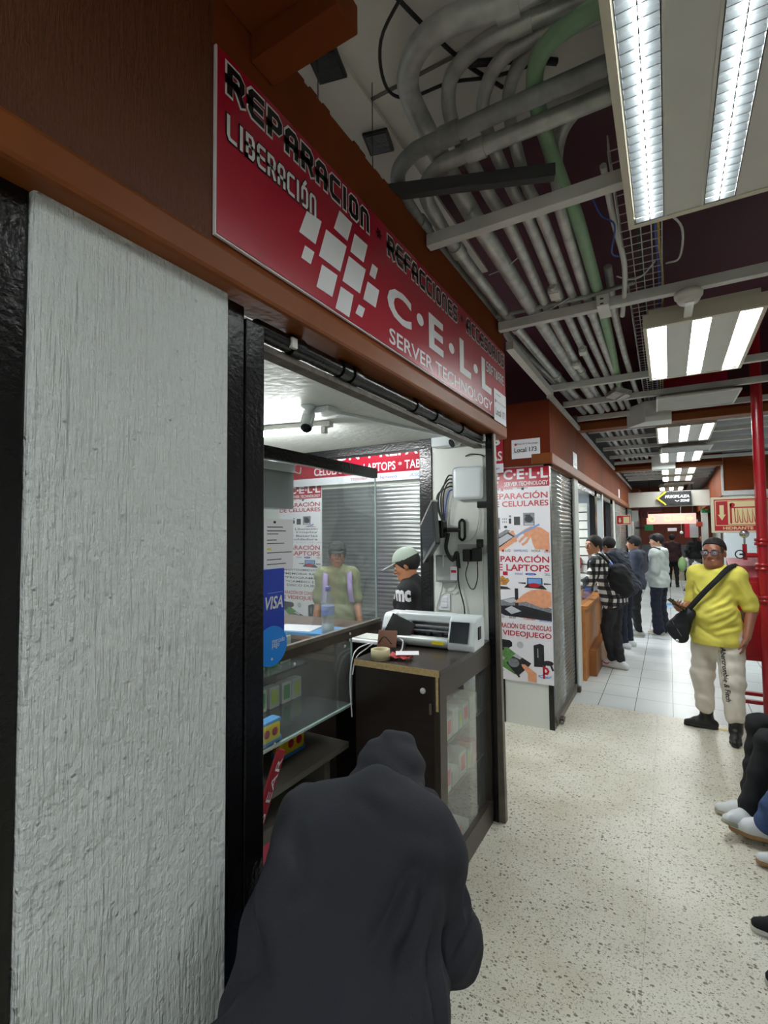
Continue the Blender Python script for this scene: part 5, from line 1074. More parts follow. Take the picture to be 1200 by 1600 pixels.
MB().box(-.58, Y2, 1.94, .71, Y2 + .08, 2.25).build('light_box', PK, o); f = Face((0, Y2, 0), (1, 0, 0), (0, 0, 1)); b = MB(); f.disc(b, -.44, 2.10, .09, h=.002); f.disc(b, -.02, 2.11, .10, h=.002); f.poly(b, [(.48, 2.13), (.56, 2.13), (.56, 2.17), (.64, 2.10), (.56, 2.03), (.56, 2.07), (.48, 2.07)], h=.002)
for z in (2.15, 2.10, 2.05): f.rect(b, .12, z, .42, z + .015, h=.002)
b.build('lit_symbols', LY, o); b = MB(); f.disc(b, -.02, 2.11, .07, h=.003); f.disc(b, -.42, 2.10, .06, h=.003); b.build('symbol_centres', PK, o)
for s_ in (-.5, .62): MB().box(s_, Y2 + .03, 2.25, s_ + .02, Y2 + .05, 3.45).build('hanger', M_BLACKM, o)
GSIGN = mat('green_sign', '#1f7a48', .4)
o = empty('safety_sign', (0, 0, 0), 'small green safety sign far along the left fronts', 'sign', 'green safety signs'); MB().rbox(-.66, 17.5, 1.74, -.42, 17.53, 1.93, .01).build('board', GSIGN, o); MB().box(-.93, 17.51, 1.80, -.66, 17.52, 1.86).build('bracket', M_BLACKM, o)
struct('pillar_5', M_WHITE, MB().box(.88, 18.04, 0, 1.05, 18.25, 2.37))
o = empty('safety_sign', (0, 0, 0), 'green sign with a yellow star hung on the far right fronts', 'sign', 'green safety signs'); MB().rbox(.86, 17.5, 2.26, 1.12, 17.53, 2.50, .01).build('board', GSIGN, o); b = MB(); f = Face((0, 17.5, 0), (1, 0, 0), (0, 0, 1)); f.disc(b, .99, 2.38, .06, h=.002, n=5); b.build('star', YEL, o)
tag(MB().rbox(.74, 18.0, 1.86, .90, 18.04, 2.0, .01).build('alarm_box', mat('orange_red_plastic', '#b8402a', .4)), 'orange red alarm box on the far right fronts', 'alarm')
o = empty('lamp_bulb', (0.36, 19.0, 0), 'round white bulb lamp hanging by the far brick red wall', 'lamp'); MB().cyl((0, 0, 1.72), (0, 0, 3.44), .006, 6).build('cord', M_CABLEW, o); MB().lathe([(0, 1.62), (.035, 1.63), (.05, 1.67), (.035, 1.71), (0, 1.72)], seg=14).build('bulb', M_PRINTW, o)
o = empty('banner', (0.6, 19.2, 0), 'grey and red hanging banner by the far right wall', 'banner'); MB().box(0, 0, 1.5, .24, .02, 2.1).build('cloth', mat('banner_grey', '#a9a5a8', .6), o); MB().box(-.14, 0, 1.5, 0, .018, 2.1).build('red_side', M_PRINTR, o)
o = empty('exit_light', (0, 0, 0), 'small white box lamp hanging beneath the pink lit sign', 'lamp'); MB().rbox(-.03, 18.2, 1.72, .22, 18.26, 1.82, .01).build('case', M_PRINTW, o); MB().cyl((.095, 18.23, 1.82), (.095, 18.23, 3.45), .006, 6).build('rod', M_BLACKM, o)
# far ledge and trolley, blue floor sticker
struct('trim_40', mat('tan_plinth', '#b3aa96', .6), MB().box(-.35, 20.2, 0, 1.6, 21.9, .26))
o = empty('wooden_stool', (0.24, 20.8, .26), 'low wooden stool on the far ledge', 'stool'); MB().rbox(-.2, -.15, .26, .2, .15, .30, .01).build('seat', M_TAN, o)
for sx in (-1, 1):
    for sy in (-1, 1): MB().box(sx * .16 - .02, sy * .11 - .02, 0, sx * .16 + .02, sy * .11 + .02, .26).build('leg', M_TAN, o)
o = MB(); o.lathe([(0, .0012), (.34, .0012), (.34, 0)], (-.02, 13.3, 0), 32); tag(o.build('floor_sticker', mat('blue_sticker', '#6f9fcd', .4)), 'round blue sticker on the tiled floor past the grey hoodie', 'sticker')

# ------------------------------------------------------------------ open shops along the corridor
o = empty('shop_counter', (-0.93, 6.15, 0), 'tan wooden counter the people lean on, left of the corridor', 'counter')
MB().box(-.02, 0, 0, .06, 1.7, .82).build('front_board', M_TAN, o); MB().box(-.30, 0, .82, .09, 1.72, .86).build('worktop', M_TAN, o, bevel=.004); MB().box(.06, .25, 0, .14, 1.7, .30).build('foot_ledge', mat('tan_wood_dark', '#8f5a2b', .5), o); MB().box(-.28, .05, .86, .03, 1.65, 1.06).build('glass_top', M_GLASS, o)
o = empty('slat_wall', (-1.9, 7.90, 0), 'white slatted display board with green packs inside the open shop', 'display board'); MB().box(-.95, 0, 1.0, .85, .03, 2.15).build('board', M_WHITE, o)
b = MB()
for i in range(8): b.box(-.95, -.003, 1.1 + i * .13, .85, .0, 1.115 + i * .13)
b.build('grooves', M_BLACKM, o)
for (x, z, m_, l) in ((.50, 1.80, mat('leaf_green', '#7db53a', .5), 'green pack, upper, on the slatted board'), (.5, 1.53, mat('leaf_green', '#7db53a', .5), 'green pack, lower, on the slatted board'), (.33, 1.66, M_BLACKM, 'black and white pack between the green ones')):
    tag(MB().rbox(-1.9 + x - .10, 7.86, z, -1.9 + x + .12, 7.90, z + .13, .004).build('hanging_pack', m_), l, 'pack', 'packs on the slatted board')
tag(MB().rbox(-1.60, 7.84, 1.18, -1.15, 7.90, 1.34, .004).build('red_box', M_PRINTR), 'red box low on the slatted board behind the plaid shirt', 'box')
o = empty('room_lamp', (-1.9, 7.0, 2.31), 'lamp on the ceiling of the open shop with the slatted board', 'ceiling lamp'); MB().box(-.5, -.08, 0, .5, .08, .02).build('tray', M_LAMPW, o); MB().box(-.48, -.04, -.006, .48, .04, 0).build('tube', M_SHOPTUBE, o)
o = copy_tree(o); o.location = (-1.9, 9.0, 2.31); o['label'] = 'lamp on the ceiling of the blue walled shop'
o = empty('wall_box', (-0.86, 15.2, 2.0), 'small white box on the far pillar left of the corridor', 'box'); MB().rbox(-.02, 0, 0, .14, .3, .3, .01).build('case', M_WHITE, o)
# ------------------------------------------------------------------ figures: bodies and clothes grown as one smooth surface
def smin(a, b, k):
    h = np.clip(0.5 + 0.5 * (b - a) / k, 0, 1); return b + (a - b) * h - k * h * (1 - h)

def grow(prims, vox, cuts=(), wr=None):
    """prims: ('c', a, b, ra, rb, k) tapered limb | ('e', centre, radii, 3x3 or None, k) rounded mass | ('-', centre, radius, k) hollow.
    cuts: (point, normal) keep the side the normal points away from. wr: (amplitude, scale) cloth folds."""
    lo = np.full(3, 1e9); hi = np.full(3, -1e9)
    for p in prims:
        if p[0] == 'c': a = np.array(p[1]); b = np.array(p[2]); r = max(p[3], p[4]); l = np.minimum(a, b) - r; h = np.maximum(a, b) + r
        elif p[0] == 'e': r = max(p[2]); l = np.array(p[1]) - r; h = np.array(p[1]) + r
        else: continue
        lo = np.minimum(lo, l); hi = np.maximum(hi, h)
    lo -= 3 * vox + .01; hi += 3 * vox + .01
    n = np.ceil((hi - lo) / vox).astype(int) + 1
    D = np.full(n, 0.2, np.float32)
    ax = [lo[i] + np.arange(n[i]) * vox for i in range(3)]
    for p in prims:
        k = p[-1]; m = k + 4 * vox
        if p[0] == 'c': a = np.array(p[1], float); b = np.array(p[2], float); r = max(p[3], p[4]); l = np.minimum(a, b) - r - m; h = np.maximum(a, b) + r + m
        elif p[0] == 'e': r = max(p[2]); l = np.array(p[1]) - r - m; h = np.array(p[1]) + r + m
        else: l = np.array(p[1]) - p[2] - m; h = np.array(p[1]) + p[2] + m
        i0 = np.clip(((l - lo) / vox).astype(int), 0, n - 1); i1 = np.clip(((h - lo) / vox).astype(int) + 2, 1, n)
        if (i1 <= i0).any(): continue
        sl = tuple(slice(i0[i], i1[i]) for i in range(3))
        X, Y, Z_ = np.meshgrid(ax[0][sl[0]], ax[1][sl[1]], ax[2][sl[2]], indexing='ij')
        if p[0] == 'c':
            ab = b - a; L2 = max(1e-9, float(ab @ ab))
            t = np.clip(((X - a[0]) * ab[0] + (Y - a[1]) * ab[1] + (Z_ - a[2]) * ab[2]) / L2, 0, 1)
            d = np.sqrt((X - a[0] - t * ab[0]) ** 2 + (Y - a[1] - t * ab[1]) ** 2 + (Z_ - a[2] - t * ab[2]) ** 2) - (p[3] + (p[4] - p[3]) * t)
        elif p[0] == 'e':
            q = [X - p[1][0], Y - p[1][1], Z_ - p[1][2]]
            if p[3] is not None:
                R_ = p[3]; q = [R_[0][i] * q[0] + R_[1][i] * q[1] + R_[2][i] * q[2] for i in range(3)]
            rx, ry, rz = p[2]
            k0 = np.sqrt((q[0] / rx) ** 2 + (q[1] / ry) ** 2 + (q[2] / rz) ** 2); k1 = np.sqrt((q[0] / rx ** 2) ** 2 + (q[1] / ry ** 2) ** 2 + (q[2] / rz ** 2) ** 2)
            d = k0 * (k0 - 1) / np.maximum(k1, 1e-6)
        else:
            d = -(np.sqrt((X - p[1][0]) ** 2 + (Y - p[1][1]) ** 2 + (Z_ - p[1][2]) ** 2) - p[2])
            D[sl] = -smin(-D[sl], -d, k); continue
        D[sl] = smin(D[sl], d, k)
    if wr or cuts:
        X, Y, Z_ = np.meshgrid(*ax, indexing='ij')
    if wr:
        am, sc = wr[:2]
        for i in range(3):
            ph = i * 1.7
            D += am * (0.6 ** i) * np.sin(sc * (1.0 + .55 * i) * (0.5 * X + 0.35 * Y + 1.25 * Z_) + 2.2 * np.sin(sc * .45 * (X * 1.1 - Z_ * .4) + ph) + 1.6 * np.sin(sc * .5 * (Y * 1.2 + .5 * Z_) + ph * 2) + ph)
    for (pt, nr) in cuts:
        nr = np.array(nr, float); nr /= np.linalg.norm(nr)
        D = np.maximum(D, (X - pt[0]) * nr[0] + (Y - pt[1]) * nr[1] + (Z_ - pt[2]) * nr[2])
    ins = D < 0
    c = [ins[i:n[0] - 1 + i, j:n[1] - 1 + j, l:n[2] - 1 + l] for i in (0, 1) for j in (0, 1) for l in (0, 1)]
    s = sum(x.astype(np.int8) for x in c); act = (s > 0) & (s < 8)
    idx = np.argwhere(act); vid = np.full(act.shape, -1, int); vid[act] = np.arange(len(idx))
    acc = np.zeros((len(idx), 3)); cnt = np.zeros(len(idx))
    offs = [(0, 0, 0), (0, 0, 1), (0, 1, 0), (0, 1, 1), (1, 0, 0), (1, 0, 1), (1, 1, 0), (1, 1, 1)]
    V8 = [D[idx[:, 0] + o[0], idx[:, 1] + o[1], idx[:, 2] + o[2]] for o in offs]
    for e0 in range(8):
        for bit in (1, 2, 4):
            e1 = e0 | bit
            if e1 == e0: continue
            a, b = V8[e0], V8[e1]; m = (a < 0) != (b < 0); t = np.where(m, a / np.where(m, a - b, 1), 0)
            p0 = np.array(offs[e0], float); p1 = np.array(offs[e1], float)
            acc += np.where(m[:, None], p0 + t[:, None] * (p1 - p0), 0); cnt += m
    verts = lo + (idx + acc / cnt[:, None]) * vox
    quads = []
    for ax_ in range(3):
        o1, o2 = [(1, 2), (2, 0), (0, 1)][ax_]
        A = [slice(None)] * 3; B = [slice(None)] * 3; A[ax_] = slice(0, -1); B[ax_] = slice(1, None)
        ch = ins[tuple(A)] != ins[tuple(B)]
        e = np.argwhere(ch); e = e[(e[:, o1] > 0) & (e[:, o2] > 0) & (e[:, o1] < n[o1] - 1) & (e[:, o2] < n[o2] - 1)]
        if not len(e): continue
        d1 = np.zeros(3, int); d1[o1] = 1; d2 = np.zeros(3, int); d2[o2] = 1
        q = np.stack([vid[tuple((e - x).T)] for x in (d1 + d2, d2, 0 * d1, d1)], 1)
        fl = ins[tuple(e.T)]
        q[~fl] = q[~fl][:, ::-1]; quads.append(q)
    return verts, np.concatenate(quads)

def blob(name, prims, vox, m, parent=None, cuts=(), wr=None, label=None, smooth=1):
    v, q = grow(prims, vox, cuts, wr)
    me = bpy.data.meshes.new(name); me.from_pydata(v.tolist(), [], q.tolist()); me.update()
    me.polygons.foreach_set('use_smooth', [True] * len(me.polygons)); me.materials.append(m)
    o = bpy.data.objects.new(name, me); link(o, parent)
    if label: o['label'] = label
    if smooth:
        s = o.modifiers.new('smooth', 'SMOOTH'); s.factor = .5; s.iterations = smooth
    return o

def crease(o, lines):
    """press soft cloth folds into O along LINES of (a, b, depth, width), dropped onto the surface"""
    me = o.data; n = len(me.vertices); co = np.empty(n * 3); me.vertices.foreach_get('co', co); co = co.reshape(-1, 3)
    no = np.empty(n * 3); me.vertices.foreach_get('normal', no); no = no.reshape(-1, 3)
    tree = BVHTree.FromPolygons([v.co for v in me.vertices], [tuple(p.vertices) for p in me.polygons]); add_ = np.zeros(n)
    for a, b, dp, wd in lines:
        a = Vector(a); b = Vector(b); pts = [tree.find_nearest(a.lerp(b, t / 9))[0] for t in range(10)]
        best = np.full(n, 9.0); tt = np.zeros(n)
        for i in range(9):
            p, q = np.array(pts[i]), np.array(pts[i + 1]); ab = q - p; L2 = max(1e-9, ab @ ab); t = np.clip(((co - p) @ ab) / L2, 0, 1); d = np.linalg.norm(co - p - t[:, None] * ab, axis=1)
            m = d < best; best[m] = d[m]; tt[m] = (i + t[m]) / 9
        env = np.sin(np.clip(tt, .02, .98) * PI) ** .6
        add_ += env * dp * (-np.exp(-(best / wd) ** 2) + .75 * np.exp(-((best - 1.9 * wd) / (wd * 1.1)) ** 2))
    co += no * add_[:, None]; me.vertices.foreach_set('co', co.ravel()); me.update()

def V3(*a): return np.array(a, float)
def rotz(a): c, s = math.cos(a), math.sin(a); return np.array([[c, -s, 0], [s, c, 0], [0, 0, 1.0]])
def rotx(a): c, s = math.cos(a), math.sin(a); return np.array([[1, 0, 0], [0, c, -s], [0, s, c.real]])
def roty(a): c, s = math.cos(a), math.sin(a); return np.array([[c, 0, s], [0, 1, 0], [-s, 0, c]])

SKIN = mat('skin', '#a9714f', .5, var=.06, vscale=14); SKIN_D = mat('skin_dark', '#7d4a33', .5, var=.08, vscale=14); SKIN_L = mat('skin_light', '#c79a7c', .5, var=.05, vscale=14)
HAIR = mat('black_hair', '#161313', .75, bump=.4, bscale=120, stretch=(1, 1, .2)); LIP = mat('lips', '#84483e', .5); EYEW = mat('eye_white', '#d9d6d0', .3); EYEB = mat('eye_dark', '#15100e', .25); BROW = mat('eyebrow', '#17110f', .7)

def head_prims(c, R_, s=1.0, fat=0.0):
    """head facing +Y in its own frame, about 0.225 tall; C is the middle of the skull"""
    def T(x, y, z): return tuple(c + R_ @ (V3(x, y, z) * s))
    Rl = R_
    P = [('e', T(0, -.012, .030), (.074 * s, .094 * s, .086 * s), Rl, .02),
         ('e', T(0, .020, -.045), ((.058 + fat * .5) * s, .064 * s, .066 * s), Rl, .03),
         ('e', T(0, .052, -.092), ((.026 + fat * .3) * s, .024 * s, .020 * s), Rl, .03),
         ('e', T(0, .055, .025), (.056 * s, .030 * s, .045 * s), Rl, .02),
         ('c', T(-.035, .077, .022), T(.035, .077, .022), .012 * s, .012 * s, .012),
         ('c', T(0, .086, .012), T(0, .104, -.028), .007 * s, .013 * s, .010),
         ('c', T(-.014, .092, -.033), T(.014, .092, -.033), .008 * s, .008 * s, .006),
         ('c', T(-.020, .083, -.062), T(.020, .083, -.062), .009 * s, .009 * s, .008)]
    for sx in (-1, 1):
        P += [('e', T(sx * .040, .058, -.022), (.022 * s, .022 * s, .022 * s), Rl, .02),
              ('e', T(sx * (.074 + fat * .25), -.008, -.006), (.010 * s, .020 * s, .032 * s), Rl @ rotz(sx * -.35), .006)]
        P += [('-', T(sx * .031, .100, .003), .016 * s, .014)]
    if fat: P += [('e', T(0, .03, -.085), (.062 * s, .055 * s, .04 * s), Rl, .03)]
    return P

def hand_prims(w_, d, n, side, curl=.5, s=1.0, spread=.1):
    """W wrist, D direction of the fingers, N where the palm faces, SIDE +1/-1 which way the thumb lies"""
    w_ = V3(*w_); d = V3(*d); d /= np.linalg.norm(d); n = V3(*n); n = n - d * (n @ d); n /= np.linalg.norm(n); t = np.cross(n, d) * side
    P = []
    for i in range(4):
        off = (1.5 - i) * .019 * s
        kn = w_ + d * (.085 - .006 * abs(i - 1)) * s + t * off
        P.append(('c', tuple(w_ + d * .012 * s + t * off * .55), tuple(kn), .016 * s, .012 * s, .012))
    P.append(('e', tuple(w_ + d * .045 * s + t * .02 * s + n * .006 * s), (.024 * s, .024 * s, .022 * s), None, .015))
    for i in range(4):
        off = (1.5 - i) * .019 * s; L = (.040, .045, .042, .033)[i] * s; a = 0
        p = w_ + d * (.085 - .006 * abs(i - 1)) * s + t * off; r = (.0095, .0095, .0090, .0082)[i] * s
        for j in range(3):
            a += curl * (.7, 1.0, .7)[j]; dr = d * math.cos(a) + n * math.sin(a) + t * (1.5 - i) * spread * .3
            q = p + dr * L * (1, .68, .55)[j]; P.append(('c', tuple(p), tuple(q), r, r * .9, .004)); p = q; r *= .92
    p = w_ + d * .022 * s + t * .026 * s
    for j, (L, rr) in enumerate(((.045, .0125), (.034, .0105), (.026, .0095))):
        dr = d * (.72 + .1 * j) + t * (.62 - .25 * j) + n * (.25 + curl * .35 * j); dr /= np.linalg.norm(dr)
        q = p + dr * L * s; P.append(('c', tuple(p), tuple(q), rr * s, rr * .92 * s, .006)); p = q
    return P

def person(label, group, loc, face, h, J, look=0.0, nod=0.0, skin=SKIN, vox=.010, top=None, bottom=None, shoes=None, hair='short', fat=0.0, sleeve='long', hands=((.4, 1), (.4, -1)),
           wr=(.004, 26), hem=None, hood=False, cuff=None, extra_top=(), boots=False, roll=0.0, belly=0.0, hairm=None, shw=.80, hs=1.08):
    """a figure in its own frame: faces +Y, x to its right, built at 1.75 m and scaled to H, then turned to heading FACE and set at LOC"""
    s = h / 1.75
    base = dict(pelvis=(0, 0, .95), chest=(0, .0, 1.28), neck=(0, -.01, 1.50), head=(0, .02, 1.635), shL=(-.19, -.01, 1.42), shR=(.19, -.01, 1.42), elL=(-.24, -.03, 1.12), elR=(.24, -.03, 1.12), wrL=(-.25, .05, .87), wrR=(.25, .05, .87),
                hpL=(-.09, 0, .92), hpR=(.09, 0, .92), knL=(-.10, .02, .50), knR=(.10, .02, .50), anL=(-.11, -.02, .09), anR=(.11, -.02, .09), hdL=(0, .15, -1), hdR=(0, .15, -1), pmL=(1, .2, 0), pmR=(-1, .2, 0), ftL=(-.12, 1, 0), ftR=(.12, 1, 0))
    base.update(J); j = {k: V3(*v) for k, v in base.items()}
    for S_ in 'LR':
        for q_ in ('sh', 'el'): j[q_ + S_][0] *= shw
    Rw = rotz(face - PI / 2)           # FACE is the heading angle in the world, x = 0
    L = V3(*loc)
    def W(p): return tuple(L + Rw @ (V3(*p) * s))
    def C(a, b, ra, rb, k=.03): return ('c', W(a), W(b), ra * s, rb * s, k)
    def E(c, r, k=.04, R_=None): return ('e', W(c), tuple(x * s for x in r), Rw if R_ is None else Rw @ R_, k)
    root = empty('person', loc, label, 'person', group)
    mats = []
    def add(o): o.matrix_parent_inverse = Matrix.Translation(Vector(loc)).inverted(); return o
    Rh = Rw @ rotz(look) @ rotx(nod) @ roty(roll)
    hc = V3(*W(j['head']))
    up = j['neck'] - j['pelvis']; lean = math.atan2(up[1], up[2]); Rt = rotx(-lean)
    mid = (j['pelvis'] + j['chest']) / 2
    f1 = 1 + fat
    torso = lambda g: [E(j['chest'] + Rt @ V3(0, 0, .02), (.146 * f1 + g, (.115 + fat * .10) + g, .19 + g), .06, Rt), E(mid + Rt @ V3(0, .012 + belly * .6, -.03), ((.145 + fat * .16) + g, .11 + fat * .12 + belly + g, .17 + g), .06, Rt),
                       E(j['pelvis'] + V3(0, -.01, .0), ((.160 + fat * .12) + g, .118 + fat * .1 + g, .13 + g), .06, Rt), C(j['shL'], j['shR'], .056 + fat * .03 + g, .056 + fat * .03 + g, .06), C(j['neck'] - (0, 0, .05), j['shL'], .05 + g, .055 + g, .05), C(j['neck'] - (0, 0, .05), j['shR'], .05 + g, .055 + g, .05)]
    def arm(S, g, upto=2.0):
        sh, el, w_ = j['sh' + S], j['el' + S], j['wr' + S]
        P = [C(sh, el if upto >= 1 else sh + (el - sh) * upto, .052 + fat * .035 + g, (.043 + fat * .02 + g) if upto >= 1 else .049 + fat * .03 + g * 1.25, .03)]
        if upto > 1: P.append(C(el, el + (w_ - el) * (upto - 1), .043 + fat * .02 + g, .031 + fat * .008 + g, .025))
        return P
    def leg(S, g, upto=2.0, gl=None):
        hp, kn, an = j['hp' + S], j['kn' + S], j['an' + S]; gl = g if gl is None else gl
        return [C(hp, kn, .088 + fat * .05 + g, .058 + fat * .02 + g, .05), C(kn, kn + (an - kn) * (upto - 1), .056 + fat * .015 + g, .04 + gl, .03)]
    # body
    B = torso(-.004) + [C(j['neck'] - (0, 0, .06), j['head'] + (0, -.02, -.03), .058 + fat * .04, .056 + fat * .03, .03)] + arm('L', 0) + arm('R', 0) + leg('L', 0) + leg('R', 0)
    for S in 'LR':
        ft = j['ft' + S] / np.linalg.norm(j['ft' + S]); B.append(C(j['an' + S] + V3(0, 0, -.03), j['an' + S] + ft * .13 + V3(0, 0, -.055), .035, .025, .02))
    B += head_prims(hc, Rh, s * hs, fat * .10)
    for S, sd in (('L', 1), ('R', -1)):
        cu = hands[0 if S == 'L' else 1]
        if cu is not None: B += hand_prims(W(j['wr' + S]), Rw @ j['hd' + S], Rw @ j['pm' + S], cu[1], cu[0], s * 1.0)
    body = add(blob('body', B, vox, skin, root))
    # face
    def HT(x, y, z): return hc + Rh @ (V3(x, y, z) * s * hs)
    for sx in (-1, 1):
        MBm = MB(); bm = bmesh.new(); bmesh.ops.create_uvsphere(bm, u_segments=12, v_segments=8, radius=.0125 * s); MBm.bm(bm, Matrix.Translation(Vector(HT(sx * .031, .079, .003))), True); eye_ = add(MBm.build('eye', EYEW, root))
        MBm = MB(); bm = bmesh.new(); bmesh.ops.create_uvsphere(bm, u_segments=10, v_segments=6, radius=.0065 * s); MBm.bm(bm, Matrix.Translation(Vector(HT(sx * .031, .087, .002))), True); MBm.build('pupil', EYEB, eye_)
        add(MB().tube([HT(sx * .048, .076, .022), HT(sx * .032, .087, .027), HT(sx * .014, .090, .023)], [.003 * s, .0048 * s, .004 * s], 8).build('eyebrow', BROW, root))
    add(MB().tube([HT(-.023, .084, -.061), HT(-.010, .092, -.059), HT(.010, .092, -.059), HT(.023, .084, -.061)], [.003 * s, .006 * s, .006 * s, .003 * s], 8).build('lips', LIP, root))
    # hair
    hm = hairm or HAIR
    if hair:
        g = .012 if hair == 'fade' else .02
        P = [('e', tuple(HT(0, -.014, .034)), ((.074 + g * .75) * s * hs, (.092 + g * .8) * s * hs, (.086 + g * .8) * s * hs), Rh, .02)]
        if hair in ('fringe', 'messy'):
            for i in range(7):
                x = (i - 3) * .021; P.append(('c', tuple(HT(x, .055, .10)), tuple(HT(x * 1.15 + .008, .094, .052 + .01 * (i % 2))), .018 * s, .009 * s, .012))
        if hair == 'messy':
            for i in range(9):
                a = i * .7; P.append(('e', tuple(HT(.05 * math.cos(a), .05 * math.sin(a) - .02, .115)), (.03 * s,) * 3, None, .02))
        if hair == 'long':
            P += [('c', tuple(HT(0, -.08, .02)), tuple(HT(0, -.10, -.22)), .07 * s, .05 * s, .03)]
        cuts = [(HT(0, .075, .052), Rh @ V3(0, .80, -.62))] if hair not in ('long',) else [(HT(0, .06, .05), Rh @ V3(0, .9, -.3))]
        if hair == 'fade': cuts = [(HT(0, .08, .078), Rh @ V3(0, .40, -.92))]
        if hair in ('fringe', 'messy'): cuts = [(HT(0, .075, .026), Rh @ V3(0, .62, -.80))]
        hair_ = add(blob('hair', P, min(vox, .009), hm, root, cuts))
        if hair == 'fade': blob('shaved_sides', [('e', tuple(HT(0, -.014, .030)), (.0765 * s * hs, .0965 * s * hs, .088 * s * hs), Rh, .02)], .007, mat('shaved_hair', '#3d2b25', .8), hair_, [(HT(0, .060, .050), Rh @ V3(0, .86, -.50))])
    # clothes
    if bottom:
        P = [E(j['pelvis'] + V3(0, -.01, -.01), (.166 + fat * .12, .126 + fat * .1, .13), .05, Rt)] + leg('L', bottom.get('g', .014), 2 - bottom.get('crop', .04), bottom.get('gl', .012)) + leg('R', bottom.get('g', .014), 2 - bottom.get('crop', .04), bottom.get('gl', .012))
        add(blob('trousers', P, vox, bottom['m'], root, wr=(bottom.get('wr', .004), 30)))
    if shoes:
        for S in 'LR':
            an = j['an' + S]; ft = j['ft' + S].copy(); ft /= np.linalg.norm(ft); sl = V3(0, 0, -.055)
            if abs(ft[2]) > .2: nrm = np.cross(np.cross(ft, V3(0, 0, 1)), ft); nrm /= np.linalg.norm(nrm); sl = -nrm * .055
            heel = an - ft * .055 + sl; toe = an + ft * .155 + sl * 1.05; ball = an + ft * .08 + sl * .9
            P = [C(an + sl * .2, heel + sl * -.15, .042, .038, .02), C(heel - sl * .1, ball, .036, .042, .02), C(ball, toe, .040, .026, .02), C(an - sl * .05, ball - sl * .35, .040, .030, .02)]
            if boots: P += [C(an + V3(0, -.005, .0), an + V3(0, -.01, .16), .052, .060, .02)]
            up_ = Rw @ (sl / np.linalg.norm(sl))
            sh_ = add(blob('shoe', P, min(vox, .009), shoes['m'], root, [(V3(*W(an + sl * 1.42)), up_)]))
            Q = [C(heel + sl * .42, ball + sl * .42, .037, .043, .02), C(ball + sl * .42, toe + sl * .35, .042, .029, .02)]
            (blob('sole', Q, min(vox, .009), shoes['sole'], sh_, [(V3(*W(an + sl * 1.62)), up_), (V3(*W(an + sl * 1.16)), -up_)]))
    if top:
        g = top.get('g', .014); up_s = dict(long=1.93, short=.72)[sleeve] if not isinstance(sleeve, (int, float)) else sleeve
        P = torso(g) + arm('L', g * 1.1, up_s) + arm('R', g * 1.1, up_s) + [C(j['neck'] - (0, .005, .03), j['neck'] + V3(0, 0, -.005), .066 + fat * .035, .066 + fat * .03, .03)]
        if hem is not None: P.append(E(j['pelvis'] + V3(0, belly * .25, hem * .5), (.178 + fat * .15 + g, .132 + fat * .11 + belly * .55 + g, .15 + abs(hem)), .05, Rt))
        P += [('c', W(a), W(b), ra * s, rb * s, .03) for a, b, ra, rb in extra_top]
        hz = V3(*W(j['pelvis'] + V3(0, 0, hem if hem is not None else -.02)))
        top_ = add(blob(top.get('name', 'shirt'), P, vox, top['m'], root, [(hz, Rw @ Rt @ V3(0, 0, -1))], wr=wr))
        if hood:
            n0 = j['neck']; P = [C(n0 + V3(-.075, -.04, -.01), n0 + V3(0, -.105, -.04), .036, .05, .03), C(n0 + V3(.075, -.04, -.01), n0 + V3(0, -.105, -.04), .036, .05, .03), C(n0 + V3(-.075, -.04, -.01), n0 + V3(-.03, .055, -.05), .032, .028, .02), C(n0 + V3(.075, -.04, -.01), n0 + V3(.03, .055, -.05), .032, .028, .02)]
            blob('hood', P, vox, top['m'], top_, wr=(.003, 40))
    return root, j, W, Rw, Rh, HT, add

def plaid(name, a, b, c, sx=.055):
    m, nt, bs = node_mat(name); Lk = nt.links.new; tc = N(nt, 'ShaderNodeTexCoord'); sp = N(nt, 'ShaderNodeSeparateXYZ'); Lk(tc.outputs['Object'], sp.inputs[0])
    s_ = N(nt, 'ShaderNodeMath', operation='ADD'); Lk(sp.outputs[0], s_.inputs[0]); Lk(sp.outputs[1], s_.inputs[1]); out = []
    for src in (s_.outputs[0], sp.outputs[2]):
        d = N(nt, 'ShaderNodeMath', operation='PINGPONG'); Lk(src, d.inputs[0]); d.inputs[1].default_value = sx
        g = N(nt, 'ShaderNodeMath', operation='GREATER_THAN'); Lk(d.outputs[0], g.inputs[0]); g.inputs[1].default_value = sx / 2; out.append(g)
    ad = N(nt, 'ShaderNodeMath', operation='ADD'); Lk(out[0].outputs[0], ad.inputs[0]); Lk(out[1].outputs[0], ad.inputs[1]); dv = N(nt, 'ShaderNodeMath', operation='MULTIPLY'); Lk(ad.outputs[0], dv.inputs[0]); dv.inputs[1].default_value = .5
    r = ramp(nt, [(0, rgb(a)), (.3, rgb(b)), (.7, rgb(c))]); r.color_ramp.interpolation = 'CONSTANT'; Lk(dv.outputs[0], r.inputs[0]); Lk(r.outputs[0], bs.inputs['Base Color']); bs.inputs['Roughness'].default_value = .8
    return m

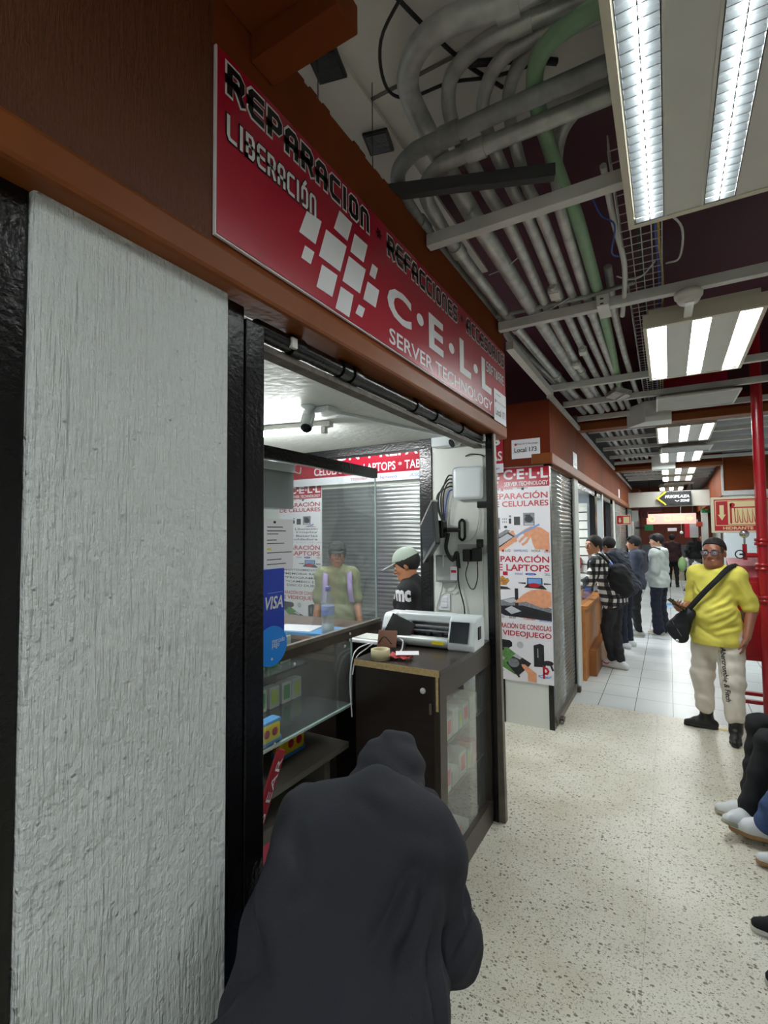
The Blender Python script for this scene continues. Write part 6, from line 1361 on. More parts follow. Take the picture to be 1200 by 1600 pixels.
def wrap_text(body, target, o, u, v, n, wdt, hgt, m, parent, name='lettering', bold=.02, off=.003):
    """lettering laid over a garment: each corner is dropped onto the cloth along -N"""
    dg = bpy.context.evaluated_depsgraph_get(); ev = target.evaluated_get(dg); me = ev.to_mesh()
    T = target.matrix_world; tree = BVHTree.FromPolygons([v_.co for v_ in me.vertices], [tuple(p.vertices) for p in me.polygons]); ev.to_mesh_clear()
    Vv, Ff = fit_text(body, 0, 0, wdt, hgt, bold=bold, res=2)
    bm = bmesh.new(); bv = [bm.verts.new((a, b, 0)) for a, b in Vv]
    for f in Ff:
        try: bm.faces.new([bv[i] for i in f])
        except ValueError: pass
    bmesh.ops.triangulate(bm, faces=bm.faces[:])
    for _ in range(3):
        lg = [e for e in bm.edges if e.calc_length() > .02]
        if not lg: break
        bmesh.ops.subdivide_edges(bm, edges=lg, cuts=1)
        bmesh.ops.triangulate(bm, faces=[f for f in bm.faces if len(f.verts) > 3])
    miss = []
    o, u, v, n = Vector(o), Vector(u).normalized(), Vector(v).normalized(), Vector(n).normalized()
    for q in bm.verts:
        p = o + u * q.co.x + v * q.co.y; hit = tree.ray_cast(p + n * .35, -n, .8)
        q.co = (hit[0] + n * off) if hit[0] is not None else p
        if hit[0] is None: miss.append(q)
    bmesh.ops.delete(bm, geom=miss, context='VERTS')
    mb = MB(); mb.bm(bm, smooth=True); return mb.build(name, m, parent)
# ------------------------------------------------------------------ the people
CL = lambda n, c, **k: mat(n, c, .85, var=k.pop('var', .10), vscale=k.pop('vscale', 9), bump=k.pop('bump', .25), bscale=k.pop('bscale', 240), **k)
HOOD = CL('navy_black_hoodie', '#292a33', var=.12, vscale=6); JEAN = CL('blue_denim', '#3a4f78', var=.25, vscale=18); JEANL = CL('light_blue_denim', '#6c8db8', var=.2, vscale=18)
BLACKC = CL('black_cloth', '#131317'); DARKJ = CL('washed_black_denim', '#25262b', var=.25, vscale=14); YELLOW = CL('yellow_cotton', '#e2d75f', var=.05); OAT = CL('oatmeal_fleece', '#ddd5c9', var=.06)
OLIVE = CL('olive_cotton', '#8b8d6b', var=.06); GREYH = CL('pale_grey_fleece', '#bcc4bf', var=.06); NAVY = CL('navy_cloth', '#1c2030'); SLATE = CL('slate_blue_cloth', '#343a49'); BLUE_T = CL('blue_cotton', '#3a6fd0', var=.05)
SOLEW = mat('pale_sole', '#c9c6bd', .6); SOLEG = mat('gum_sole', '#9b7448', .55); SHOEW = mat('white_leather', '#d6d8da', .45, bump=.1, bscale=40); BOOT = mat('black_boot_leather', '#1d1d1c', .4, bump=.2, bscale=60); SOLEB = mat('dark_sole', '#1a1a19', .6)
PLAID = plaid('black_white_plaid', '#d9d9d6', '#3a3a3d', '#0d0d10', .048)
CAPM = CL('mint_grey_cap_cloth', '#a9b6a9'); CAPB = CL('charcoal_cap_cloth', '#2f3234')

# --- the man crouching at the shop entrance, seen from behind
loc = (-0.60, 0.95, 0)
root = empty('person', loc, 'person in a dark hoodie crouching at the shop entrance, back turned, hood up', 'person')
def add0(o): o.matrix_parent_inverse = Matrix.Translation(Vector(loc)).inverted(); return o
def c_(a, b, ra, rb, k=.03): return ('c', a, b, ra, rb, k)
PEL = V3(-.575, .90, .47); BEL = V3(-.63, .985, .68); CHE = V3(-.69, 1.13, .865); NEC = V3(-.725, 1.265, .965); HED = V3(-.775, 1.40, .965)
SR, SL = V3(-.585, 1.215, .90), V3(-.875, 1.10, .925); ER, EL = V3(-.515, 1.205, .68), V3(-1.04, 1.29, .84); WR, WL = V3(-.64, 1.235, .53), V3(-1.16, 1.43, .70)
HR, HL = V3(-.54, .93, .46), V3(-.69, .85, .46); KR, KL = V3(-.68, 1.37, .42), V3(-.88, 1.25, .44); AR, AL = V3(-.53, 1.03, .09), V3(-.72, .95, .09)
fw = V3(-.37, .93, 0); fw /= np.linalg.norm(fw); rt = V3(.93, .37, 0); rt /= np.linalg.norm(rt)
def frame(dirn):
    z = dirn / np.linalg.norm(dirn); x = rt - z * (rt @ z); x /= np.linalg.norm(x); y = np.cross(z, x); return np.stack([x, y, z], 1)
spine = frame(NEC - PEL); Rhd = np.stack([rt, np.cross(frame(V3(-.15, .5, -.75))[:, 2] * 0 + V3(0, 0, 1), rt), V3(0, 0, 1)], 1)
hy = V3(-.25, .62, -.74); hy /= np.linalg.norm(hy); hx = np.cross(hy, V3(0, 0, 1)); hx /= np.linalg.norm(hx); Rhd = np.stack([hx, hy, np.cross(hx, hy)], 1)
limbs = [c_(SR, ER, .055, .045), c_(ER, WR, .043, .031), c_(SL, EL, .055, .045), c_(EL, WL, .043, .031), c_(HR, KR, .085, .058, .05), c_(KR, AR, .056, .04), c_(HL, KL, .085, .058, .05), c_(KL, AL, .056, .04)]
P = [('e', CHE, (.165, .11, .18), spine, .06), ('e', BEL, (.15, .11, .17), spine, .06), ('e', PEL, (.165, .12, .13), spine, .06), c_(SR, SL, .06, .06, .06), c_(NEC, HED, .055, .055)] + limbs + head_prims(HED, Rhd, 1.0)
P += hand_prims(WR, V3(-.5, .75, -.5), V3(-.6, -.2, -.7), -1, .7) + hand_prims(WL, V3(-.4, .8, -.5), V3(.3, .2, -.9), 1, .6)
for a in (AR, AL): P.append(c_(a + V3(0, 0, -.03), a + fw * .14 + V3(0, 0, -.055), .035, .025))
add0(blob('body', P, .011, SKIN_D, root))
g = .016
P = [('e', CHE + V3(.0, -.005, .0), (.195, .135, .21), spine, .09), ('e', BEL + V3(-.02, -.03, -.01), (.205, .150, .20), spine, .09), ('e', V3(-.645, .84, .60), (.215, .165, .18), spine, .09), ('e', V3(-.74, .76, .62), (.115, .10, .15), None, .09), ('e', V3(-.79, .91, .78), (.105, .10, .17), None, .10), ('e', V3(-.815, 1.02, .86), (.09, .09, .13), None, .10), c_(SR, SL, .085, .085, .08), c_(NEC - V3(0, .02, .01), SR, .07, .075, .06), c_(NEC - V3(0, .02, .01), SL, .07, .075, .06),
     c_(SR, ER, .084, .072, .045), c_(ER, WR, .070, .050, .03), c_(SL, EL, .080, .066, .045), c_(EL, WL, .062, .048, .03),
     ('e', V3(-.545, 1.01, .62), (.10, .10, .13), None, .05)]
P += [c_(V3(-.53, .96, .54), V3(-.74, .76, .54), .075, .085, .05)]
# folds running from the armpit and along the sleeve
for a, b, r in ((V3(-.535, 1.12, .93), V3(-.50, 1.03, .66), .02), (V3(-.56, 1.06, .88), V3(-.52, .965, .66), .018), (V3(-.60, .96, .76), V3(-.535, .93, .58), .018), (V3(-.85, 1.01, .92), V3(-.80, .90, .80), .018)):
    P.append(c_(a, b, r, r * .7, .05))
hood_o = add0(blob('hoodie', P, .0085, HOOD, root, wr=(.0035, 24), smooth=2))
crease(hood_o, [(V3(-.545, 1.13, .95), V3(-.60, .93, .80), .012, .016), (V3(-.53, 1.10, .90), V3(-.56, .92, .70), .014, .018), (V3(-.52, 1.08, .84), V3(-.545, .95, .60), .012, .016), (V3(-.50, 1.15, .78), V3(-.58, 1.0, .62), .010, .014), (V3(-.50, 1.25, .84), V3(-.44, 1.18, .74), .010, .014), (V3(-.46, 1.24, .76), V3(-.50, 1.13, .66), .012, .014), (V3(-.46, 1.25, .70), V3(-.54, 1.15, .60), .012, .014), (V3(-.82, 1.02, .98), V3(-.76, .86, .82), .010, .018), (V3(-.84, .96, .90), V3(-.72, .78, .72), .010, .02), (V3(-.66, .86, .86), V3(-.60, .80, .62), .008, .02), (V3(-.72, 1.10, 1.05), V3(-.62, 1.08, 1.03), .006, .02), (V3(-.78, .84, .80), V3(-.80, .74, .60), .010, .018)])
Pn = NEC + V3(.0, .005, .0)
P = [('e', HED + V3(.008, -.03, .012), (.096, .118, .108), Rhd, .03), c_(HED + V3(.012, -.02, .07), HED + V3(.02, .03, .085), .035, .02, .05), c_(Pn, HED + V3(0, -.05, .02), .082, .086, .06), c_(Pn + V3(.05, -.04, .02), HED + V3(.055, -.03, .05), .028, .02, .03), c_(Pn + V3(-.07, -.06, .01), HED + V3(-.05, -.06, .05), .03, .02, .03), c_(Pn + V3(-.10, -.03, -.02), Pn + V3(.10, .03, -.02), .045, .045, .05)]
blob('hood', P, .008, HOOD, hood_o, [(HED + hy * .075, hy)], wr=(.004, 40), smooth=2)
P = [('e', PEL, (.18, .135, .14), spine, .06), c_(HR, KR, .105, .075, .05), c_(KR, AR + V3(0, 0, .02), .072, .058), c_(HL, KL, .105, .075, .05), c_(KL, AL + V3(0, 0, .02), .072, .058)]
add0(blob('trousers', P, .011, JEAN, root, wr=(.004, 30)))
for a in (AR, AL):
    P = [c_(a - fw * .05 + V3(0, 0, -.05), a + fw * .16 + V3(0, 0, -.055), .04, .034, .02), c_(a, a + fw * .08 + V3(0, 0, -.03), .045, .035, .02)]
    add0(blob('shoe', P, .009, BLACKC, root, [(V3(0, 0, .004), V3(0, 0, -1))]))
# hem band and a seam of the hoodie


SKIN_Y = mat('skin_tan', '#96604a', .45, var=.06, vscale=14)
# --- man in the yellow shirt
R1, j, W, Rw, Rh, HT, add = person('person in a yellow t-shirt and pale joggers standing by the red standpipe, holding a phone', None, (.335, 5.13, 0), -2.05, 1.645,
    dict(elR=(.255, -.03, 1.13), wrR=(.215, .23, 1.115), hdR=(-.35, .9, .12), pmR=(-.5, -.15, .85), elL=(-.285, -.09, 1.13), wrL=(-.245, .03, .90), hdL=(.18, .10, -1), pmL=(1, .25, 0), anR=(.13, -.02, .09), anL=(-.155, .09, .09), knR=(.125, .03, .50), knL=(-.135, .06, .50), ftR=(.85, .45, 0), ftL=(-.35, .95, 0), neck=(0, -.02, 1.485), head=(0, .01, 1.625)),
    look=.12, nod=.02, skin=SKIN_Y, vox=.0072, fat=.12, belly=.05, shw=.86, hs=1.14, top=dict(m=YELLOW, name='t_shirt', g=.016), sleeve=.86, hem=-.15, bottom=dict(m=OAT, g=.032, gl=.036, crop=.29, wr=.0035), shoes=dict(m=BOOT, sole=SOLEB), boots=True, hair='fade', hands=((.25, 1), (.95, -1)), wr=(.0035, 26))
sh_ = [o for o in R1.children if o.name.startswith('t_shirt')][0]
crease(sh_, [(W(a), W(b), dp, wd) for a, b, dp, wd in (((-.17, .12, 1.36), (-.03, .2, 1.24), .008, .013), ((-.19, .1, 1.28), (-.05, .22, 1.17), .008, .014), ((-.19, .08, 1.2), (-.02, .24, 1.09), .009, .014), ((-.2, .05, 1.12), (-.05, .22, 1.0), .009, .014), ((-.2, .05, 1.0), (0, .24, .92), .008, .014), ((.17, .12, 1.34), (.06, .2, 1.22), .006, .013), ((-.22, .06, 1.40), (-.27, .03, 1.24), .006, .012), ((.1, .2, .98), (-.1, .22, .88), .007, .015))])
GL = mat('glasses_frame', '#20222c', .3); LENS = mat('lens_tint', '#8f9bb0', .1, alpha=.16)
b = MB()
for sx in (-1, 1):
    ring = [HT(sx * (.034 + .027 * math.copysign(abs(math.cos(t)) ** .6, math.cos(t))), .100 - .006 * abs(math.cos(t)), .002 + .019 * math.copysign(abs(math.sin(t)) ** .6, math.sin(t))) for t in [2 * PI * i / 20 for i in range(21)]]
    b.tube(ring, .0034, 6, False); b.tube([HT(sx * .061, .095, .008), HT(sx * .078, .05, .008), HT(sx * .083, -.01, .004)], .003, 6)
b.tube([HT(-.008, .103, .006), HT(.008, .103, .006)], .003, 6); glasses_ = add(b.build('glasses', GL, R1))
b = MB()
for sx in (-1, 1): b.prism([HT(sx * .034 + a * .026, .0985, .002 + c * .018) for a, c in ((-1, -.7), (-.7, -1), (.7, -1), (1, -.7), (1, .7), (.7, 1), (-.7, 1), (-1, .7))], Vector(Rh @ V3(0, 1, 0)), .001)
b.build('lenses', LENS, glasses_)
tr = [o for o in R1.children if o.name.startswith('trousers')][0]
bpy.context.view_layer.update()
fwd = Vector(W((0, 1, 0))) - Vector(W((0, 0, 0))); fwd.normalize()
def fwdmix(a, b_): return (Vector(W((b_, a, 0))) - Vector(W((0, 0, 0)))).normalized()
wrap_text('Abercrombie & Fitch', tr, W((-.105, .25, .80)), (Vector(W((-.135, .25, .40))) - Vector(W((-.105, .25, .80)))), (Vector(W((-.19, .2, .80))) - Vector(W((-.09, .25, .80)))), fwdmix(1, -.25), .43, .042, M_INK, R1, 'lettering').matrix_parent_inverse = Matrix.Translation(Vector((.335, 5.13, 0))).inverted()
wrap_text('AUTHENTIC QUALITY', tr, W((-.085, .25, .77)), (Vector(W((-.117, .25, .45))) - Vector(W((-.085, .25, .77)))), (Vector(W((-.15, .2, .80))) - Vector(W((-.05, .25, .80)))), fwdmix(1, -.25), .26, .011, GREY_P, R1, 'small_lettering').matrix_parent_inverse = Matrix.Translation(Vector((.335, 5.13, 0))).inverted()
# his crossbody bag and phone
P_ = lambda x, y, z: Vector(W((x, y, z)))
bag = empty('crossbody_bag', P_(.20, .26, .98), 'black crossbody bag slung across the yellow t-shirt', 'bag')
def addb(o, r): o.matrix_parent_inverse = Matrix.Translation(r.location).inverted(); return o
strap = []
for (x, y, z) in ((-.17, -.04, 1.525), (-.145, .07, 1.50), (-.09, .165, 1.40), (-.01, .22, 1.29), (.07, .25, 1.18), (.14, .255, 1.09), (.19, .245, 1.02)): strap.append(P_(x, y, z))
sp_ = spline(strap, 6); b = MB(); side = (P_(.5, 0, .35) - P_(0, 0, 0)).normalized(); vs = []
for p in sp_: vs += [p - side * .021, p + side * .021, p + side * .021 + fwd * .008, p - side * .021 + fwd * .008]
fs = []
for i in range(len(sp_) - 1):
    for k_ in range(4): fs.append((4 * i + k_, 4 * i + (k_ + 1) % 4, 4 * i + 4 + (k_ + 1) % 4, 4 * i + 4 + k_))
b.add(vs, fs, True); addb(b.build('strap', BLACKC, bag), bag)
P = [('c', W((.13, .235, 1.08)), W((.24, .22, .93)), .055, .085, .05), ('c', W((.22, .225, .92)), W((.20, .235, .865)), .08, .06, .04)]
addb(blob('pouch', P, .008, mat('navy_nylon', '#161a24', .6, bump=.3, bscale=200), bag, wr=(.002, 40)), bag)
addb(MB().tube([P_(.24, .305, 1.0), P_(.155, .32, .88)], .003, 6).build('zip', M_TAUPE, bag), bag); addb(MB().lathe([(0, .004), (.012, .003), (.013, 0)], P_(.19, .328, .835), 14, Matrix.Rotation(PI / 2, 3, 'X')).build('badge', M_INKW, bag), bag)
ph = empty('mobile_phone', P_(.16, .34, 1.16), 'dark phone in the hand of the man in yellow', 'phone')
b = MB(); ux = Vector((.80, -.15, -.52)).normalized(); uy = Vector((.25, .95, .1)); uy = (uy - ux * uy.dot(ux)).normalized(); b.obox(P_(.175, .335, 1.165), (.155, .072, .009), Matrix((ux, uy, ux.cross(uy))).transposed()); addb(b.build('body', M_BLACK, ph, bevel=.002), ph)

# --- plaid shirt, leaning on the wooden counter
R2, j, W, Rw, Rh, HT, add = person('person in a black and white plaid shirt leaning on the tan counter, looking back', 'people waiting at the shop fronts', (-.70, 6.95, 0), 2.95, 1.68,
    dict(pelvis=(0, -.08, .93), chest=(0, .05, 1.25), neck=(0, .12, 1.47), head=(0, .17, 1.605), shL=(-.19, .09, 1.40), shR=(.19, .09, 1.40), elL=(-.25, .16, 1.13), wrL=(-.18, .36, 1.06), hdL=(.4, .9, 0), pmL=(.2, 0, -1), elR=(.24, .20, 1.14), wrR=(.16, .40, 1.06), hdR=(-.4, .9, 0), pmR=(-.2, 0, -1), hpL=(-.09, -.08, .90), hpR=(.09, -.08, .90), knL=(-.05, .02, .50), knR=(.06, -.06, .50), anL=(.03, -.02, .09), anR=(-.03, -.15, .09), ftL=(-.2, 1, 0), ftR=(.1, 1, 0)),
    look=.95, vox=.010, top=dict(m=PLAID, name='plaid_shirt', g=.022), hem=-.14, bottom=dict(m=DARKJ, g=.012), shoes=dict(m=SHOEW, sole=SOLEW), hair='short', wr=(.004, 24))
bp_ = empty('backpack', W((.0, -.22, 1.2)), 'black backpack on the back of the person in plaid', 'backpack')
P = [('e', W((-.02, -.14, 1.17)), (.15, .15, .20), None, .05), ('e', W((-.02, -.17, 1.05)), (.155, .14, .13), None, .05)]; addb(blob('pack', P, .010, BLACKC, bp_, wr=(.004, 30)), bp_)
for sx in (-1, 1): addb(MB().tube(spline([W((sx * .10, -.06, 1.38)), W((sx * .12, .06, 1.49)), W((sx * .13, .19, 1.40)), W((sx * .15, .19, 1.22))]), .018, 8).build('strap', BLACKC, bp_), bp_)
for o in [o for o in R2.children if o.name.startswith('shoe')][:1]:
    nk = MB(); d0 = Vector(W((-.11, .02, .075))); u_ = Vector(Rw @ V3(0, 1, 0)); n_ = Vector(Rw @ V3(-1, 0, 0))
    nk.prism([d0 + u_ * a + Vector((0, 0, c)) + n_ * .0 for a, c in ((-.05, .015), (-.03, -.012), (.0, -.016), (.07, .02), (.0, .0), (-.02, .0))], n_, .006)
    add(nk.build('red_swoosh', M_PRINTR, R2, label='red mark on the white shoe'))

# --- blue shirt, puffer jacket, dark hoodie, grey hoodie
person('person in a blue t-shirt bent over the counter behind the plaid shirt', 'people waiting at the shop fronts', (-.74, 7.75, 0), 2.9, 1.62,
    dict(pelvis=(0, -.10, .93), chest=(0, .06, 1.24), neck=(0, .15, 1.45), head=(0, .23, 1.57), shL=(-.19, .11, 1.38), shR=(.19, .11, 1.38), elL=(-.25, .18, 1.12), wrL=(-.18, .36, 1.06), elR=(.24, .22, 1.14), wrR=(.16, .40, 1.06), hdL=(.4, .9, 0), pmL=(.2, 0, -1), hdR=(-.4, .9, 0), pmR=(-.2, 0, -1), hpL=(-.09, -.1, .9), hpR=(.09, -.1, .9)),
    look=-.1, nod=-.3, vox=.012, top=dict(m=BLUE_T, name='t_shirt', g=.018), sleeve=.8, hem=-.1, bottom=dict(m=NAVY, g=.012), shoes=dict(m=SHOEW, sole=SOLEW), hands=((.3, 1), (.3, -1)))
PUFF = CL('dark_puffer_nylon', '#2c313b', var=.15)
person('person in a dark puffer jacket leaning in beside the blue t-shirt', 'people waiting at the shop fronts', (-.60, 8.25, 0), 2.85, 1.68,
    dict(pelvis=(0, -.06, .93), chest=(0, .06, 1.25), neck=(0, .14, 1.46), head=(0, .24, 1.57), shL=(-.19, .10, 1.40), shR=(.19, .10, 1.40), elL=(-.27, .12, 1.12), wrL=(-.2, .30, 1.03), hdL=(.4, .9, 0), pmL=(.2, 0, -1), elR=(.26, .15, 1.12), wrR=(.18, .34, 1.03), hdR=(-.4, .9, 0), pmR=(-.2, 0, -1), ftL=(-.1, 1, 0)),
    look=-.1, nod=-.25, vox=.012, top=dict(m=PUFF, name='puffer_jacket', g=.04), hem=-.10, bottom=dict(m=NAVY, g=.016), shoes=dict(m=SHOEW, sole=SOLEW), wr=(.006, 55), hands=((.3, 1), (.3, -1)))
person('person in a slate blue hoodie with hands clasped low, past the puffer jacket', 'people waiting at the shop fronts', (-.50, 9.2, 0), 3.3, 1.63,
    dict(elL=(-.25, .04, 1.12), wrL=(-.12, .22, .92), hdL=(.6, .5, -.5), pmL=(.5, -.8, 0), elR=(.25, .04, 1.12), wrR=(.10, .22, .92), hdR=(-.6, .5, -.5), pmR=(-.5, -.8, 0), ftL=(-.2, 1, 0)),
    look=-.15, vox=.012, top=dict(m=SLATE, name='hoodie', g=.028), hood=True, hem=-.12, bottom=dict(m=BLACKC, g=.014), shoes=dict(m=mat('grey_trainer', '#9a9c93', .6), sole=SOLEW), hair='fringe', skin=SKIN)
R5, j, W, Rw, Rh, HT, add = person('person in a pale grey hoodie and wide navy trousers standing mid corridor', 'people waiting at the shop fronts', (-.17, 9.55, 0), 2.75, 1.66,
    dict(elL=(-.26, -.02, 1.12), wrL=(-.17, .19, .95), hdL=(.5, .8, -.2), pmL=(.4, -.9, 0), elR=(.26, -.02, 1.12), wrR=(.15, .19, .95), hdR=(-.5, .8, -.2), pmR=(-.4, -.9, 0)),
    look=.75, vox=.011, top=dict(m=GREYH, name='hoodie', g=.03), hood=True, hem=-.12, bottom=dict(m=NAVY, g=.022, gl=.055, crop=.0), shoes=dict(m=mat('beige_trainer', '#b9ae9a', .6), sole=SOLEW), hair='fringe', skin=SKIN_L)
add(MB().tube(spline([W((-.13, -.10, 1.50)), W((-.15, .03, 1.52)), W((-.10, .13, 1.40)), W((-.02, .165, 1.28))]), .016, 8).build('bag_strap', SLATE, R5, label='dark bag strap over the shoulder'))

# --- attendant in the mint cap, on the aisle side
R6, j, W, Rw, Rh, HT, add = person('person in a pale mint cap and black shirt looking down, beyond the cutting plotter', 'people in the side aisle', (-1.69, 3.33, 0), 3.35, 1.60,
    dict(head=(0, .04, 1.62), elL=(-.25, .0, 1.13), wrL=(-.16, .22, 1.02), hdL=(.4, .9, -.1), pmL=(.3, -.2, -.9), elR=(.25, .05, 1.13), wrR=(.15, .26, 1.05), hdR=(-.4, .9, 0), pmR=(-.3, -.2, -.9)),
    look=.12, nod=-.35, vox=.009, skin=SKIN, fat=.10, top=dict(m=BLACKC, name='t_shirt', g=.022), sleeve=.95, hem=-.12, bottom=dict(m=DARKJ, g=.014), shoes=dict(m=SHOEW, sole=SOLEW), hair='short', hands=((.3, 1), (.3, -1)))
def cap(HT, Rh, add, root, m, s, brim=.10):
    P = [('e', tuple(HT(0, -.012, .045)), (.092 * s, .112 * s, .098 * s), Rh, .02)]
    cap_ = add(blob('cap', P, .007, m, root, [(HT(0, 0, .038), Rh @ V3(0, .12, -1))]))
    P = [('c', tuple(HT(-.045, .075, .042)), tuple(HT(-.035, .075 + brim, .022)), .020 * s, .012 * s, .03), ('c', tuple(HT(.045, .075, .042)), tuple(HT(.035, .075 + brim, .022)), .020 * s, .012 * s, .03), ('c', tuple(HT(0, .08, .046)), tuple(HT(0, .085 + brim, .026)), .025 * s, .014 * s, .03)]
    (blob('brim', P, .006, m, cap_, [(HT(0, .1, .043), Rh @ V3(0, .15, 1)), (HT(0, .1, .031), Rh @ V3(0, -.15, -1))]))
cap(HT, Rh, add, R6, CAPM, .95)
bpy.context.view_layer.update()
ts = [o for o in R6.children if o.name.startswith('t_shirt')][0]
n_ = Vector((.25, -.97, 0)).normalized(); u_ = Vector((.97, .25, 0)).normalized()
o_ = Vector(W((-.3, .02, 1.19)))
wrap_text('on mc', ts, Vector((-1.83, 3.05, 1.235)), u_, Vector((0, 0, 1)), n_, .25, .085, M_INKW, R6, 'lettering', bold=.05).matrix_parent_inverse = Matrix.Translation(R6.location).inverted()

# --- olive shirt with lavender backpack straps, across the aisle
R7, j, W, Rw, Rh, HT, add = person('person in a charcoal cap and olive t-shirt, seen through the shop glass', 'people in the side aisle', (-2.86, 4.02, 0), -.95, 1.62,
    dict(elL=(-.25, -.0, 1.13), wrL=(-.24, .14, .90), elR=(.25, .0, 1.13), wrR=(.24, .14, .90)), look=.0, nod=-.02, vox=.009, skin=SKIN, top=dict(m=OLIVE, name='t_shirt', g=.02), sleeve=.85, hem=-.14, bottom=dict(m=BLACKC, g=.012), shoes=dict(m=SHOEW, sole=SOLEW), hair='fringe')
cap(HT, Rh, add, R7, CAPB, .98, .085)
bp_ = empty('backpack', W((0, -.2, 1.2)), 'backpack with lavender straps on the person in the olive t-shirt', 'backpack'); LAV = CL('lavender_webbing', '#b29bd0')
addb(blob('pack', [('e', W((0, -.21, 1.22)), (.15, .15, .21), None, .05)], .012, LAV, bp_), bp_)
for sx in (-1, 1): 
    q = spline([W((sx * .11, -.12, 1.42)), W((sx * .12, -.02, 1.51)), W((sx * .125, .09, 1.42)), W((sx * .13, .135, 1.28)), W((sx * .15, .10, 1.14))], 6); b = MB(); r_ = Vector(Rw @ V3(1, 0, 0)) * .024; f_ = Vector(Rw @ V3(0, 1, .3)) * .012; vs = []
    for p in q: vs += [p - r_, p + r_, p + r_ + f_, p - r_ + f_]
    b.add(vs, [(4 * i + k_, 4 * i + (k_ + 1) % 4, 4 * i + 4 + (k_ + 1) % 4, 4 * i + 4 + k_) for i in range(len(q) - 1) for k_ in range(4)], True); addb(b.build('strap', LAV, bp_), bp_)

# --- sitters at the right edge
SIT = lambda dy=0: dict(pelvis=(0, 0, .53), chest=(0, -.03, .87), neck=(0, -.02, 1.09), head=(0, .02, 1.225), shL=(-.19, -.02, 1.01), shR=(.19, -.02, 1.01), elL=(-.24, .05, .72), elR=(.24, .05, .72), wrL=(-.14, .25, .66), wrR=(.14, .25, .66), hdL=(.2, 1, -.2), hdR=(-.2, 1, -.2), pmL=(.2, 0, -1), pmR=(-.2, 0, -1), hpL=(-.10, .02, .50), hpR=(.10, .02, .50))
J = SIT(); J.update(knL=(-.10, .50, .53), knR=(.10, .52, .55), anL=(-.16, .63, .11), anR=(-.02, .60, .10), ftL=(-.75, .62, .42), ftR=(.1, 1, 0))
person('seated person in black trousers on the bench, knee nearest the man in yellow', 'people seated on the right bench', (.95, 3.68, 0), PI, 1.70, J, vox=.010, top=dict(m=BLACKC, name='jumper', g=.02), hem=-.05, bottom=dict(m=BLACKC, g=.012), shoes=dict(m=SHOEW, sole=mat('grey_gum_sole', '#a39f8c', .5)))
J = SIT(); J.update(knL=(-.02, .46, .52), knR=(.14, .44, .56), anL=(.02, .50, .10), anR=(.22, .60, .13), ftL=(0, 1, 0), ftR=(.12, 1, .05))
person('seated person in blue jeans on the bench with a white trainer stretched forward', 'people seated on the right bench', (1.0, 3.20, 0), PI, 1.70, J, vox=.010, top=dict(m=NAVY, name='jumper', g=.02), hem=-.05, bottom=dict(m=JEAN, g=.02, gl=.028), shoes=dict(m=SHOEW, sole=SOLEG))
J = SIT(); J.update(knL=(-.12, .50, .52), knR=(.12, .50, .52), anL=(-.18, .56, .09), anR=(.13, .57, .09), ftL=(.05, 1, 0), ftR=(.0, 1, 0))
person('seated person in light blue jeans and black trainers at the near end of the bench', 'people seated on the right bench', (.985, 2.57, 0), PI, 1.70, J, vox=.010, top=dict(m=SLATE, name='jumper', g=.02), hem=-.05, bottom=dict(m=JEANL, g=.024, gl=.075, crop=.0), shoes=dict(m=BLACKC, sole=SOLEW))
o = empty('bench', (1.02, 3.1, 0), 'wooden bench along the right under the seated people', 'bench'); MB().rbox(-.22, -.95, .40, .22, .95, .44, .01).build('seat', M_TAN, o)
for y in (-.85, .85):
    for x in (-.18, .18): MB().box(x - .02, y - .02, 0, x + .02, y + .02, .40).build('leg', M_BLACK, o)

# --- far away
person('person in a dark red jacket seen from behind far down the corridor', 'people at the far end', (.08, 17.6, 0), 1.5, 1.60, dict(), vox=.018, top=dict(m=CL('dark_red_cloth', '#2e1218'), name='jacket', g=.03), hem=-.1, bottom=dict(m=BLACKC, g=.012), shoes=dict(m=BLACKC, sole=SOLEW))
o = empty('carrier_bag', (.33, 17.5, .62), 'pale green carrier bag held far down the corridor', 'bag'); addb(blob('bag', [('e', (.33, 17.5, .72), (.12, .08, .22), None, .03)], .015, mat('pale_green_bag', '#a9cf8f', .5), o), o); addb(MB().tube([(.33, 17.5, .92), (.33, 17.5, .98)], .01, 6).build('handle', MATS['pale_green_bag'], o), o)
person('person standing in a black top and grey trousers, back turned, far right', 'people at the far end', (.72, 19.4, 0), 1.9, 1.60, dict(elL=(-.36, -.05, 1.15), wrL=(-.2, .05, .98), elR=(.36, -.05, 1.15), wrR=(.2, .05, .98)), vox=.018, top=dict(m=BLACKC, name='top', g=.02), hem=-.08, bottom=dict(m=CL('grey_cloth', '#5d5f61'), g=.012), shoes=dict(m=SHOEW, sole=SOLEW), hair='long')
person('person in a black jacket by the far right shop fronts, looking left', 'people at the far end', (1.02, 20.0, 0), 2.9, 1.60, dict(), vox=.018, top=dict(m=BLACKC, name='jacket', g=.03), hem=-.1, bottom=dict(m=NAVY, g=.012), shoes=dict(m=BLACKC, sole=SOLEW), look=.3)
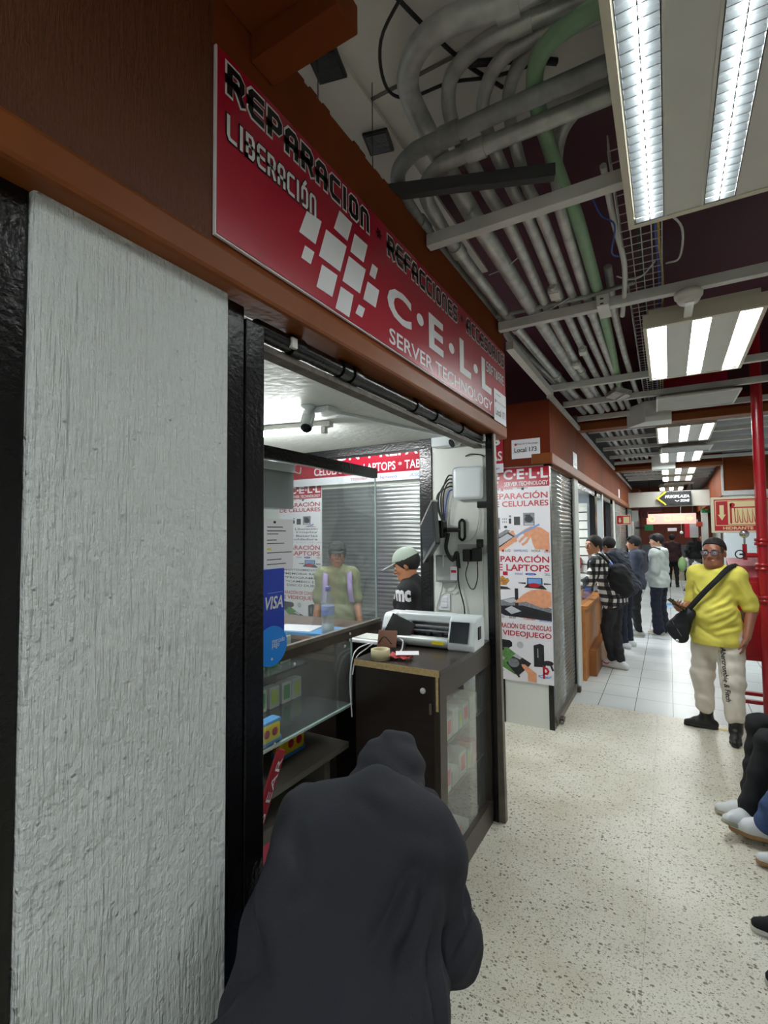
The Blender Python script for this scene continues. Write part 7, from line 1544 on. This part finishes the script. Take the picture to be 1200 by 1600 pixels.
person('small child in a white shirt beside the standing far woman', 'people at the far end', (.50, 19.5, 0), 1.6, .92, dict(head=(0, .02, 1.66)), vox=.016, top=dict(m=M_PRINTW, name='shirt', g=.02), sleeve=.8, hem=-.1, bottom=dict(m=NAVY, g=.012), shoes=dict(m=SHOEW, sole=SOLEW))
J = SIT(); J.update(knL=(-.12, .46, .52), knR=(.12, .46, .52), anL=(-.12, .52, .09), anR=(.14, .58, .09), ftL=(0, 1, 0))
person('person seated with a bare arm and a white bag on the lap, far right', 'people at the far end', (.98, 16.6, 0), 2.9, 1.64, J, vox=.016, top=dict(m=CL('charcoal_cloth', '#232523'), name='top', g=.02), sleeve=.5, hem=-.05, bottom=dict(m=CL('dark_green_cloth', '#2d342f'), g=.014), shoes=dict(m=mat('brown_leather', '#7a4e3a', .5), sole=SOLEB), hair='long')
J = SIT(); J.update(knL=(-.12, .46, .52), knR=(.12, .46, .52), anL=(-.12, .56, .09), anR=(.14, .60, .09), ftL=(0, 1, 0))
person('person seated in blue jeans beside the one with the white bag, far right', 'people at the far end', (1.0, 17.6, 0), 2.9, 1.64, J, vox=.016, top=dict(m=BLACKC, name='top', g=.02), hem=-.05, bottom=dict(m=JEAN, g=.014), shoes=dict(m=SHOEW, sole=SOLEW))
o = empty('carrier_bag', (.66, 16.5, .6), 'white carrier bag on the lap of the far seated person', 'bag'); addb(blob('bag', [('e', (.66, 16.5, .70), (.15, .17, .12), None, .03), ('e', (.62, 16.45, .78), (.06, .07, .08), None, .05)], .015, M_PRINTW, o, wr=(.008, 40)), o); addb(MB().tube(spline([(.62, 16.4, .80), (.60, 16.45, .88), (.64, 16.5, .80)]), .008, 6).build('handle', M_PRINTW, o), o)
o = empty('bench', (1.08, 17.1, 0), 'far bench against the right fronts under the seated people', 'bench'); MB().rbox(-.2, -.9, .38, .14, .9, .43, .01).build('seat', M_TAN, o)
for y in (-.8, .8): MB().box(-.15, y - .02, 0, .1, y + .02, .38).build('leg', M_BLACK, o)
